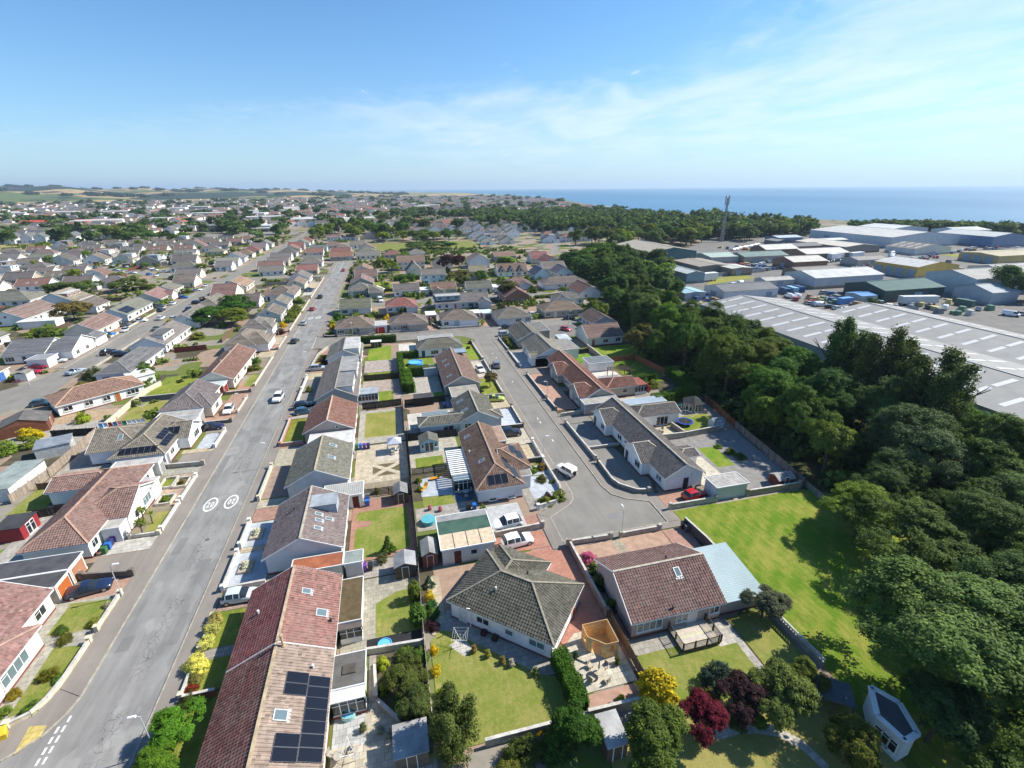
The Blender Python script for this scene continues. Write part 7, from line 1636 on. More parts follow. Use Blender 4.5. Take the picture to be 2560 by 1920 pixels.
# the unfinished pine cabin on the patio: five plank walls, no roof
pc=thing('pine_cabin','unfinished roofless corner cabin of bright pine planks on the patio','cabin',17.5,33.2)
ft=[(-1.4,1.4),(1.45,1.4),(1.45,-1.4),(.1,-1.4),(-1.4,-.1)]
m=MB();m.prism([(x*.96,y*.96) for x,y in ft],0.02,.08);m.build('floor','timber',pc,(0.72,0.46,0.2))
for i in range(5):
    a,b=ft[i],ft[(i+1)%5];L=math.hypot(b[0]-a[0],b[1]-a[1]);an=math.atan2(b[1]-a[1],b[0]-a[0]);holes={2:(.35,.85),3:(.45,1.45),4:(.4,1.0)}.get(i)
    for k in range(14):
        z=.06+k*.145;segs=[(0,L)]
        if holes and (4<k<12 or (i == 3 and k<12)):segs=[(0,holes[0]),(holes[1],L)]
        for s0,s1 in segs:
            me=MB().box(s0,-.022,0,s1,.022,.14).mesh('plank','timber');f=_tr.uniform(.88,1.1);ob('plank',me,pc,(a[0],a[1],z),an,(0.76*f,0.50*f,0.23*f))
# timber deck with balustrade
dk=thing('deck','raised pale timber deck with dark spindle balustrade','deck',27.9,31.6)
for i in range(32):ob('deck_board',cached('dboard',lambda:MB().box(-2.3,0,.42,2.2,.09,.46).mesh('deck_board','timber')),dk,(0,-1.3+i*.094,0),0,tuple(c*_tr.uniform(.9,1.1) for c in (0.52,0.47,0.38)))
m=MB();m.box(-2.3,-1.32,0,2.2,1.7,.41);m.build('deck_frame','timber',dk,(0.10,0.09,0.07))
sp=MB().box(-.02,-.02,0,.02,.02,.9).mesh('spindle','timber');ps=MB().box(-.05,-.05,0,.05,.05,1.1).mesh('post','timber')
for (ax,ay),(bx,by) in (((-2.3,1.5),(-2.3,-1.34)),((-2.3,-1.34),(2.2,-1.34)),((2.2,-1.34),(2.2,1.6))):
    L=math.hypot(bx-ax,by-ay);n=int(L/.14)
    for i in range(n+1):
        q=(ax+(bx-ax)*i/n,ay+(by-ay)*i/n,.45);ob('spindle',sp,dk,q,0,(0.05,0.045,0.04))
    for i in range(int(L/1.4)+1):k=min(1,i*1.4/L);ob('post',ps,dk,(ax+(bx-ax)*k,ay+(by-ay)*k,.4),0,(0.05,0.045,0.04))
    m=MB();m.bar((ax,ay,1.38),(bx,by,1.38),.08,.05);m.build('handrail','timber',dk,(0.07,0.06,0.05))
# patio table with chairs and a folded parasol
def table_set(x,y,label,n=4,c=(0.45,0.40,0.31),r=.6):
    t=thing('garden_table',label,'table',x,y);m=MB();m.lathe([(.01,.70),(r,.70),(r,.74),(.01,.74)],18);m.build('table_top','timber',t,c);m=MB();m.tube((0,0,0),(0,0,.7),.05,.05,8).box(-.3,-.04,0,.3,.04,.05).box(-.04,-.3,0,.04,.3,.05);m.build('pedestal','timber',t,c)
    def mk():
        a=MB().box(-.24,-.24,.40,.24,.24,.45).mesh('seat','timber');b=MB();b.box(-.24,.2,.45,.24,.26,.9);b=b.mesh('backrest','timber');l=MB().box(-.025,-.025,0,.025,.025,.4).mesh('leg','timber');return a,b,l
    a,b,l=cached('chair',mk)
    for i in range(n):
        an=i*2*math.pi/n+.5;q=thing('garden_chair','garden chair %s at the %s'%(['on the east side','on the north side','on the west side','on the south side','at the corner'][i],label.split(' with')[0].split(' near')[0]),'chair',x+math.cos(an)*(r+.45),y+math.sin(an)*(r+.45),0,an-math.pi/2)
        ob('seat',a,q,color=c);ob('backrest',b,q,color=tuple(v*.8 for v in c))
        for lx in (-.2,.2):
            for ly in (-.2,.2):ob('leg',l,q,(lx,ly,0),0,tuple(v*.7 for v in c))
    return t
t=table_set(16.2,30.3,'round stone table with parasol pole',4)
m=MB();m.tube((0,0,.7),(0,0,2.0),.025,.025,6).lathe([(.09,1.0),(.07,1.9),(.02,2.1)],8);m.build('parasol','fabric',t,(0.30,0.26,0.2))
table_set(-8.2,28.6,'small metal bistro table',3,(0.40,0.38,0.32),.45);table_set(-2.6,80.4,'white table under the grey gazebo',3,(0.7,0.7,0.7),.5);table_set(8.2,63.8,'grey rattan garden table',3,(0.42,0.44,0.46),.5);table_set(48.6,74.8,'wire framed garden table',3,(0.3,0.28,0.24),.45)
# rotary clothes dryers
def dryer(x,y,label,h=1.9):
    t=thing('clothes_dryer',label,'clothes dryer',x,y,0,.5);m=MB();m.tube((0,0,0),(0,0,h),.03,.03,7);m.build('pole','galv',t);m=MB()
    for i in range(4):a=i*math.pi/2;m.tube((0,0,h-.9),(1.15*math.cos(a),1.15*math.sin(a),h),.022,.018,5)
    m.build('arm','white_paint',t);m=MB()
    for k in (.45,.7,.95):
        z=h-.9+.9*k
        for i in range(4):a,b=i*math.pi/2,(i+1)*math.pi/2;m.tube((1.15*k*math.cos(a),1.15*k*math.sin(a),z),(1.15*k*math.cos(b),1.15*k*math.sin(b),z),.008,.008,4)
    m.build('line','white_paint',t)
dryer(3.4,36.9,'white rotary clothes dryer standing on the lawn slab');dryer(-6.9,28.2,'rotary clothes dryer on the pale patio at the bottom');dryer(-55.4,112.6,'rotary dryer with dark cover on the west lawn')
# washing on a line
t=thing('washing_line','line of white, blue and coloured washing behind the solar house','washing',-55,103.6);m=MB();m.tube((-5,0,0),(-5,0,2),.04).tube((3.4,.5,0),(3.4,.5,2),.04).tube((-5,0,1.95),(3.4,.5,1.95),.01);m.build('pole','galv',t)
for i,c in enumerate([(.15,.4,.7),(.3,.5,.75),(.25,.06,.06),(.1,.2,.4),(.7,.35,.4),(.05,.2,.15),(.75,.75,.75),(.75,.76,.78),(.75,.75,.76),(.74,.75,.77)]):
    x=-4.6+i*.8;m=MB();m.add([(x,i*.05,1.94),(x+.7,i*.05+.04,1.94),(x+.66,i*.05+.2,.95),(x+.04,i*.05-.1,1.0)],[(0,1,2,3)]);m.build('garment','fabric',t,c)
# gazebo
t=thing('gazebo','pale grey canvas gazebo beside the slatted fence','gazebo',-2.3,80.8);m=MB();m.add([(-1.3,-1.2,2.1),(1.3,-1.2,2.1),(1.3,1.2,2.1),(-1.3,1.2,2.1),(0,0,2.9)],[(0,1,4),(1,2,4),(2,3,4),(3,0,4)]).quad((-1.3,-1.2,2.1),(1.3,-1.2,2.1),(1.3,-1.2,1.9),(-1.3,-1.2,1.9)).quad((1.3,-1.2,2.1),(1.3,1.2,2.1),(1.3,1.2,1.9),(1.3,-1.2,1.9));m.build('canopy','fabric',t,(0.42,0.45,0.52))
for x in (-1.25,1.25):
    for y in (-1.15,1.15):ob('post',cached('gzp',lambda:MB().tube((0,0,0),(0,0,2.1),.03).mesh('post','galv')),t,(x,y,0))
# wheelie bins
def bin_mesh():
    b=MB();b.add([(-.24,-.27,.08),(.24,-.27,.08),(.24,.25,.08),(-.24,.25,.08),(-.29,-.34,1.0),(.29,-.34,1.0),(.29,.32,1.0),(-.29,.32,1.0)],[(0,3,2,1),(0,1,5,4),(1,2,6,5),(2,3,7,6),(3,0,4,7)]);l=MB();l.add([(-.31,-.37,1.0),(.31,-.37,1.0),(.31,.36,1.02),(-.31,.36,1.02),(-.29,-.34,1.05),(.29,-.34,1.05),(.29,.34,1.1),(-.29,.34,1.1)],[(0,1,5,4),(1,2,6,5),(2,3,7,6),(3,0,4,7),(4,5,6,7)]);w=MB();w.tube((-.3,.26,.1),(-.22,.26,.1),.1,.1,10).tube((.22,.26,.1),(.3,.26,.1),.1,.1,10)
    return b.mesh('bin_body','plastic'),l.mesh('lid','plastic'),w.mesh('wheel','rubber')
BINS=bin_mesh();BC=dict(green=(0.03,0.13,0.05),blue=(0.02,0.12,0.42),purple=(0.13,0.03,0.24),grey=(0.10,0.10,0.11),navy=(0.02,0.03,0.12),black=(0.02,0.02,0.022))
def bins(items,where):
    for x,y,c,rot in items:
        t=thing('wheelie_bin','%s wheelie bin %s'%(c,where),'bin',x,y,0,rot)
        for n,me in zip(('bin_body','lid','wheel'),BINS):ob(n,me,t,color=BC[c])
bins([(-40.7,62.9,'green',1.5),(-40.6,63.7,'blue',1.6),(-40.7,64.5,'navy',1.4),(-40.6,65.3,'purple',1.6)],'by the palm house wall')
bins([(-9.2,83.2,'green',0),(-8.5,83.1,'blue',.1),(-7.8,83.0,'purple',0),(-7.1,82.9,'navy',0)],'in the row behind the beige garden garage');bins([(-6.8,64.8,'blue',1.6),(-6.85,65.6,'navy',1.5),(-6.8,66.4,'grey',1.6)],'beside the maroon door');bins([(-8.2,50.9,'blue',0),(-7.5,50.9,'green',0),(-6.8,50.85,'purple',.1),(-6.1,50.8,'black',0)],'in the row below the brick edged lawn');bins([(8.9,59.7,'blue',0),(8.1,60.0,'black',.1)],'behind the upright lime shrub');bins([(37.0,47.2,'grey',1.5),(36.9,48.0,'black',1.5)],'at the dark dividing wall');bins([(43.4,55.4,'grey',0)],'behind the red hatchback');bins([(9.6,97.4,'blue',0),(8.9,97.6,'navy',0)],'behind the green-yellow car house')
# street lamps
def lamp_mesh():
    p=MB();p.tube((0,0,0),(0,0,1.0),.085,.085,8).tube((0,0,1.0),(0,0,4.7),.06,.04,8).tube((0,0,4.68),(.35,0,4.82),.03,.028,7);h=MB();h.add([(.25,-.12,4.80),(.95,-.09,4.83),(.95,.09,4.83),(.25,.12,4.80),(.3,-.08,4.92),(.85,-.06,4.92),(.85,.06,4.92),(.3,.08,4.92)],[(0,3,2,1),(4,5,6,7),(0,1,5,4),(1,2,6,5),(2,3,7,6),(3,0,4,7)]);l=MB();l.quad((.35,-.07,4.795),(.35,.07,4.795),(.85,.06,4.815),(.85,-.06,4.815))
    return p.mesh('pole','galv'),h.mesh('lamp_head','white_paint'),l.mesh('lens','lamp_lens')
LAMP=lamp_mesh()
LAMPS=[(-23.7,33.2,180,'street lamp leaning over the kerb at the lower left edge of the red roof'),(-34.9,53.8,0,'street lamp beside the dark blue car drive'),(-23.5,80.7,180,'street lamp at the end of the pale wall casting a shadow across the road'),(-23.6,132.1,180,'street lamp beside the silver people carrier'),(-34.9,105.6,0,'street lamp beside the white hatchback'),(-24.3,172.6,180,'street lamp on the far corner of the link road'),(-13.9,161.4,-90,'street lamp before the red garage bungalow'),(-36.0,160.0,0,'street lamp on the beige drive, west side'),(-35.4,220.7,0,'street lamp by the far west shrubs'),(23.3,70.6,0,'street lamp rising from the white wall on the close'),(27.6,48.5,90,'street lamp at the turning head by the garden gate'),(31.9,95.0,180,'street lamp before the pink gravel frontage'),(23.4,117.3,0,'street lamp beside the grey car driving up the close'),(28.4,160.1,-90,'street lamp before the twin carports'),(31.9,141.2,180,'street lamp by the yellow shrub corner'),(59.8,156.2,0,'street lamp at the east end of the link road'),(11.9,160.4,-90,'street lamp beside the dark red car'),(-82.2,177.4,180,'street lamp halfway up the west street'),(-82.4,153.8,180,'street lamp near the bend of the west street'),(-90.2,137.5,0,'street lamp on the outer bend of the west street'),(-82.0,246,180,'street lamp far up the west street'),(-90.4,205,0,'street lamp by the blue solar array house'),(-24.4,240,180,'street lamp on the east pavement beyond the third row'),(-35.4,262,0,'street lamp near the far turning'),(20,213.2,-90,'street lamp in front of the third row, left'),(38,213.2,-90,'street lamp in front of the third row, right'),(-24.4,300,180,'street lamp at the far end of the main road')]
for x,y,a,l in LAMPS:
    t=thing('street_lamp',l,'street lamp',x,y,0,R(a))
    for n,me in zip(('pole','lamp_head','lens'),LAMP):ob(n,me,t)
# pools, trampolines, toys
def tub(x,y,r,h,label,c,name='paddling_pool'):
    t=thing(name,label,'pool',x,y);m=MB();m.lathe([(r*.97,0),(r,.06),(r*1.02,h*.5),(r,h),(r*.9,h),(r*.88,h*.5),(.01,h*.45)],24);m.build('tub','plastic',t,c);m=MB();m.lathe([(r*.9,h*.8),(.01,h*.8)],24);m.build('water_surface','pool_blue',t)
tub(-4.4,39.0,.75,.35,'round light blue paddling pool on black membrane',(0.10,0.42,0.75));tub(4.4,127.6,2.0,.9,'bright blue garden pool behind the hedges',(0.05,0.32,0.75));tub(-7.7,32.4,.7,.55,'small turquoise fountain basin on the pale patio',(0.30,0.55,0.52),'fountain')
t=thing('pool_cover','round teal covered hot tub beside the green roofed garage','hot tub',1.9,58.4);m=MB();m.lathe([(1.0,0),(1.0,.6),(1.05,.62),(1.05,.7),(.01,.74)],24);m.build('cover','fabric',t,(0.10,0.36,0.42))
t=thing('trampoline','round blue edged trampoline with net on the shaded lawn','trampoline',55.4,76.6);m=MB();m.lathe([(1.35,.7),(1.65,.7),(1.65,.76),(1.35,.76)],28);m.build('pad','fabric',t,(0.02,0.08,0.42));m=MB();m.lathe([(1.36,.72),(.01,.70)],28);m.build('mat','dark',t);m=MB()
for i in range(6):a=i*math.pi/3;m.tube((1.6*math.cos(a),1.6*math.sin(a),0),(1.6*math.cos(a),1.6*math.sin(a),2.4),.025,.025,6)
for i in range(24):a,b=i*math.pi/12,(i+1)*math.pi/12;m.tube((1.6*math.cos(a),1.6*math.sin(a),2.38),(1.6*math.cos(b),1.6*math.sin(b),2.38),.02,.02,4)
m.build('pole','galv',t)
t=thing('summerhouse','six sided dark roofed summerhouse with white glazed sides','summerhouse',61.2,82.6);hx=[(2.1*math.cos(i*math.pi/3),2.1*math.sin(i*math.pi/3)) for i in range(6)];m=MB();m.prism(hx,0,2.0);m.build('wall','timber',t,(0.20,0.14,0.11));m=MB();m.add([(x*1.2,y*1.2,1.98) for x,y in hx]+[(0,0,3.2)],[(i,(i+1)%6,6) for i in range(6)]);m.build('roof','felt',t,(0.05,0.05,0.052))
for i in range(6):
    a,b=hx[i],hx[(i+1)%6];an=math.atan2(b[1]-a[1],b[0]-a[0])
    for k in (.3,.7):o=ob('window',window_mesh(.7,1.6)[0],t,((a[0]+(b[0]-a[0])*k)*1.02,(a[1]+(b[1]-a[1])*k)*1.02,.2),an);ob('pane',window_mesh(.7,1.6)[1],o)
t=thing('slide','green plastic garden slide by the summerhouse','slide',58.4,83.6,0,R(-60));m=MB();m.add([(-1.1,-.25,.1),(-1.1,.25,.1),(.6,.25,1.2),(.6,-.25,1.2),(-1.1,-.25,.25),(-1.1,.25,.25),(.6,.25,1.35),(.6,-.25,1.35)],[(0,3,2,1),(0,4,7,3),(1,2,6,5)]);m.build('chute','plastic',t,(0.08,0.50,0.30));m=MB();m.box(.6,-.25,0,.68,.25,1.3).bar((.66,-.2,1.2),(1.3,-.2,0),.06).bar((.66,.2,1.2),(1.3,.2,0),.06);m.build('ladder','plastic',t,(0.5,0.5,0.5))
t=thing('pergola','brown flat pergola over a dining set beside the white garage','pergola',54.2,104.6);m=MB()
for i in range(14):m.box(-2.6+i*.4,-1.7,2.25,-2.5+i*.4,1.7,2.37)
m.build('slat_roof','timber',t,(0.10,0.065,0.05));m=MB()
for x in (-2.4,2.4):
    for y in (-1.5,1.5):m.box(x-.07,y-.07,0,x+.07,y+.07,2.25)
m.build('post','timber',t,(0.14,0.07,0.04))
def lounger(x,y,rot,label,c):
    t=thing('sun_lounger',label,'sun lounger',x,y,0,rot);m=MB();m.box(-.9,-.32,.3,.4,.32,.38);m.build('seat','fabric',t,c);m=MB();m.add([(.4,-.32,.3),(.4,.32,.3),(.95,.32,.75),(.95,-.32,.75),(.4,-.32,.38),(.4,.32,.38),(.92,.32,.82),(.92,-.32,.82)],[(0,1,2,3),(4,7,6,5),(0,4,5,1),(2,6,7,3),(1,5,6,2),(3,7,4,0)]);m.build('backrest','fabric',t,c);m=MB()
    for lx in (-.8,.35):
        for ly in (-.28,.28):m.box(lx-.03,ly-.03,0,lx+.03,ly+.03,.3)
    m.build('leg','timber',t,(0.2,0.15,0.1))
lounger(4.0,69.4,0.1,'orange garden lounger by the black slatted fence',(0.55,0.24,0.02));lounger(1.9,67.0,.9,'orange-yellow lounger beside the leafy pots',(0.58,0.30,0.03))
for x,y,c,l in [(2.4,61.3,(.5,.18,.28),'pink flowered pot on the small lawn edge, left'),(3.9,60.6,(.5,.16,.24),'pink flowered pot on the small lawn edge, right'),(-6.6,32.8,(.05,.1,.03),'dark potted shrub by the conservatory door'),(-7.2,33.0,(.1,.15,.04),'potted plant next to the conservatory door'),(-6.3,30.6,(.1,.13,.05),'planted tub on the patio by the fountain'),(-4.8,30.0,(.3,.32,.26),'silvery potted plant on the patio, left'),(-4.0,29.4,(.3,.32,.26),'silvery potted plant on the patio, right'),(18.6,30.9,(.08,.11,.03),'potted plant on the table patio'),(14.7,32.6,(.04,.09,.03),'dark pot plant in the shade of the pine cabin'),(4.7,35.9,(.25,.16,.05),'flowering clump on the lawn edge, first along the bungalow'),(6.0,35.0,(.25,.24,.04),'yellow flower clump, second along the bungalow'),(7.3,33.9,(.2,.17,.05),'yellowish clump, third along the bungalow'),(8.1,33.4,(.4,.38,.34),'white flower clump, fourth along the bungalow'),(10.2,31.9,(.12,.17,.04),'green clump at the hedge end of the lawn edge'),(-21.7,61.8,(.5,.5,.42),'white rose bed in the gravel front, farther'),(-21.6,55.2,(.5,.5,.42),'white rose bed in the gravel front, nearer')]:
    t=thing('pot_plant',l,'pot plant',x,y);bed='rose bed' in l
    if bed:m=MB();m.box(-.8,-1.1,0,.8,1.1,.35);m.build('planter','stone',t,(0.42,0.36,0.27))
    else:m=MB();m.lathe([(.16,0),(.24,.32),(.27,.34),(.22,.34),(.01,.3)],10);m.build('pot','stone',t,(0.30,0.20,0.14))
    o=ob('foliage',SHRUB[1],t,(0,0,.55),0,c);o.scale=(.6,.85,.35) if bed else (.42,.42,.36)
# mobile phone mast beyond the estate
t=thing('phone_mast','tall grey lattice phone mast rising above the woodland','mast',285,379);m=MB();hM=37.5
for i in range(15):
    z0,z1=i*2.4,(i+1)*2.4;w0,w1=1.7-.07*i,1.7-.07*(i+1);c0=[(w0*math.cos(a),w0*math.sin(a),z0) for a in (0,2.094,4.189)];c1=[(w1*math.cos(a),w1*math.sin(a),z1) for a in (0,2.094,4.189)]
    for k in range(3):m.bar(c0[k],c1[k],.3);m.bar(c0[k],c1[(k+1)%3],.16);m.bar(c0[(k+1)%3],c1[k],.16);m.bar(c0[k],c0[(k+1)%3],.14)
m.build('lattice','sheet',t,(0.20,0.22,0.25));m=MB()
for z in (30.5,33,35.5):
    for k in range(3):a=k*2.094+.5;m.box(1.7*math.cos(a)-.35,1.7*math.sin(a)-.35,z,1.7*math.cos(a)+.35,1.7*math.sin(a)+.35,z+2.2)
m.build('antenna','paint',t,(0.35,0.36,0.40))
t=thing('grit_bin','yellow grit bin at the lower left corner','grit bin',-37.6,37.9,.11,.4);m=MB();m.add([(-.5,-.35,0),(.5,-.35,0),(.5,.35,0),(-.5,.35,0),(-.58,-.42,.6),(.58,-.42,.6),(.58,.42,.75),(-.58,.42,.75)],[(0,1,5,4),(1,2,6,5),(2,3,7,6),(3,0,4,7)]);m.build('box','plastic',t,(0.62,0.42,0.02));m=MB();m.add([(-.62,-.46,.6),(.62,-.46,.6),(.62,.46,.78),(-.62,.46,.78),(-.5,-.36,.72),(.5,-.36,.72),(.5,.4,.88),(-.5,.4,.88)],[(0,1,5,4),(1,2,6,5),(2,3,7,6),(3,0,4,7),(4,5,6,7)]);m.build('lid','plastic',t,(0.65,0.45,0.03))
# ------------------------------------------------------------------ vehicles
def car_meshes(kind):
    """body lofted from cross-sections along the length (front at +X): stations (x, z_sill, z_belt, z_top, half_w, half_w_top)"""
    S={'hatch':[(2.02,.34,.52,.54,.62,.55),(1.92,.24,.66,.68,.80,.70),(1.35,.20,.80,.84,.87,.76),(.85,.20,.88,.93,.88,.74),(.15,.20,.93,1.38,.89,.62),(-.5,.20,.94,1.47,.89,.64),(-1.35,.20,.95,1.40,.88,.60),(-1.85,.24,.93,1.02,.84,.60),(-2.0,.38,.72,.78,.76,.62)],
         'suv':[(2.2,.42,.68,.70,.66,.60),(2.1,.30,.86,.88,.86,.76),(1.45,.26,.98,1.02,.92,.80),(.95,.26,1.03,1.08,.93,.78),(.2,.26,1.08,1.60,.94,.68),(-.6,.26,1.09,1.68,.94,.70),(-1.65,.26,1.09,1.60,.92,.66),(-2.05,.30,1.06,1.16,.88,.66),(-2.2,.46,.84,.9,.8,.66)],
         'saloon':[(2.25,.34,.54,.56,.62,.55),(2.15,.24,.68,.70,.82,.72),(1.4,.20,.80,.84,.89,.78),(.85,.20,.88,.92,.90,.76),(.1,.20,.92,1.36,.90,.62),(-.6,.20,.93,1.42,.90,.62),(-1.35,.20,.94,1.02,.89,.70),(-2.05,.24,.90,.94,.85,.72),(-2.22,.38,.70,.74,.76,.64)],
         'van':[(2.5,.40,.70,.72,.72,.66),(2.4,.28,1.0,1.02,.92,.82),(1.95,.26,1.12,1.18,.96,.84),(1.3,.26,1.15,1.85,.97,.80),(.6,.26,1.15,1.95,.97,.82),(-1.0,.26,1.15,1.95,.97,.82),(-2.3,.26,1.15,1.93,.97,.82),(-2.45,.30,1.15,1.90,.95,.80)],
         'jeep':[(1.95,.55,.95,.97,.62,.6),(1.9,.45,1.02,1.05,.74,.70),(1.2,.42,1.08,1.12,.80,.76),(.75,.42,1.10,1.14,.82,.78),(.4,.42,1.12,1.75,.84,.72),(-.5,.42,1.12,1.80,.84,.74),(-1.6,.42,1.12,1.78,.84,.74),(-1.7,.46,1.12,1.75,.82,.72)]}[kind]
    rows=[]
    for x,z0,zb,zt,w,wt in S:
        zm=z0+(zb-z0)*.55
        half=[(w*.90,z0),(w,z0+(zb-z0)*.28),(w*1.005,zm),(w*.97,zb),(wt,zt),(wt*.55,zt+.035)]
        rows.append([(x,y,z) for y,z in half]+[(x,0,zt+.045)]+[(x,-y,z) for y,z in half[::-1]])
    n=len(rows[0]);body,gl=MB(),MB()
    body.v=[p for r in rows for p in r];gl.v=list(body.v)
    tall=[s[3]-s[2]>.25 for s in S]
    for i in range(len(rows)-1):
        for j in range(n-1):
            f=(i*n+j,i*n+j+1,(i+1)*n+j+1,(i+1)*n+j)
            side=j in (3,n-5);top=j in (4,5,n-7,n-6)
            g=(side and (tall[i] and tall[i+1])) or ((side or top) and (tall[i] != tall[i+1]))
            if kind == 'van' and i >= 4:g=False
            (gl if g else body).f.append(f);(gl if g else body).mi.append(0)
    for e,i in ((0,0),(1,len(rows)-1)):
        f=tuple(range(i*n,i*n+n));body.f.append(f if e else f[::-1]);body.mi.append(0)
    bm_=body.mesh('body','car_paint',True);gm=gl.mesh('windows','glass',True)
    u=MB();L0,L1=S[-1][0],S[0][0];w=S[4][4];u.box(L0+.12,-w*.9,.18,L1-.12,w*.9,S[4][1]+.12);un=u.mesh('underbody','dark')
    pil=MB()  # door pillars between the side windows
    for k in range(3,len(S)-2):
        x,z0,zb,zt,ww,wt=S[k]
        if tall[k]:
            for sg in (-1,1):pil.bar((x,sg*ww*.975,zb),(x,sg*(wt+.012),zt),.07,.03)
    pl=pil.mesh('pillar','car_paint')
    hl=MB();x,z0,zb,zt,ww,wt=S[1]
    for sg in (-1,1):hl.box(x-.1,sg*ww*.72-.16,zb-.16,x+.05,sg*ww*.72+.16,zb-.02)
    tl=MB();x,z0,zb,zt,ww,wt=S[-2]
    for sg in (-1,1):tl.box(x-.12,sg*ww*.82-.1,zb-.22,x+.04,sg*ww*.82+.1,zb-.02)
    npl=MB();npl.box(S[-1][0]-.03,-.26,S[-1][2]-.12,S[-1][0]+.02,.26,S[-1][2]-.01)
    return dict(body=bm_,windows=gm,underbody=un,pillar=pl,headlight=hl.mesh('headlight','lamp_lens'),tail_light=tl.mesh('tail_light','tail_lens'),number_plate=npl.mesh('number_plate','plate')),(S[1][0]-.62,S[-2][0]+.52,S[4][4])
CARK={k:car_meshes(k) for k in ('hatch','suv','saloon','van','jeep')}
def wheel_mesh(r):
    def mk():
        t=MB();t.tube((0,-.11,0),(0,.11,0),r,r,18);i=MB();i.lathe([(.01,.118),(r*.62,.122),(r*.66,.11)],14)
        i.v=[(a,c,b) for a,b,c in i.v]+[(a,-c,b) for a,b,c in i.v];nf=len(i.v) // 2;i.f=i.f+[tuple(nf+q for q in f) for f in i.f];i.mi=i.mi*2
        return t.mesh('wheel','rubber'),i.mesh('rim','rim')
    return cached(('wheel',r),mk)
def car(kind,x,y,head,color,label,small=False,group=None):
    """head = compass bearing the car faces"""
    names=dict(hatch='hatchback',suv='suv',saloon='saloon_car',van='van',jeep='off_roader')
    t=thing(names[kind],label,'van' if kind == 'van' else 'car',x,y,0.02,R(90-head),group);ms,(xf,xr,w)=CARK[kind]
    for n,me in ms.items():
        if small and n in ('pillar','number_plate','headlight','tail_light'):continue
        ob(n,me,t,color=color)
    r=.36 if kind in ('suv','van','jeep') else .31
    for wx in (xf,xr):
        for sg in (-1,1):
            o=ob('wheel',wheel_mesh(r)[0],t,(wx,sg*(w-.09),r-.0));
            if not small:ob('rim',wheel_mesh(r)[1],o)
    if kind == 'jeep':
        m=MB();m.tube((-1.72,0,1.0),(-1.95,0,1.0),.36,.36,16);m.build('spare_wheel','rubber',t)
    return t
WH,SI,BK,NV,RD,GY,BLU_,DR=(0.80,0.80,0.80),(0.45,0.48,0.52),(0.012,0.012,0.014),(0.012,0.022,0.06),(0.42,0.012,0.016),(0.11,0.12,0.13),(0.02,0.13,0.42),(0.16,0.008,0.02)
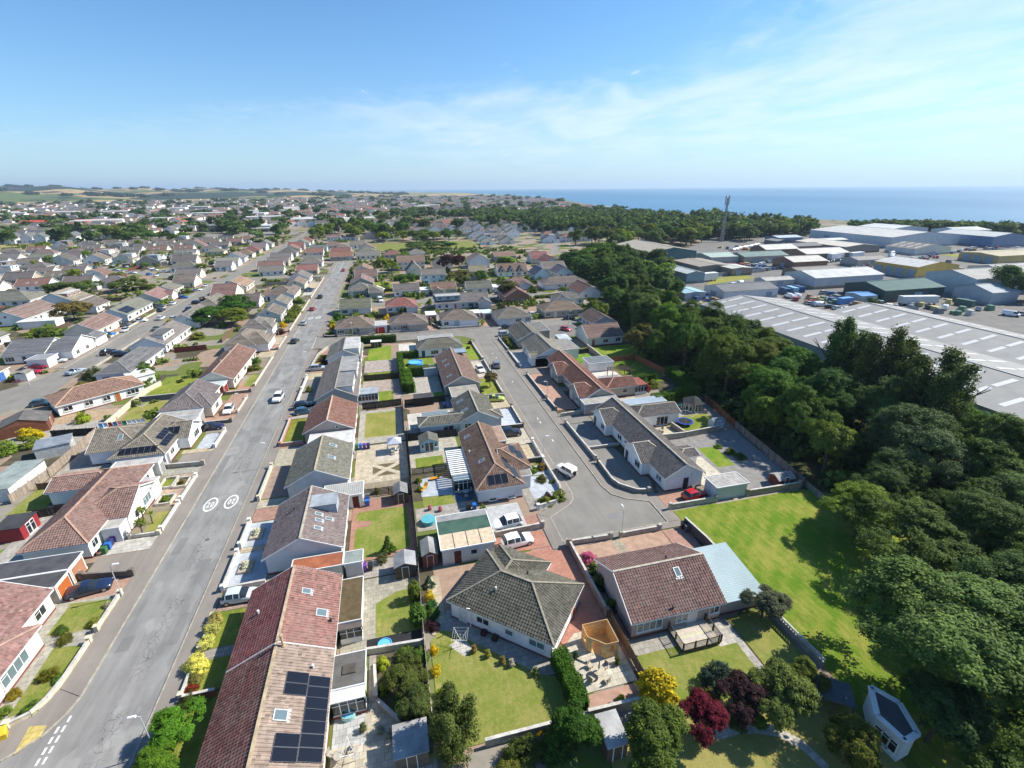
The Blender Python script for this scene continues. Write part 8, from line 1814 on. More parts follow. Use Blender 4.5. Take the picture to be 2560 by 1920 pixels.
for c in [('hatch',-20.9,49.8,92,(0.52,0.57,0.64),'silver hatchback parked beside the red tiled roof'),('saloon',-39.0,55.7,78,NV,'dark navy car on the pink block drive, lower left'),('hatch',-38.0,99.4,92,(0.015,0.012,0.05),'black car parked by the pale slab drive, west side'),('hatch',-37.2,107.6,178,WH,'white hatchback on the red drive, west side'),
          ('suv',-27.8,111.6,184,WH,'white car driving down the main road'),('suv',-21.4,105.4,80,BK,'black car on the drive, upper of two dark cars'),('hatch',-21.0,102.4,80,(0.03,0.10,0.17),'teal-blue car below the black one on the same drive'),('suv',-21.2,130.2,88,SI,'silver people carrier before the grey dormer houses'),('hatch',-31.4,158.9,10,BK,'black car driving away past the junction'),('hatch',-31.8,181.6,5,SI,'silver car driving up the west lane beyond the junction'),('hatch',-31.6,204.2,8,RD,'red car driving up the main road beyond the roundels'),('suv',-31.2,228.4,2,(0.03,0.03,0.035),'dark car driving far up the main road'),('hatch',-38.4,244.4,88,NV,'dark blue car on the tenth west drive, nearer'),('hatch',-38.2,248.4,88,NV,'dark blue car on the tenth west drive, farther'),('hatch',-26.6,305,185,RD,'small red car at the far end of the main road'),
          ('suv',12.7,54.6,264,WH,'white coupe-backed car on the grey gravel drive'),('suv',13.2,50.7,84,(0.78,0.78,0.79),'white car with black roof on the red block drive'),('jeep',25.7,65.4,333,WH,'white off-roader with spare wheel on the cul-de-sac road'),('suv',25.6,120.2,8,(0.16,0.17,0.20),'grey car driving up the cul-de-sac road'),('hatch',20.7,118.0,172,WH,'white car with dark roof parked beside the long brown house'),('saloon',20.4,98.2,100,(0.38,0.45,0.05),'lime green car on the beige drive'),('suv',19.8,81.2,92,BK,'black car parked above the beige slab garden'),('suv',34.6,148.4,92,SI,'silver car parked at the top of the close, nearer'),('hatch',37.4,156.8,92,NV,'dark blue car parked at the top of the close, farther'),('hatch',42.6,54.0,80,RD,'red hatchback on the block drive beside the white bungalow'),('hatch',13.0,170.6,178,DR,'dark red car on the drive between two hipped bungalows'),('hatch',51.4,171.6,95,WH,'white car beside the rust coloured garage'),('saloon',62.4,162.6,92,BK,'black saloon at the east end of the link road'),('hatch',56.2,149.0,150,(0.55,0.05,0.06),'bright red car on the grey yard behind the close'),('hatch',47.4,214.0,92,BLU_,'blue car in the upper street'),('hatch',32.4,216.4,180,WH,'white car beside the third row garage'),('van',-5.2,213.6,170,WH,'white van in the upper street near the main road'),
          ('saloon',-96.2,151.8,82,(0.26,0.01,0.03),'crimson car on the bend drive, upper of two'),('saloon',-95.2,147.4,82,(0.36,0.01,0.04),'crimson car on the bend drive, lower of two'),('saloon',-94.0,156.4,84,SI,'silver car beside the slate white house'),('saloon',-83.9,144.8,28,(0.28,0.34,0.42),'blue-silver car parked on the inside of the bend'),('suv',-83.9,161.6,15,BK,'black car parked on the west street kerb'),('suv',-79.4,158.4,85,NV,'dark car on the drive beside the kerb parked one'),('hatch',-93.6,183.8,88,(0.01,0.16,0.48),'bright blue hatchback on the west street drive'),('hatch',-85.4,204.4,5,WH,'white car driving down the west street'),('saloon',-94.0,196.6,88,GY,'grey car beside the pinkish-brown gable'),('hatch',-79.7,122.6,80,(0.04,0.09,0.12),'dark teal car at the lower bend of the west street'),('suv',-93.9,226.6,88,GY,'dark grey car outside the pink roofed house'),('hatch',-94,248,88,BK,'black car outside the corner hipped house')]:
    car(*c)
# ------------------------------------------------------------------ industrial estate
def shed_roof(m,q,uvs=True):
    A,B,C,D=(Vector(p) for p in q);L=(B-A).length;S=(D-A).length
    m.uv[len(m.f)]=[(0,0),(L,0),(L,S),(0,S)];m.add([A,B,C,D],[(0,1,2,3)])
def warehouse(x0,y0,x1,y1,ze,rise,ridge,label,wallc=(0.45,0.48,0.50),roofc=(0.45,0.46,0.47),lights=0,doors=(),rot=0.0,spans=1,lower=None,name='warehouse',doorc=(0.25,0.32,0.40)):
    """steel shed: sheeted walls, low pitched roof in one or more spans, rooflights, roller doors"""
    cx,cy=(x0+x1)/2,(y0+y1)/2;t=thing(name,label,'warehouse',cx,cy,0,rot);hx,hy=(x1-x0)/2,(y1-y0)/2
    flip=ridge == 'x'
    W_,L_=(hy,hx) if flip else (hx,hy)  # across the ridge, along the ridge
    T=(lambda p:(p[1],-p[0],p[2])) if flip else (lambda p:p)
    w,r=MB(),MB();sp=2*W_/spans
    w.prism([T(p+(0,))[:2] for p in rect(-W_,-L_,W_,L_)],0,ze,cap=False)
    lp=[]
    for k in range(spans):
        a,b=-W_+k*sp,-W_+(k+1)*sp;mid=(a+b)/2
        for yy,s in ((-L_,1),(L_,-1)):
            tri=[T((a,yy,ze)),T((b,yy,ze)),T((mid,yy,ze+rise))];w.add(tri if s>0 else tri[::-1],[(0,1,2)])
        o=.25
        shed_roof(r,[T(p) for p in ((b+(o if k == spans-1 else 0),-L_-o,ze),(b+(o if k == spans-1 else 0),L_+o,ze),(mid,L_+o,ze+rise),(mid,-L_-o,ze+rise))])
        shed_roof(r,[T(p) for p in ((a-(o if k == 0 else 0),L_+o,ze),(a-(o if k == 0 else 0),-L_-o,ze),(mid,-L_-o,ze+rise),(mid,L_+o,ze+rise))])
        for i in range(lights):
            yy=-L_+2*L_*(i+.5)/lights
            for e,f in ((mid,b),(mid,a)):
                for g0,g1 in ((.12,.46),(.52,.86)):
                    lp.append([T((e+(f-e)*g,yy+s,ze+rise*(1-g)+.06)) for g,s in ((g0,-.55),(g1,-.55),(g1,.55),(g0,.55))])
    w.build('wall','sheet',t,wallc)
    ro=r.build('roof','corrugated',t,roofc)
    for q in lp[:300]:
        n=(Vector(q[1])-Vector(q[0])).cross(Vector(q[2])-Vector(q[0]));q=q if n.z>0 else q[::-1]
        m=MB();m.add(q,[(0,1,2,3)]);m.build('rooflight','skylight_sheet',ro)
    m=MB()
    for k in range(spans):a=-W_+k*sp;mid=a+sp/2;m.bar(T((mid,-L_-.25,ze+rise+.05)),T((mid,L_+.25,ze+rise+.05)),.5,.1)
    for k in range(1,spans):a=-W_+k*sp;m.bar(T((a,-L_-.25,ze+.1)),T((a,L_+.25,ze+.1)),.7,.12)
    m.build('ridge_cap','sheet',t,tuple(c*1.05 for c in roofc))
    m=MB();m.prism(rect(-hx-.02,-hy-.02,hx+.02,hy+.02),0,1.2,cap=False);m.build('plinth','stone',t,lower or tuple(c*.8 for c in wallc))
    for side,c,dw,dh in doors:
        rz,(nx,ny)=SIDE[side];px,py=(nx*(hx+.06),c) if side in 'EW' else (c,ny*(hy+.06))
        m=MB();n=int(dh/.3)
        for i in range(n):m.box(-dw/2,-.05,i*dh/n+.01,dw/2,.02,(i+1)*dh/n-.01)
        m.box(-dw/2-.15,-.08,0,-dw/2,.02,dh+.15).box(dw/2,-.08,0,dw/2+.15,.02,dh+.15)
        m.build('roller_door','paint',t,doorc,loc=(px,py,0),rot=rz)
    return t
WGY,LGY=(0.40,0.43,0.46),(0.40,0.40,0.395)
warehouse(101.5,46,133.5,141,8.0,2.2,'y','huge grey multi-span warehouse with rows of white rooflights behind the trees, left half',(0.36,0.40,0.43),(0.275,0.275,0.268),17,(('W',12,4.5,5),('W',37,5,5)),doorc=(0.14,0.20,0.27))
warehouse(133.8,40,161.5,120.4,8.0,2.2,'y','huge grey warehouse span with rooflights beyond the valley gutter, right half',(0.36,0.40,0.43),(0.275,0.275,0.268),14,spans=1)
warehouse(101.5,5,133.5,45.8,6.6,1.8,'y','lower end bay of the huge grey warehouse',(0.36,0.40,0.43),(0.275,0.275,0.268),7)
t=thing('roof_stair','white steel stair tower against the warehouse wall','stair',100.6,121.5);m=MB()
for z in (2,4,6,8):m.box(-1.2,-1,z,.8,1,z+.08)
for x in (-1.2,.8):
    for y in (-1,1):m.box(x-.06,y-.06,0,x+.06,y+.06,10.6)
for z in (9.4,10.5):m.box(-1.2,-1.04,z,.8,-.96,z+.06).box(-1.2,.96,z,.8,1.04,z+.06)
m.build('frame','white_paint',t)
EST=[(151.5,264,182,313,9,2.6,'y','tall dark teal warehouse with tan roof at the wood edge',(0.045,0.12,0.145),(0.36,0.325,0.265),0,(),(0.09,0.10,0.1)),
       (166,236,187,266,4.2,.8,'y','low brown flat shed beside the teal warehouse',(0.26,0.22,0.175),(0.30,0.27,0.225),0,(('W',0,3,3),),None),
       (179,226,192,240,4.0,.5,'y','small brown unit with pale roof and dark sign wall',(0.26,0.22,0.175),(0.50,0.50,0.47),0,(('S',-2,3,3),),None),
       (143.2,213,153.4,238,5,1.2,'y','small blue-grey shed with pale roof by the trees',(0.23,0.32,0.35),(0.46,0.50,0.50),0,(),None),
       (172,300,196,330,5,1.2,'x','white roofed shed behind the teal warehouse',(0.4,0.45,0.48),(0.48,0.49,0.49),5,(),None),
       (196,268,216,290,4,1.4,'x','pale green roofed unit with blue vehicles outside',(0.4,0.4,0.38),(0.36,0.44,0.40),0,(),None),
       (217,264,250,280,4,2.0,'x','long green roofed workshop row',(0.36,0.33,0.28),(0.17,0.235,0.22),0,(('S',-8,4,3),('S',4,4,3)),None),
       (136,174,163,188,4,1.8,'x','white walled workshop with dark grey roof beside parked cars',(0.60,0.61,0.63),(0.16,0.165,0.175),0,(('W',0,3.5,3),('S',9,2.5,2.6)),None),
       (192,184,232,203,5.2,2.2,'x','white roofed shed in the middle of the estate',(0.50,0.52,0.54),(0.50,0.51,0.51),5,(),(0.35,0.28,0.2)),
       (196,153,228,172,5,2.2,'x','dark green shed with green sheet roof',(0.03,0.07,0.065),(0.075,0.14,0.135),0,(('S',2,4,3.5),),(0.12,0.09,0.08)),
       (263,192,291,216,6,2.2,'y','yellow walled unit row with white roof and four roller doors',(0.50,0.36,0.09),(0.46,0.46,0.45),6,(('W',-9,4.4,4.4),('W',-3,4.4,4.4),('W',2.6,4.4,4.4),('W',9,4.4,4.4)),(0.40,0.33,0.22)),
       (240,150,285,171,8,2.4,'x','large pale grey warehouse at the right edge',(0.42,0.47,0.50),(0.33,0.33,0.32),0,(),None),
       (232,138,247,152,5,2.2,'x','arched blue-grey store before the large grey warehouse',(0.38,0.42,0.46),(0.34,0.37,0.40),0,(),None),
       (243,112,270,130,5,1.4,'x','pale green roofed workshop at the right edge with open dark door',(0.46,0.49,0.50),(0.33,0.38,0.37),0,(('W',0,4,4),),None),
       (376,300,445,378,8,3.2,'y','very large white roofed warehouse at the back of the estate',(0.50,0.54,0.58),(0.46,0.46,0.45),0,(('W',20,5,5),),None),
       (440,352,480,388,9,2.2,'y','pale stepped warehouse behind the very large one',(0.48,0.52,0.56),(0.50,0.52,0.52),0,(),None),(470,318,505,342,9,2.0,'x','small pale warehouse near the shelter belt',(0.46,0.52,0.56),(0.44,0.46,0.46),0,(),None),
       (450,280,486,322,8,2.4,'y','blue walled warehouse at the back right',(0.13,0.21,0.36),(0.40,0.43,0.43),0,(),None),
       (316,284,347,330,4.6,1.6,'y','long tan roofed open shed before the very large warehouse',(0.24,0.21,0.18),(0.52,0.49,0.43),0,(('W',-14,5,3.6),('W',-4,5,3.6),('W',6,5,3.6)),None),
       (338,330,368,342,4,1,'x','low green-grey roofed shed at the back left of the estate',(0.3,0.34,0.34),(0.55,0.55,0.52),0,(),None),
       (352,262,384,284,4.2,3.0,'y','brown roofed depot with white gable and roof windows',(0.62,0.62,0.6),(0.16,0.145,0.13),4,(),None),
       (357,216,402,238,5,1.0,'x','ochre unit row with three blue-grey doors at the far right',(0.44,0.34,0.16),(0.42,0.38,0.27),0,(('W',-6,4,4),('W',0,4,4),('W',6,4,4)),None),
       (253,288,280,304,4.4,2.6,'x','white roofed unit with brown gables, left of the depot',(0.20,0.12,0.09),(0.55,0.54,0.5),0,(),None),(226,234,250,250,4.4,2.2,'x','white roofed brick unit beside the estate road',(0.24,0.13,0.09),(0.52,0.50,0.46),0,(('W',0,3,3),),None),(262,262,296,280,4.2,2.4,'x','pale roofed unit with brown walls in the middle distance',(0.22,0.15,0.11),(0.55,0.53,0.49),0,(),None),(318,350,342,366,5,1.2,'x','blue-grey office shed at the back of the estate',(0.16,0.22,0.30),(0.40,0.46,0.50),0,(),None)]
for x0,y0,x1,y1,ze,rise,rg,lab,wc,rc,li,drs,low in EST:warehouse(x0,y0,x1,y1,ze,rise,rg,lab,wc,rc,li,drs,lower=low)
# trailers, containers and rows of vehicles
def box_van(x,y,rot,L,w,h,label,c,name='lorry_trailer',wheels=True,cat='trailer',rib=.0):
    t=thing(name,label,cat,x,y,0,R(rot));z0=.9 if wheels else 0;m=MB();m.box(-L/2,-w/2,z0,L/2,w/2,z0+h);m.build('box_body','sheet',t,c)
    m=MB()
    for i in range(int(L/.6)):
        for s in (-1,1):m.box(-L/2+.3+i*.6-.04,s*(w/2+.02)-.02,z0+.1,-L/2+.3+i*.6+.04,s*(w/2+.02)+.02,z0+h-.1)
    m.build('side_rib','sheet',t,tuple(v*.9 for v in c))
    if wheels:
        for wx in (-L/2+1.2,-L/2+2.4,L/2-1.5):
            for s in (-1,1):ob('wheel',wheel_mesh(.45)[0],t,(wx,s*(w/2-.15),.45))
    else:m=MB();m.box(L/2,-w/2+.1,.1,L/2+.06,-.05,h-.1).box(L/2,.05,.1,L/2+.06,w/2-.1,h-.1);m.build('container_door','sheet',t,tuple(v*.8 for v in c))
    return t
box_van(155.5,216,8,15,3,3.4,'white lorry trailer parked below the small blue-grey shed',(0.72,0.72,0.72));box_van(206,146.5,-12,15,2.8,2.8,'long pale trailer in front of the dark green shed',(0.55,0.56,0.57));box_van(286,262,14,16,3,3.2,'white lettered lorry trailer beside the tan open shed',(0.72,0.73,0.74));box_van(302,262,10,12,3,3.2,'white lorry trailer right of the lettered one',(0.70,0.71,0.72))
for x,y,r,c,l in [(172,180,80,(0.03,0.07,0.16),'navy container beside the white workshop, left'),(177,181,80,(0.25,0.42,0.55),'pale blue container beside the white workshop, middle'),(181.5,182,80,(0.03,0.08,0.2),'navy container beside the white workshop, right'),(222,140,95,(0.05,0.12,0.1),'dark green container before the arched store'),(240,126,0,(0.10,0.33,0.62),'bright blue container in front of the arched store'),(226,108,-20,(0.30,0.42,0.55),'pale blue container near the warehouse corner, left'),(236,104,-20,(0.42,0.55,0.58),'pale turquoise container near the warehouse corner, middle'),(247,100,-15,(0.04,0.10,0.32),'royal blue container at the right edge'),(180,156,5,(0.12,0.30,0.62),'blue roofed container above the grey warehouse'),(186,148,0,(0.10,0.22,0.25),'teal container by the small yard tree')]:
    box_van(x,y,r,6.1,2.5,2.6,l,c,'shipping_container',False,'container')
_ec=random.Random(8);EC=[WH,WH,SI,SI,GY,BK,RD,BLU_,NV,(0.5,0.5,0.5)];CN=['white','white','silver','silver','grey','black','red','blue','navy','pale grey']
for a,b,n,head,where,kinds in [((128,170),(134,186),5,100,'beside the white workshop','hs'),((166,172),(172,171),2,20,'right of the white workshop','v'),((187,175),(190,170),2,100,'right of the navy containers','s'),((190,146),(222,132),6,60,'in the yard behind the huge warehouse','vhs'),((218,124),(262,118),9,150,'in the scrap yard at the right','hsv'),((250,108),(276,104),5,170,'at the far right yard','vh'),((205,250),(226,256),6,30,'outside the green roofed workshops','hv'),((232,262),(248,257),5,20,'in the workshop car park','hs'),((196,232),(216,248),7,110,'in the boundary car park','hs'),((244,214),(262,226),9,20,'in the long row left of the yellow units','hs'),((262,226),(318,246),16,22,'in the row along the estate road','hs'),((250,296),(300,330),14,80,'in the compound below the mast','v'),((340,248),(372,262),9,10,'in the far car park before the depot','hs'),((384,262),(440,282),10,60,'outside the very large warehouse','hsv'),((150,196),(172,206),3,70,'on the estate road','hv'),((300,232),(330,240),4,100,'in the open yard right of the yellow units','hv'),((258,250),(300,260),14,18,'in the second row along the estate road','hs'),((206,236),(232,242),9,20,'before the brick unit','hs'),((326,256),(350,276),9,100,'beside the tan open shed','hv'),((230,178),(256,184),8,10,'on the concrete yard','hv'),((404,256),(460,274),16,60,'in the far right car park','hs'),((252,320),(296,346),16,80,'in the back compound','v'),((112,152),(132,156),6,20,'behind the warehouse end','hs'),((165,160),(172,140),6,100,'along the warehouse side','hv')]:
    for i in range(n):
        f=(i+.5)/n;k={'h':'hatch','s':'suv','v':'van'}[_ec.choice(kinds)];ci=_ec.randrange(len(EC))
        if k == 'van':ci=_ec.choice([0,1,2])
        car(k,a[0]+(b[0]-a[0])*f+_ec.uniform(-.4,.4),a[1]+(b[1]-a[1])*f+_ec.uniform(-.4,.4),head+_ec.uniform(-6,6),EC[ci],'%s %s, %s in line %s'%(CN[ci],'van' if k == 'van' else 'car',ordinal(i),where),True,'vehicles '+where)
_gd=random.Random(9)
_gm=[MB().box(-1.2,-1,0,1.2,1,1.1).box(-1,-.9,1.11,.9,.8,2.0).mesh('stacked_goods','sheet'),MB().box(-2.4,-1.1,0,2.4,1.1,.8).box(-2.2,-1,.81,1.0,1,1.5).mesh('stacked_goods','sheet'),MB().box(-.8,-.8,0,.8,.8,1.6).box(1.0,-.7,0,2.4,.7,1.2).mesh('stacked_goods','sheet')]
for xa,ya,xb,yb,n,wh in [(120,160,134,196,10,'beside the belt trees'),(165,150,192,170,16,'beside the navy containers'),(170,128,232,148,16,'behind the huge warehouse'),(262,96,300,140,14,'at the right edge'),(188,236,216,262,18,'of the boundary car park'),(236,216,262,232,10,'left of the yellow units'),(300,200,352,250,22,'right of the yellow units'),(250,306,316,340,24,'below the mast'),(404,240,470,280,20,'at the far right'),(296,130,360,190,16,'behind the grey warehouse')]:
    for i in range(n):o=ob('stacked_goods',_gd.choice(_gm),None,(_gd.uniform(xa,xb),_gd.uniform(ya,yb),0),_gd.uniform(0,3));gc=_gd.randrange(7);o.color=[(.3,.22,.14),(.5,.5,.48),(.06,.1,.22),(.35,.07,.05),(.1,.22,.14),(.2,.2,.2),(.55,.45,.2)][gc]+(1,);tag(o,'%s stack of stored goods in the yard %s'%(['brown','white','navy','red','green','grey','yellow'][gc],wh),'goods','goods in the yard '+wh)
for x0,y0,x1,y1,ze,rise,rg,lab,wc,rc in [(172,192,188,200,3.6,1.0,'x','low pale office beside the estate road',(.5,.48,.44),(.40,.39,.37)),(206,208,232,220,4,1.2,'x','brown low workshop behind the white roofed shed',(.22,.17,.13),(.24,.22,.2)),(270,232,292,244,4,1.4,'x','grey low shed above the yellow units',(.36,.36,.35),(.26,.25,.24)),(300,176,326,194,5,1.6,'x','pale shed right of the yellow units',(.45,.48,.5),(.36,.36,.35)),(304,336,318,350,4,1,'y','dark shed below the phone mast',(.12,.13,.15),(.2,.2,.2)),(402,226,430,246,4.5,1.2,'x','grey shed at the far right beyond the ochre units',(.36,.36,.34),(.3,.3,.28)),(286,300,312,312,4.2,1.8,'x','slate roofed brick unit in the middle of the back row',(.2,.13,.1),(.18,.18,.19)),(186,154,194,162,3.2,.6,'x','small blue roofed kiosk in the yard above the huge warehouse',(.4,.4,.4),(.12,.28,.55)),(120,178,130,190,3.4,.5,'y','light blue canopy roof behind the belt trees',(.4,.44,.46),(.30,.46,.54)),(276,140,300,156,5,1.6,'x','white shed at the far right edge',(.5,.52,.54),(.42,.42,.42))]:
    warehouse(x0,y0,x1,y1,ze,rise,rg,lab,wc,rc,0,(('S',0,3,3),))
for a,b,h,l in [((164,226),(206,232.5),2.2,'steel mesh fence along the estate road'),((192,204),(176,196),2.2,'grey palisade fence round the white roofed shed'),((163,142),(196,138),1.8,'dark fence behind the huge warehouse')]:
    fence(a,b,h,l,(0.30,0.31,0.32),.35)
# school and white terraces far left
warehouse(-214,660,-174,674,7,.4,'x','two-storey school block with dark glazing and flat roof',(0.30,0.27,0.22),(0.45,0.47,0.48),0,tuple(('S',x,4,2.6) for x in (-16,-10,-4,2,8,14)),doorc=(0.05,0.06,0.07),name='school_building')
warehouse(-166,650,-132,676,6,.6,'x','school hall with pale metal roof',(0.34,0.36,0.38),(0.52,0.55,0.56),0,(),name='school_building');warehouse(-168,636,-122,650,4,.3,'x','low school wing with dark windows',(0.30,0.27,0.23),(0.50,0.52,0.52),0,tuple(('S',x,6,2.4) for x in (-18,-9,0,9,18)),doorc=(0.05,0.06,0.07),name='school_building')
for i in range(7):
    x=-372+i*12.4;House([Vol(x,566+(i%2)*3,x+10,580+(i%2)*3,'y',5.2,36)],'slate','white','white gabled terrace house with slate roof, %s from the left'%ordinal(i),0,name='terrace_house',group='white terrace on the left')
for i in range(5):
    x=-366+i*19;House([Vol(x,600,x+18,611,'x',5.2,34)],'slate','white','white slate roofed terrace in the row behind, %s from left'%ordinal(i),0,name='terrace_house',group='white terrace on the left')
# ------------------------------------------------------------------ more streets of houses, far town, woods, hills, haze
_hr=random.Random(21)
FR=[(0.14,0.13,0.12),(0.15,0.14,0.13),(0.17,0.16,0.14),(0.13,0.125,0.125),(0.155,0.12,0.10),'dark',(0.20,0.10,0.08),(0.17,0.135,0.11),(0.12,0.11,0.10)];FW=['white','white','cream','pale','harl','white']
def far_house(x0,y0,x1,y1,k,label,group,ze=2.7):
    v=[Vol(x0,y0,x1,y1,k,ze,_hr.uniform(24,33))];q=_hr.random();xm,ym=(x0+x1)/2,(y0+y1)/2
    if q<.25:v.append(Vol(x1-5.2,y0-2.2,x1-.2,ym,'y',ze-.05,26))
    elif q<.45:v.append(Vol(x1-.5,y0+1,x1+3.4,y0+6.5,'f',2.4,5,.12))
    elif q<.6:v.append(Vol(x0+.6,y1-1,x0+6,y1+3,'f',2.5,5,.12))
    h=House(v,_hr.choice(FR),_hr.choice(FW),label,0,group=group)
    if _hr.random()<.3:h.chimney(xm+_hr.uniform(-3,3) if k[0] != 'y' else xm,ym if k[0] != 'y' else ym+_hr.uniform(-2,2),h.v[0].zr)
    if k == 'y' and _hr.random()<.45:h.dormer('E',y0+1.2,y1-1.2,ze+.6,x1-1.4,h.v[0].zr-.05,_hr.choice([(.7,.7,.68),(.2,.16,.13),(.35,.38,.4)]),2)
    if k == 'x' and _hr.random()<.3:
        for i in (-2,1.5):h.rooflight('S',xm+i,y0+2,.9,1.2)
def blocked(x,y):
    if -92<x<-60 or -37<x<-22:return True
    if x>-184 and x<-92 and abs((y-303)-(x+114)*-.84)<9:return True
    return False
# rows west of the west street, gables to the east
cnt=0
for r_,(y,xa,xb) in enumerate([(284,-250,-118),(262,-262,-168),(310,-290,-132),(334,-310,-150),(330,-128,-112),(358,-330,-186),(362,-160,-112),(384,-350,-112),(410,-370,-112),(436,-390,-112),(462,-290,-112),(488,-272,-112),(514,-266,-112),(238,-240,-172),(216,-210,-176)]):
    x=xa+_hr.uniform(0,4);i=0
    while x<xb-14:
        w=_hr.uniform(12,15)
        if not blocked(x+w/2,y+5) and i<20:
            yj=y+_hr.uniform(-1.5,1.5);far_house(x,yj,x+w,yj+_hr.uniform(8.5,10.5),_hr.choice(['x','x','x','y','h']),'house %s from the left in the %s row back of the left-hand bungalow streets'%(ordinal(i),ordinal(r_)),'bungalow streets on the left');i += 1;cnt += 1
        x += w+_hr.uniform(3,6)
# rows behind the park trees and around the avenue
for r_,(y,xa,xb) in enumerate([(500,-55,20),(420,78,112),(446,80,122),(474,76,128),(502,70,140),(418,132,196),(446,142,214),(476,156,226),(530,60,214),(558,30,220),(586,10,150)]):
    x=xa;i=0
    while x<xb-12:
        w=_hr.uniform(11,14);yj=y+_hr.uniform(-2,2);far_house(x,yj,x+w,yj+9.5,_hr.choice(['x','y','y','h']),'house %s from the left in the %s row behind the park trees'%(ordinal(i),ordinal(r_)),'houses behind the park trees',_hr.choice([2.7,2.7,4.8]));i += 1;x += w+_hr.uniform(3,6)
# fences, sheds and parked cars between the far gardens
def clear(x,y,r):return not any(a-r<x<c+r and b-r<y<d+r for a,b,c,d in HRECT)
_fm=[MB().box(-L/2,-.04,0,L/2,.04,1.6).mesh('garden_fence','timber') for L in (7,10,14)]
for i in range(150):
    x,y=_hr.uniform(-300,-98),_hr.uniform(200,520)
    if blocked(x,y) or not clear(x,y,2.5):continue
    f=_hr.uniform(.6,1.3);o=ob('garden_fence',_hr.choice(_fm),None,(x,y,0),_hr.choice([0,math.pi/2]),_hr.choice([(.13*f,.09*f,.06*f),(.05,.04,.035),(.3*f,.27*f,.23*f),(.2*f,.07*f,.05*f)]));tag(o,'plain board fence between the left-hand bungalow gardens','fence','fences of the left gardens')
for i,(x,y) in enumerate([(-54,172),(-57,196),(-56,212),(-58,230),(-57,246),(-55,268),(-62,210),(-64,228),(-63,246),(-112,178),(-114,196),(-116,228),(-113,246),(-120,246),(-146,216),(-150,236),(-4,183),(12,184),(31,184),(43,184),(-4,234),(14,240),(30,236),(-14,262),(-20,272),(64,240)]):
    f=_hr.uniform(.6,1.3);o=ob('garden_fence',_fm[2],None,(x,y,0),_hr.choice([0,math.pi/2]),_hr.choice([(.13*f,.09*f,.06*f),(.05,.04,.035),(.28*f,.25*f,.2*f)]));tag(o,'plain board fence dividing the middle distance gardens','fence','fences of the middle gardens')
_n=0
for i in range(110):
    x,y=_hr.uniform(-290,-52),_hr.uniform(140,500)
    if blocked(x,y) or not clear(x,y,2.6):continue
    w=_hr.uniform(2,4.5);m=MB();h=_hr.uniform(1.9,2.4);m.box(-w/2,-1.3,0,w/2,1.3,h);t_=thing('garden_shed','small shed or garage in the left-hand bungalow gardens','shed',x,y,0,_hr.choice([0,math.pi/2]),'sheds of the left gardens');m.build('wall','timber',t_,_hr.choice([(.16,.1,.07),(.7,.7,.68),(.35,.3,.26),(.5,.5,.5)]));m=MB();m.add([(-w/2-.15,-1.5,h),(w/2+.15,-1.5,h),(w/2+.15,0,h+.5),(-w/2-.15,0,h+.5),(w/2+.15,1.5,h),(-w/2-.15,1.5,h)],[(0,1,2,3),(3,2,4,5)]);m.build('roof','felt',t_,_hr.choice([(.16,.16,.16),(.45,.45,.45),(.1,.1,.1),(.22,.2,.18)]))
for i in range(46):
    side=i%2;k=i // 2;x=(-91.2 if side else -80.6)+_hr.uniform(-.5,.5);y=190+k*14+_hr.uniform(-3,3)
    if y>285:x,y=-100-(k-7)*9+_hr.uniform(-3,3),300+(k-7)*7.6+(9 if side else -7)
    ci=_hr.randrange(len(EC))
    if clear(x,y,1.5):car(_hr.choice(['hatch','suv','saloon']),x,y,_hr.choice([0,90,180]),EC[ci],'%s car parked in the upper left streets, %s on the %s side'%(CN[ci],ordinal(k) if k<20 else 'last','left' if side else 'right'),True,'cars in the upper left streets')
# garden greenery between the far houses
for i in range(80):
    x,y=_hr.uniform(-330,-100),_hr.uniform(225,540)
    if blocked(x,y):continue
    tree(x,y,_hr.uniform(3,7),_hr.uniform(2,3.8),_hr.choice([G1,G2,G4,G5,G3]),'garden tree among the bungalow streets on the left',LOW,'garden trees on the left',.9)
for x,y,h,r in [(-222,556,9,7),(-240,552,10,8),(-262,575,14,9),(-274,590,13,9),(-255,598,12,8),(-205,548,8,6),(-190,546,8,6),(-178,552,7,5),(-300,640,12,8),(-285,645,12,8),(-315,648,11,8),(-330,660,12,9),(-345,655,12,8),(-270,650,12,8)]:
    tree(x,y,h,r,_hr.choice([G1,G2,G3]),'dark tree by the white terraces on the left',MID,'trees by the white terraces',.88)
# park trees at the end of the main road and the wood towards the sea
def wood(xa,ya,xb,yb,n,h0,h1,label,group,lod=MID,tint=None):
    for i in range(n):tree(_hr.uniform(xa,xb),_hr.uniform(ya,yb),_hr.uniform(h0,h1),_hr.uniform(4.5,7),_hr.choice(tint or [G1,G1,G2,G3,G5,G4]),label,lod,group,.86)
wood(-66,505,24,555,18,10,15,'tall park tree behind the end of the main road','park trees');wood(-5,455,75,492,16,7,11,'park tree along the green before the stubble field','park trees along the green');wood(-80,560,-10,640,11,12,17,'old tree in the clump above the main road','park trees');wood(20,395,78,412,8,4,7,'small tree on the bright park grass','park trees along the green')
for i in range(60):
    f=_hr.random();x=150+f*260+_hr.uniform(-8,8);y=352-20*math.sin(f*3.1)+(f*70)+_hr.uniform(0,55);tree(x,y,_hr.uniform(11,16),_hr.uniform(5.5,8),_hr.choice([G1,G1,G2,G3,G4,G5]),'tree of the broad wood between the estate and the sea',MID,'wood towards the sea',.86)
for i in range(26):
    f=i/25;x=505+150*f+_hr.uniform(-5,5);y=420-220*f+_hr.uniform(-6,6);tree(x,y,_hr.uniform(11,14),_hr.uniform(7,10),_hr.choice([G1,G3,G5]),'shelter belt tree along the shore behind the warehouses',MID,'shore shelter belt',.88)
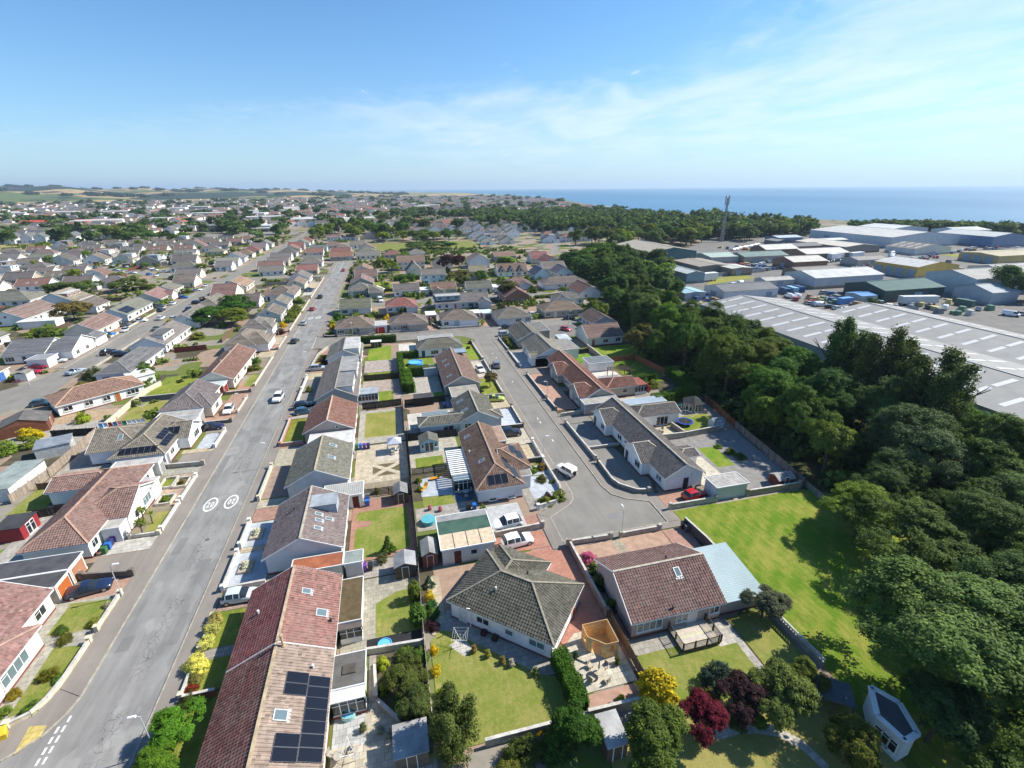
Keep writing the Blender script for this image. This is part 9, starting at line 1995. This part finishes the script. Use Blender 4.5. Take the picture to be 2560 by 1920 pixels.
for x,y,h,r,l in [(250,143,15,7.5,'large dark tree at the right edge beside the grey warehouse'),(258,138,13,6.5,'dark tree overlapping the large one at the right edge'),(180,144,5,2.4,'small yard tree behind the huge warehouse'),(233,101,4,2.4,'small dark tree among the containers')]:tree(x,y,h,r,G3,l,MID,crown=.88)

# everything beyond: one mass of houses, one mass of trees
rng=np.random.default_rng(4);CYS,CXS=[q[1] for q in COAST],[q[0] for q in COAST]
def far_mass():
    V,Fc,C=[],[],[]
    def house(x,y,w,d,h,r,rc,wc,turn):
        n=len(V);c,s=math.cos(turn),math.sin(turn)
        for px,py,pz in ((-w,-d,0),(w,-d,0),(w,d,0),(-w,d,0),(-w,-d,h),(w,-d,h),(w,d,h),(-w,d,h),(-w,0,h+r),(w,0,h+r)):V.append((x+px*c-py*s,y+px*s+py*c,pz))
        for f,cc in (((0,1,5,4),wc),((2,3,7,6),wc),((1,2,6,9,5),wc),((3,0,4,8,7),wc),((4,5,9,8),rc),((6,7,8,9),rc)):Fc.append(tuple(n+i for i in f));C.append(cc)
    roofs=[(.13,.12,.11),(.15,.135,.12),(.11,.10,.095),(.17,.125,.10),(.24,.12,.085),(.12,.12,.125)];walls=[(.75,.75,.73),(.62,.57,.5),(.42,.39,.35),(.33,.26,.21),(.7,.69,.67)]
    for i in range(7200):
        y=590+2600*rng.random() ** 1.35;a=rng.uniform(-1.15,.46);x=y*math.tan(a) if a>-.85 else -y*rng.uniform(.9,2.2)
        if y<700 and -230<x<30:continue
        if x>np.interp(y,CYS,CXS)-60:continue
        if 740<y<820 and -70<x<150:continue
        if math.sin(x*.011+1)*math.sin(y*.009)>.55:continue
        sc_=1.0+.0003*y
        house(x,y,rng.uniform(5,9)*sc_,rng.uniform(4,5.5)*sc_,rng.choice([2.7,3.0,5,5.4]),rng.uniform(2,3),roofs[rng.integers(6)],walls[rng.integers(5)],rng.choice([0,math.pi/2])+rng.normal(0,.12))
    for i in range(40):
        y=rng.uniform(650,1500);x=rng.uniform(-900,250);house(x,y,rng.uniform(15,30),rng.uniform(8,12),rng.uniform(5,8),1.0,(.45,.45,.45),walls[rng.integers(5)],rng.normal(0,.2))
    house(-430,830,45,12,7,2,(.42,.07,.05),(.5,.4,.35),.1)
    m=bpy.data.meshes.new('far_town');m.from_pydata(V,[],Fc);m.materials.append(MATS['face_colour'])
    at=m.attributes.new('fcol','FLOAT_COLOR','FACE');at.data.foreach_set('color',[x for c in C for x in (c+(1.0,))]);m.update()
    o=ob('far_town',m);tag(o,'distant town roofs spreading to the hills and the coast','town',None,'stuff')
far_mass()
def far_trees():
    P_,N_,S_,T_=[],[],[],[]
    base=[crown_arrays(200+i,18,8,.25,clump_r=.32) for i in range(4)]
    def add(x,y,h,r):
        p,n,s,t=base[rng.integers(4)];a=rng.uniform(0,6.28);c,q=math.cos(a),math.sin(a)
        pp=np.stack([(p[:,0]*c-p[:,1]*q)*r+x,(p[:,0]*q+p[:,1]*c)*r+y,(p[:,2]+.9)*h*.52],1);P_.append(pp);N_.append(n);S_.append(s*r);T_.append(t+rng.normal(0,.18))
    for i in range(1500):  # hedgerows, gardens and copses of the far town
        y=560+2600*rng.random() ** 1.4;a=rng.uniform(-1.2,.46);x=y*math.tan(a) if a>-.85 else -y*rng.uniform(.9,2.2)
        if 735<y<825 and -75<x<155:continue
        if x>np.interp(y,CYS,CXS)-40:continue
        if math.sin(x*.011+1)*math.sin(y*.009)>.30 or rng.random()<.34:add(x,y,rng.uniform(8,15),rng.uniform(5,9)*(1+.00035*y))
    for i in range(520):  # the wood beyond the estate
        x,y=rng.uniform(150,470),rng.uniform(400,640)
        if x>395+rng.uniform(-60,95)-(y-480)*.1:continue
        if y<480 and x<225:continue
        add(x,y,rng.uniform(11,17),rng.uniform(6,9))
    for i in range(240):x,y=rng.uniform(120,420),rng.uniform(640,900);add(x,y,rng.uniform(10,15),rng.uniform(6,10))
    for i in range(90):x,y=rng.uniform(-560,60),rng.uniform(640,900);add(x,y,rng.uniform(9,15),rng.uniform(6,10)) if math.sin(x*.02)+math.sin(y*.03)>.2 else None
    for i in range(120):f=rng.random();add(500+170*f+rng.normal(0,10),432-240*f+rng.normal(0,10),rng.uniform(10,13),rng.uniform(7,10))
    p,n,s,t=(np.concatenate(q) for q in (P_,N_,S_,T_));o=ob('far_woodland',leaf_mesh('far_woodland',p,n,s,t,3,.8),color=(0.070,0.110,0.036));tag(o,'distant woodland and garden trees merging towards the coast and hills','woodland',None,'stuff')
far_trees()
def garden_mass():
    P_,N_,S_,T_=[],[],[],[];base=[crown_arrays(400+i,14,9,.24,'dome',clump_r=.34) for i in range(4)]
    def add(x,y,h,r):
        p,n,s,t=base[rng.integers(4)];P_.append(np.stack([p[:,0]*r+x,p[:,1]*r+y,(p[:,2]+1)*h*.5],1));N_.append(n);S_.append(s*r);T_.append(t+rng.normal(0,.22))
    for i in range(2600):
        if i%3:x,y=rng.uniform(-340,-40),rng.uniform(100,560)
        else:x,y=rng.uniform(-22,100),rng.uniform(164,400)
        if blocked(x,y) and not (-60>x>-78) or not clear(x,y,.6) or -92<x<-80:continue
        if (204<y<213 and x>-26) or (285<y<297 and x>-92) or (343<y<353) or (56<-x<60 and y<130):continue
        r=rng.uniform(.7,2.0);add(x,y,r*rng.uniform(.9,1.7),r)
        if rng.random()<.25:
            for k in range(4):add(x+(k+1)*r*1.1*(i%2),y+(k+1)*r*1.1*(1-i%2),r*1.2,r)
    p,n,s,t=(np.concatenate(q) for q in (P_,N_,S_,T_));o=ob('garden_greenery',leaf_mesh('garden_greenery',p,n,s,t,8,.8),color=(0.095,0.135,0.03));tag(o,'countless small shrubs and hedges in the gardens of the middle distance','shrubs',None,'stuff')
garden_mass()
def undergrowth():
    P_,N_,S_,T_=[],[],[],[];base=[crown_arrays(500+i,22,16,.15,'dome',clump_r=.3) for i in range(4)]
    edge=[(-200,0),(4,52),(44,61),(52,63.5),(73,67),(88,70.5),(104,71),(116,70),(128,75),(146,79),(165,82),(190,92),(215,99),(300,102)];ey,ex=[q[0] for q in edge],[q[1] for q in edge]
    for i in range(900):
        y=rng.uniform(6,300);x0=np.interp(y,ey,ex);x1=np.interp(y,[0,145,170,215,260,300],[98,98,104,128,146,150]);x=rng.uniform(x0,x1)
        if y<50 and x<64:continue
        r=rng.uniform(1.6,3.6);p,n,s,t=base[rng.integers(4)];P_.append(np.stack([p[:,0]*r+x,p[:,1]*r+y,(p[:,2]+1)*r*.7],1));N_.append(n);S_.append(s*r);T_.append(t+rng.normal(0,.15))
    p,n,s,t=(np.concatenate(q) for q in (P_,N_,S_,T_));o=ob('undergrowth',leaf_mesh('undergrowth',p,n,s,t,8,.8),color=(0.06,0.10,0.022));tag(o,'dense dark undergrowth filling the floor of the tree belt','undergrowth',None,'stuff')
undergrowth()
# low hills on the left horizon, with stubble fields and woods
def hills():
    nx,ny=90,26;V,Fc=[],[]
    for j in range(ny):
        for i in range(nx):
            a=-1.30+1.36*i/(nx-1);d=2500+6500*(j/(ny-1));x,y=d*math.sin(a),d*math.cos(a)
            u=i/(nx-1);v=j/(ny-1);env=max(0,math.sin(math.pi*min(1,v*1.1))) ** 1.2
            top=24+66*max(0,1-((u-.32)/.34) ** 2)+52*max(0,1-((u-.10)/.16) ** 2)+34*max(0,1-((u-.66)/.25) ** 2)
            z=-2+env*top*(1+.16*math.sin(i*.9+j*.4)+.1*math.sin(i*.37-j*.8))*(1 if u<.9 else max(0,(1-u)/.1))
            V.append((x,y,z))
    for j in range(ny-1):
        for i in range(nx-1):Fc.append((j*nx+i,j*nx+i+1,(j+1)*nx+i+1,(j+1)*nx+i))
    m=bpy.data.meshes.new('hills');m.from_pydata(V,[],Fc);m.polygons.foreach_set('use_smooth',[True]*len(Fc));m.materials.append(MATS['hill']);m.update();o=ob('hills',m);o['kind']='structure';return np.array(V).reshape(ny,nx,3)
t=NT('hill');p=t.pos();f1=t.voro(t.map(p,(1,1,0)),0.0021);ff=t.sep(f1.outputs['Color'])
c=t.mix(t.ramp(ff[0],.66,.68),(0.36,0.26,0.125),(0.10,0.13,0.045));c=t.mix(t.ramp(ff[1],.60,.62),c,(0.03,0.045,0.03));c=t.mix(t.ramp(t.noise(p,.006,5),.56,.6),c,(0.03,0.05,0.028));t.fin(c,.95,.1)
HV=hills()
def hill_woods():
    P_,N_,S_,T_=[],[],[],[];base=crown_arrays(300,24,8,.24,clump_r=.32)
    def add(x,y,z,h,r):
        p,n,s,tt=base;P_.append(np.stack([p[:,0]*r+x,p[:,1]*r+y,(p[:,2]+.9)*h*.52+z],1));N_.append(n);S_.append(s*r);T_.append(tt)
    ny,nx=HV.shape[:2]
    for i in range(900):
        k=rng.integers(0,nx-1);j=rng.integers(2,ny-8);u=k/nx
        if not (u<.36 and j>9 and math.sin(k*.22)>-.3 or math.sin(k*.31+j)>.55):continue
        f,g=rng.random(2);q=HV[j,k]*(1-f)*(1-g)+HV[j,k+1]*f*(1-g)+HV[j+1,k]*(1-f)*g+HV[j+1,k+1]*f*g;add(q[0],q[1],q[2]-1,rng.uniform(10,16),rng.uniform(24,42))
    j,k=12,30
    p,n,s,tt=(np.concatenate(q) for q in (P_,N_,S_,T_));o=ob('hill_woodland',leaf_mesh('hill_woodland',p,n,s,tt,5,.8),color=(0.03,0.05,0.03));tag(o,'dark woods along the distant hill tops','woodland',None,'stuff')
hill_woods()
m=MB()
for x,y,w,d,h in [(470,1010,14,70,2),(540,1240,12,80,2)]:m.box(x-w,y-d,.2,x+w,y+d,.6)
o=m.build('shingle_beach','gravel',None,(0.40,0.36,0.30));o['kind']='structure'
m=MB();m.box(-29000,-3950,-4.5,26900,26900,240)
t=NT('haze');t.n.remove(t.p);v=t.node('ShaderNodeVolumePrincipled');v.inputs['Color'].default_value=(0.62,0.80,1.0,1);v.inputs['Density'].default_value=0.00008;v.inputs['Anisotropy'].default_value=0.2
t.l.new(v.outputs[0],t.out.inputs['Volume'])
hz=m.build('haze','haze');hz['kind']='stuff';hz['label']='thin summer haze over the town and coast';hz['category']='haze'
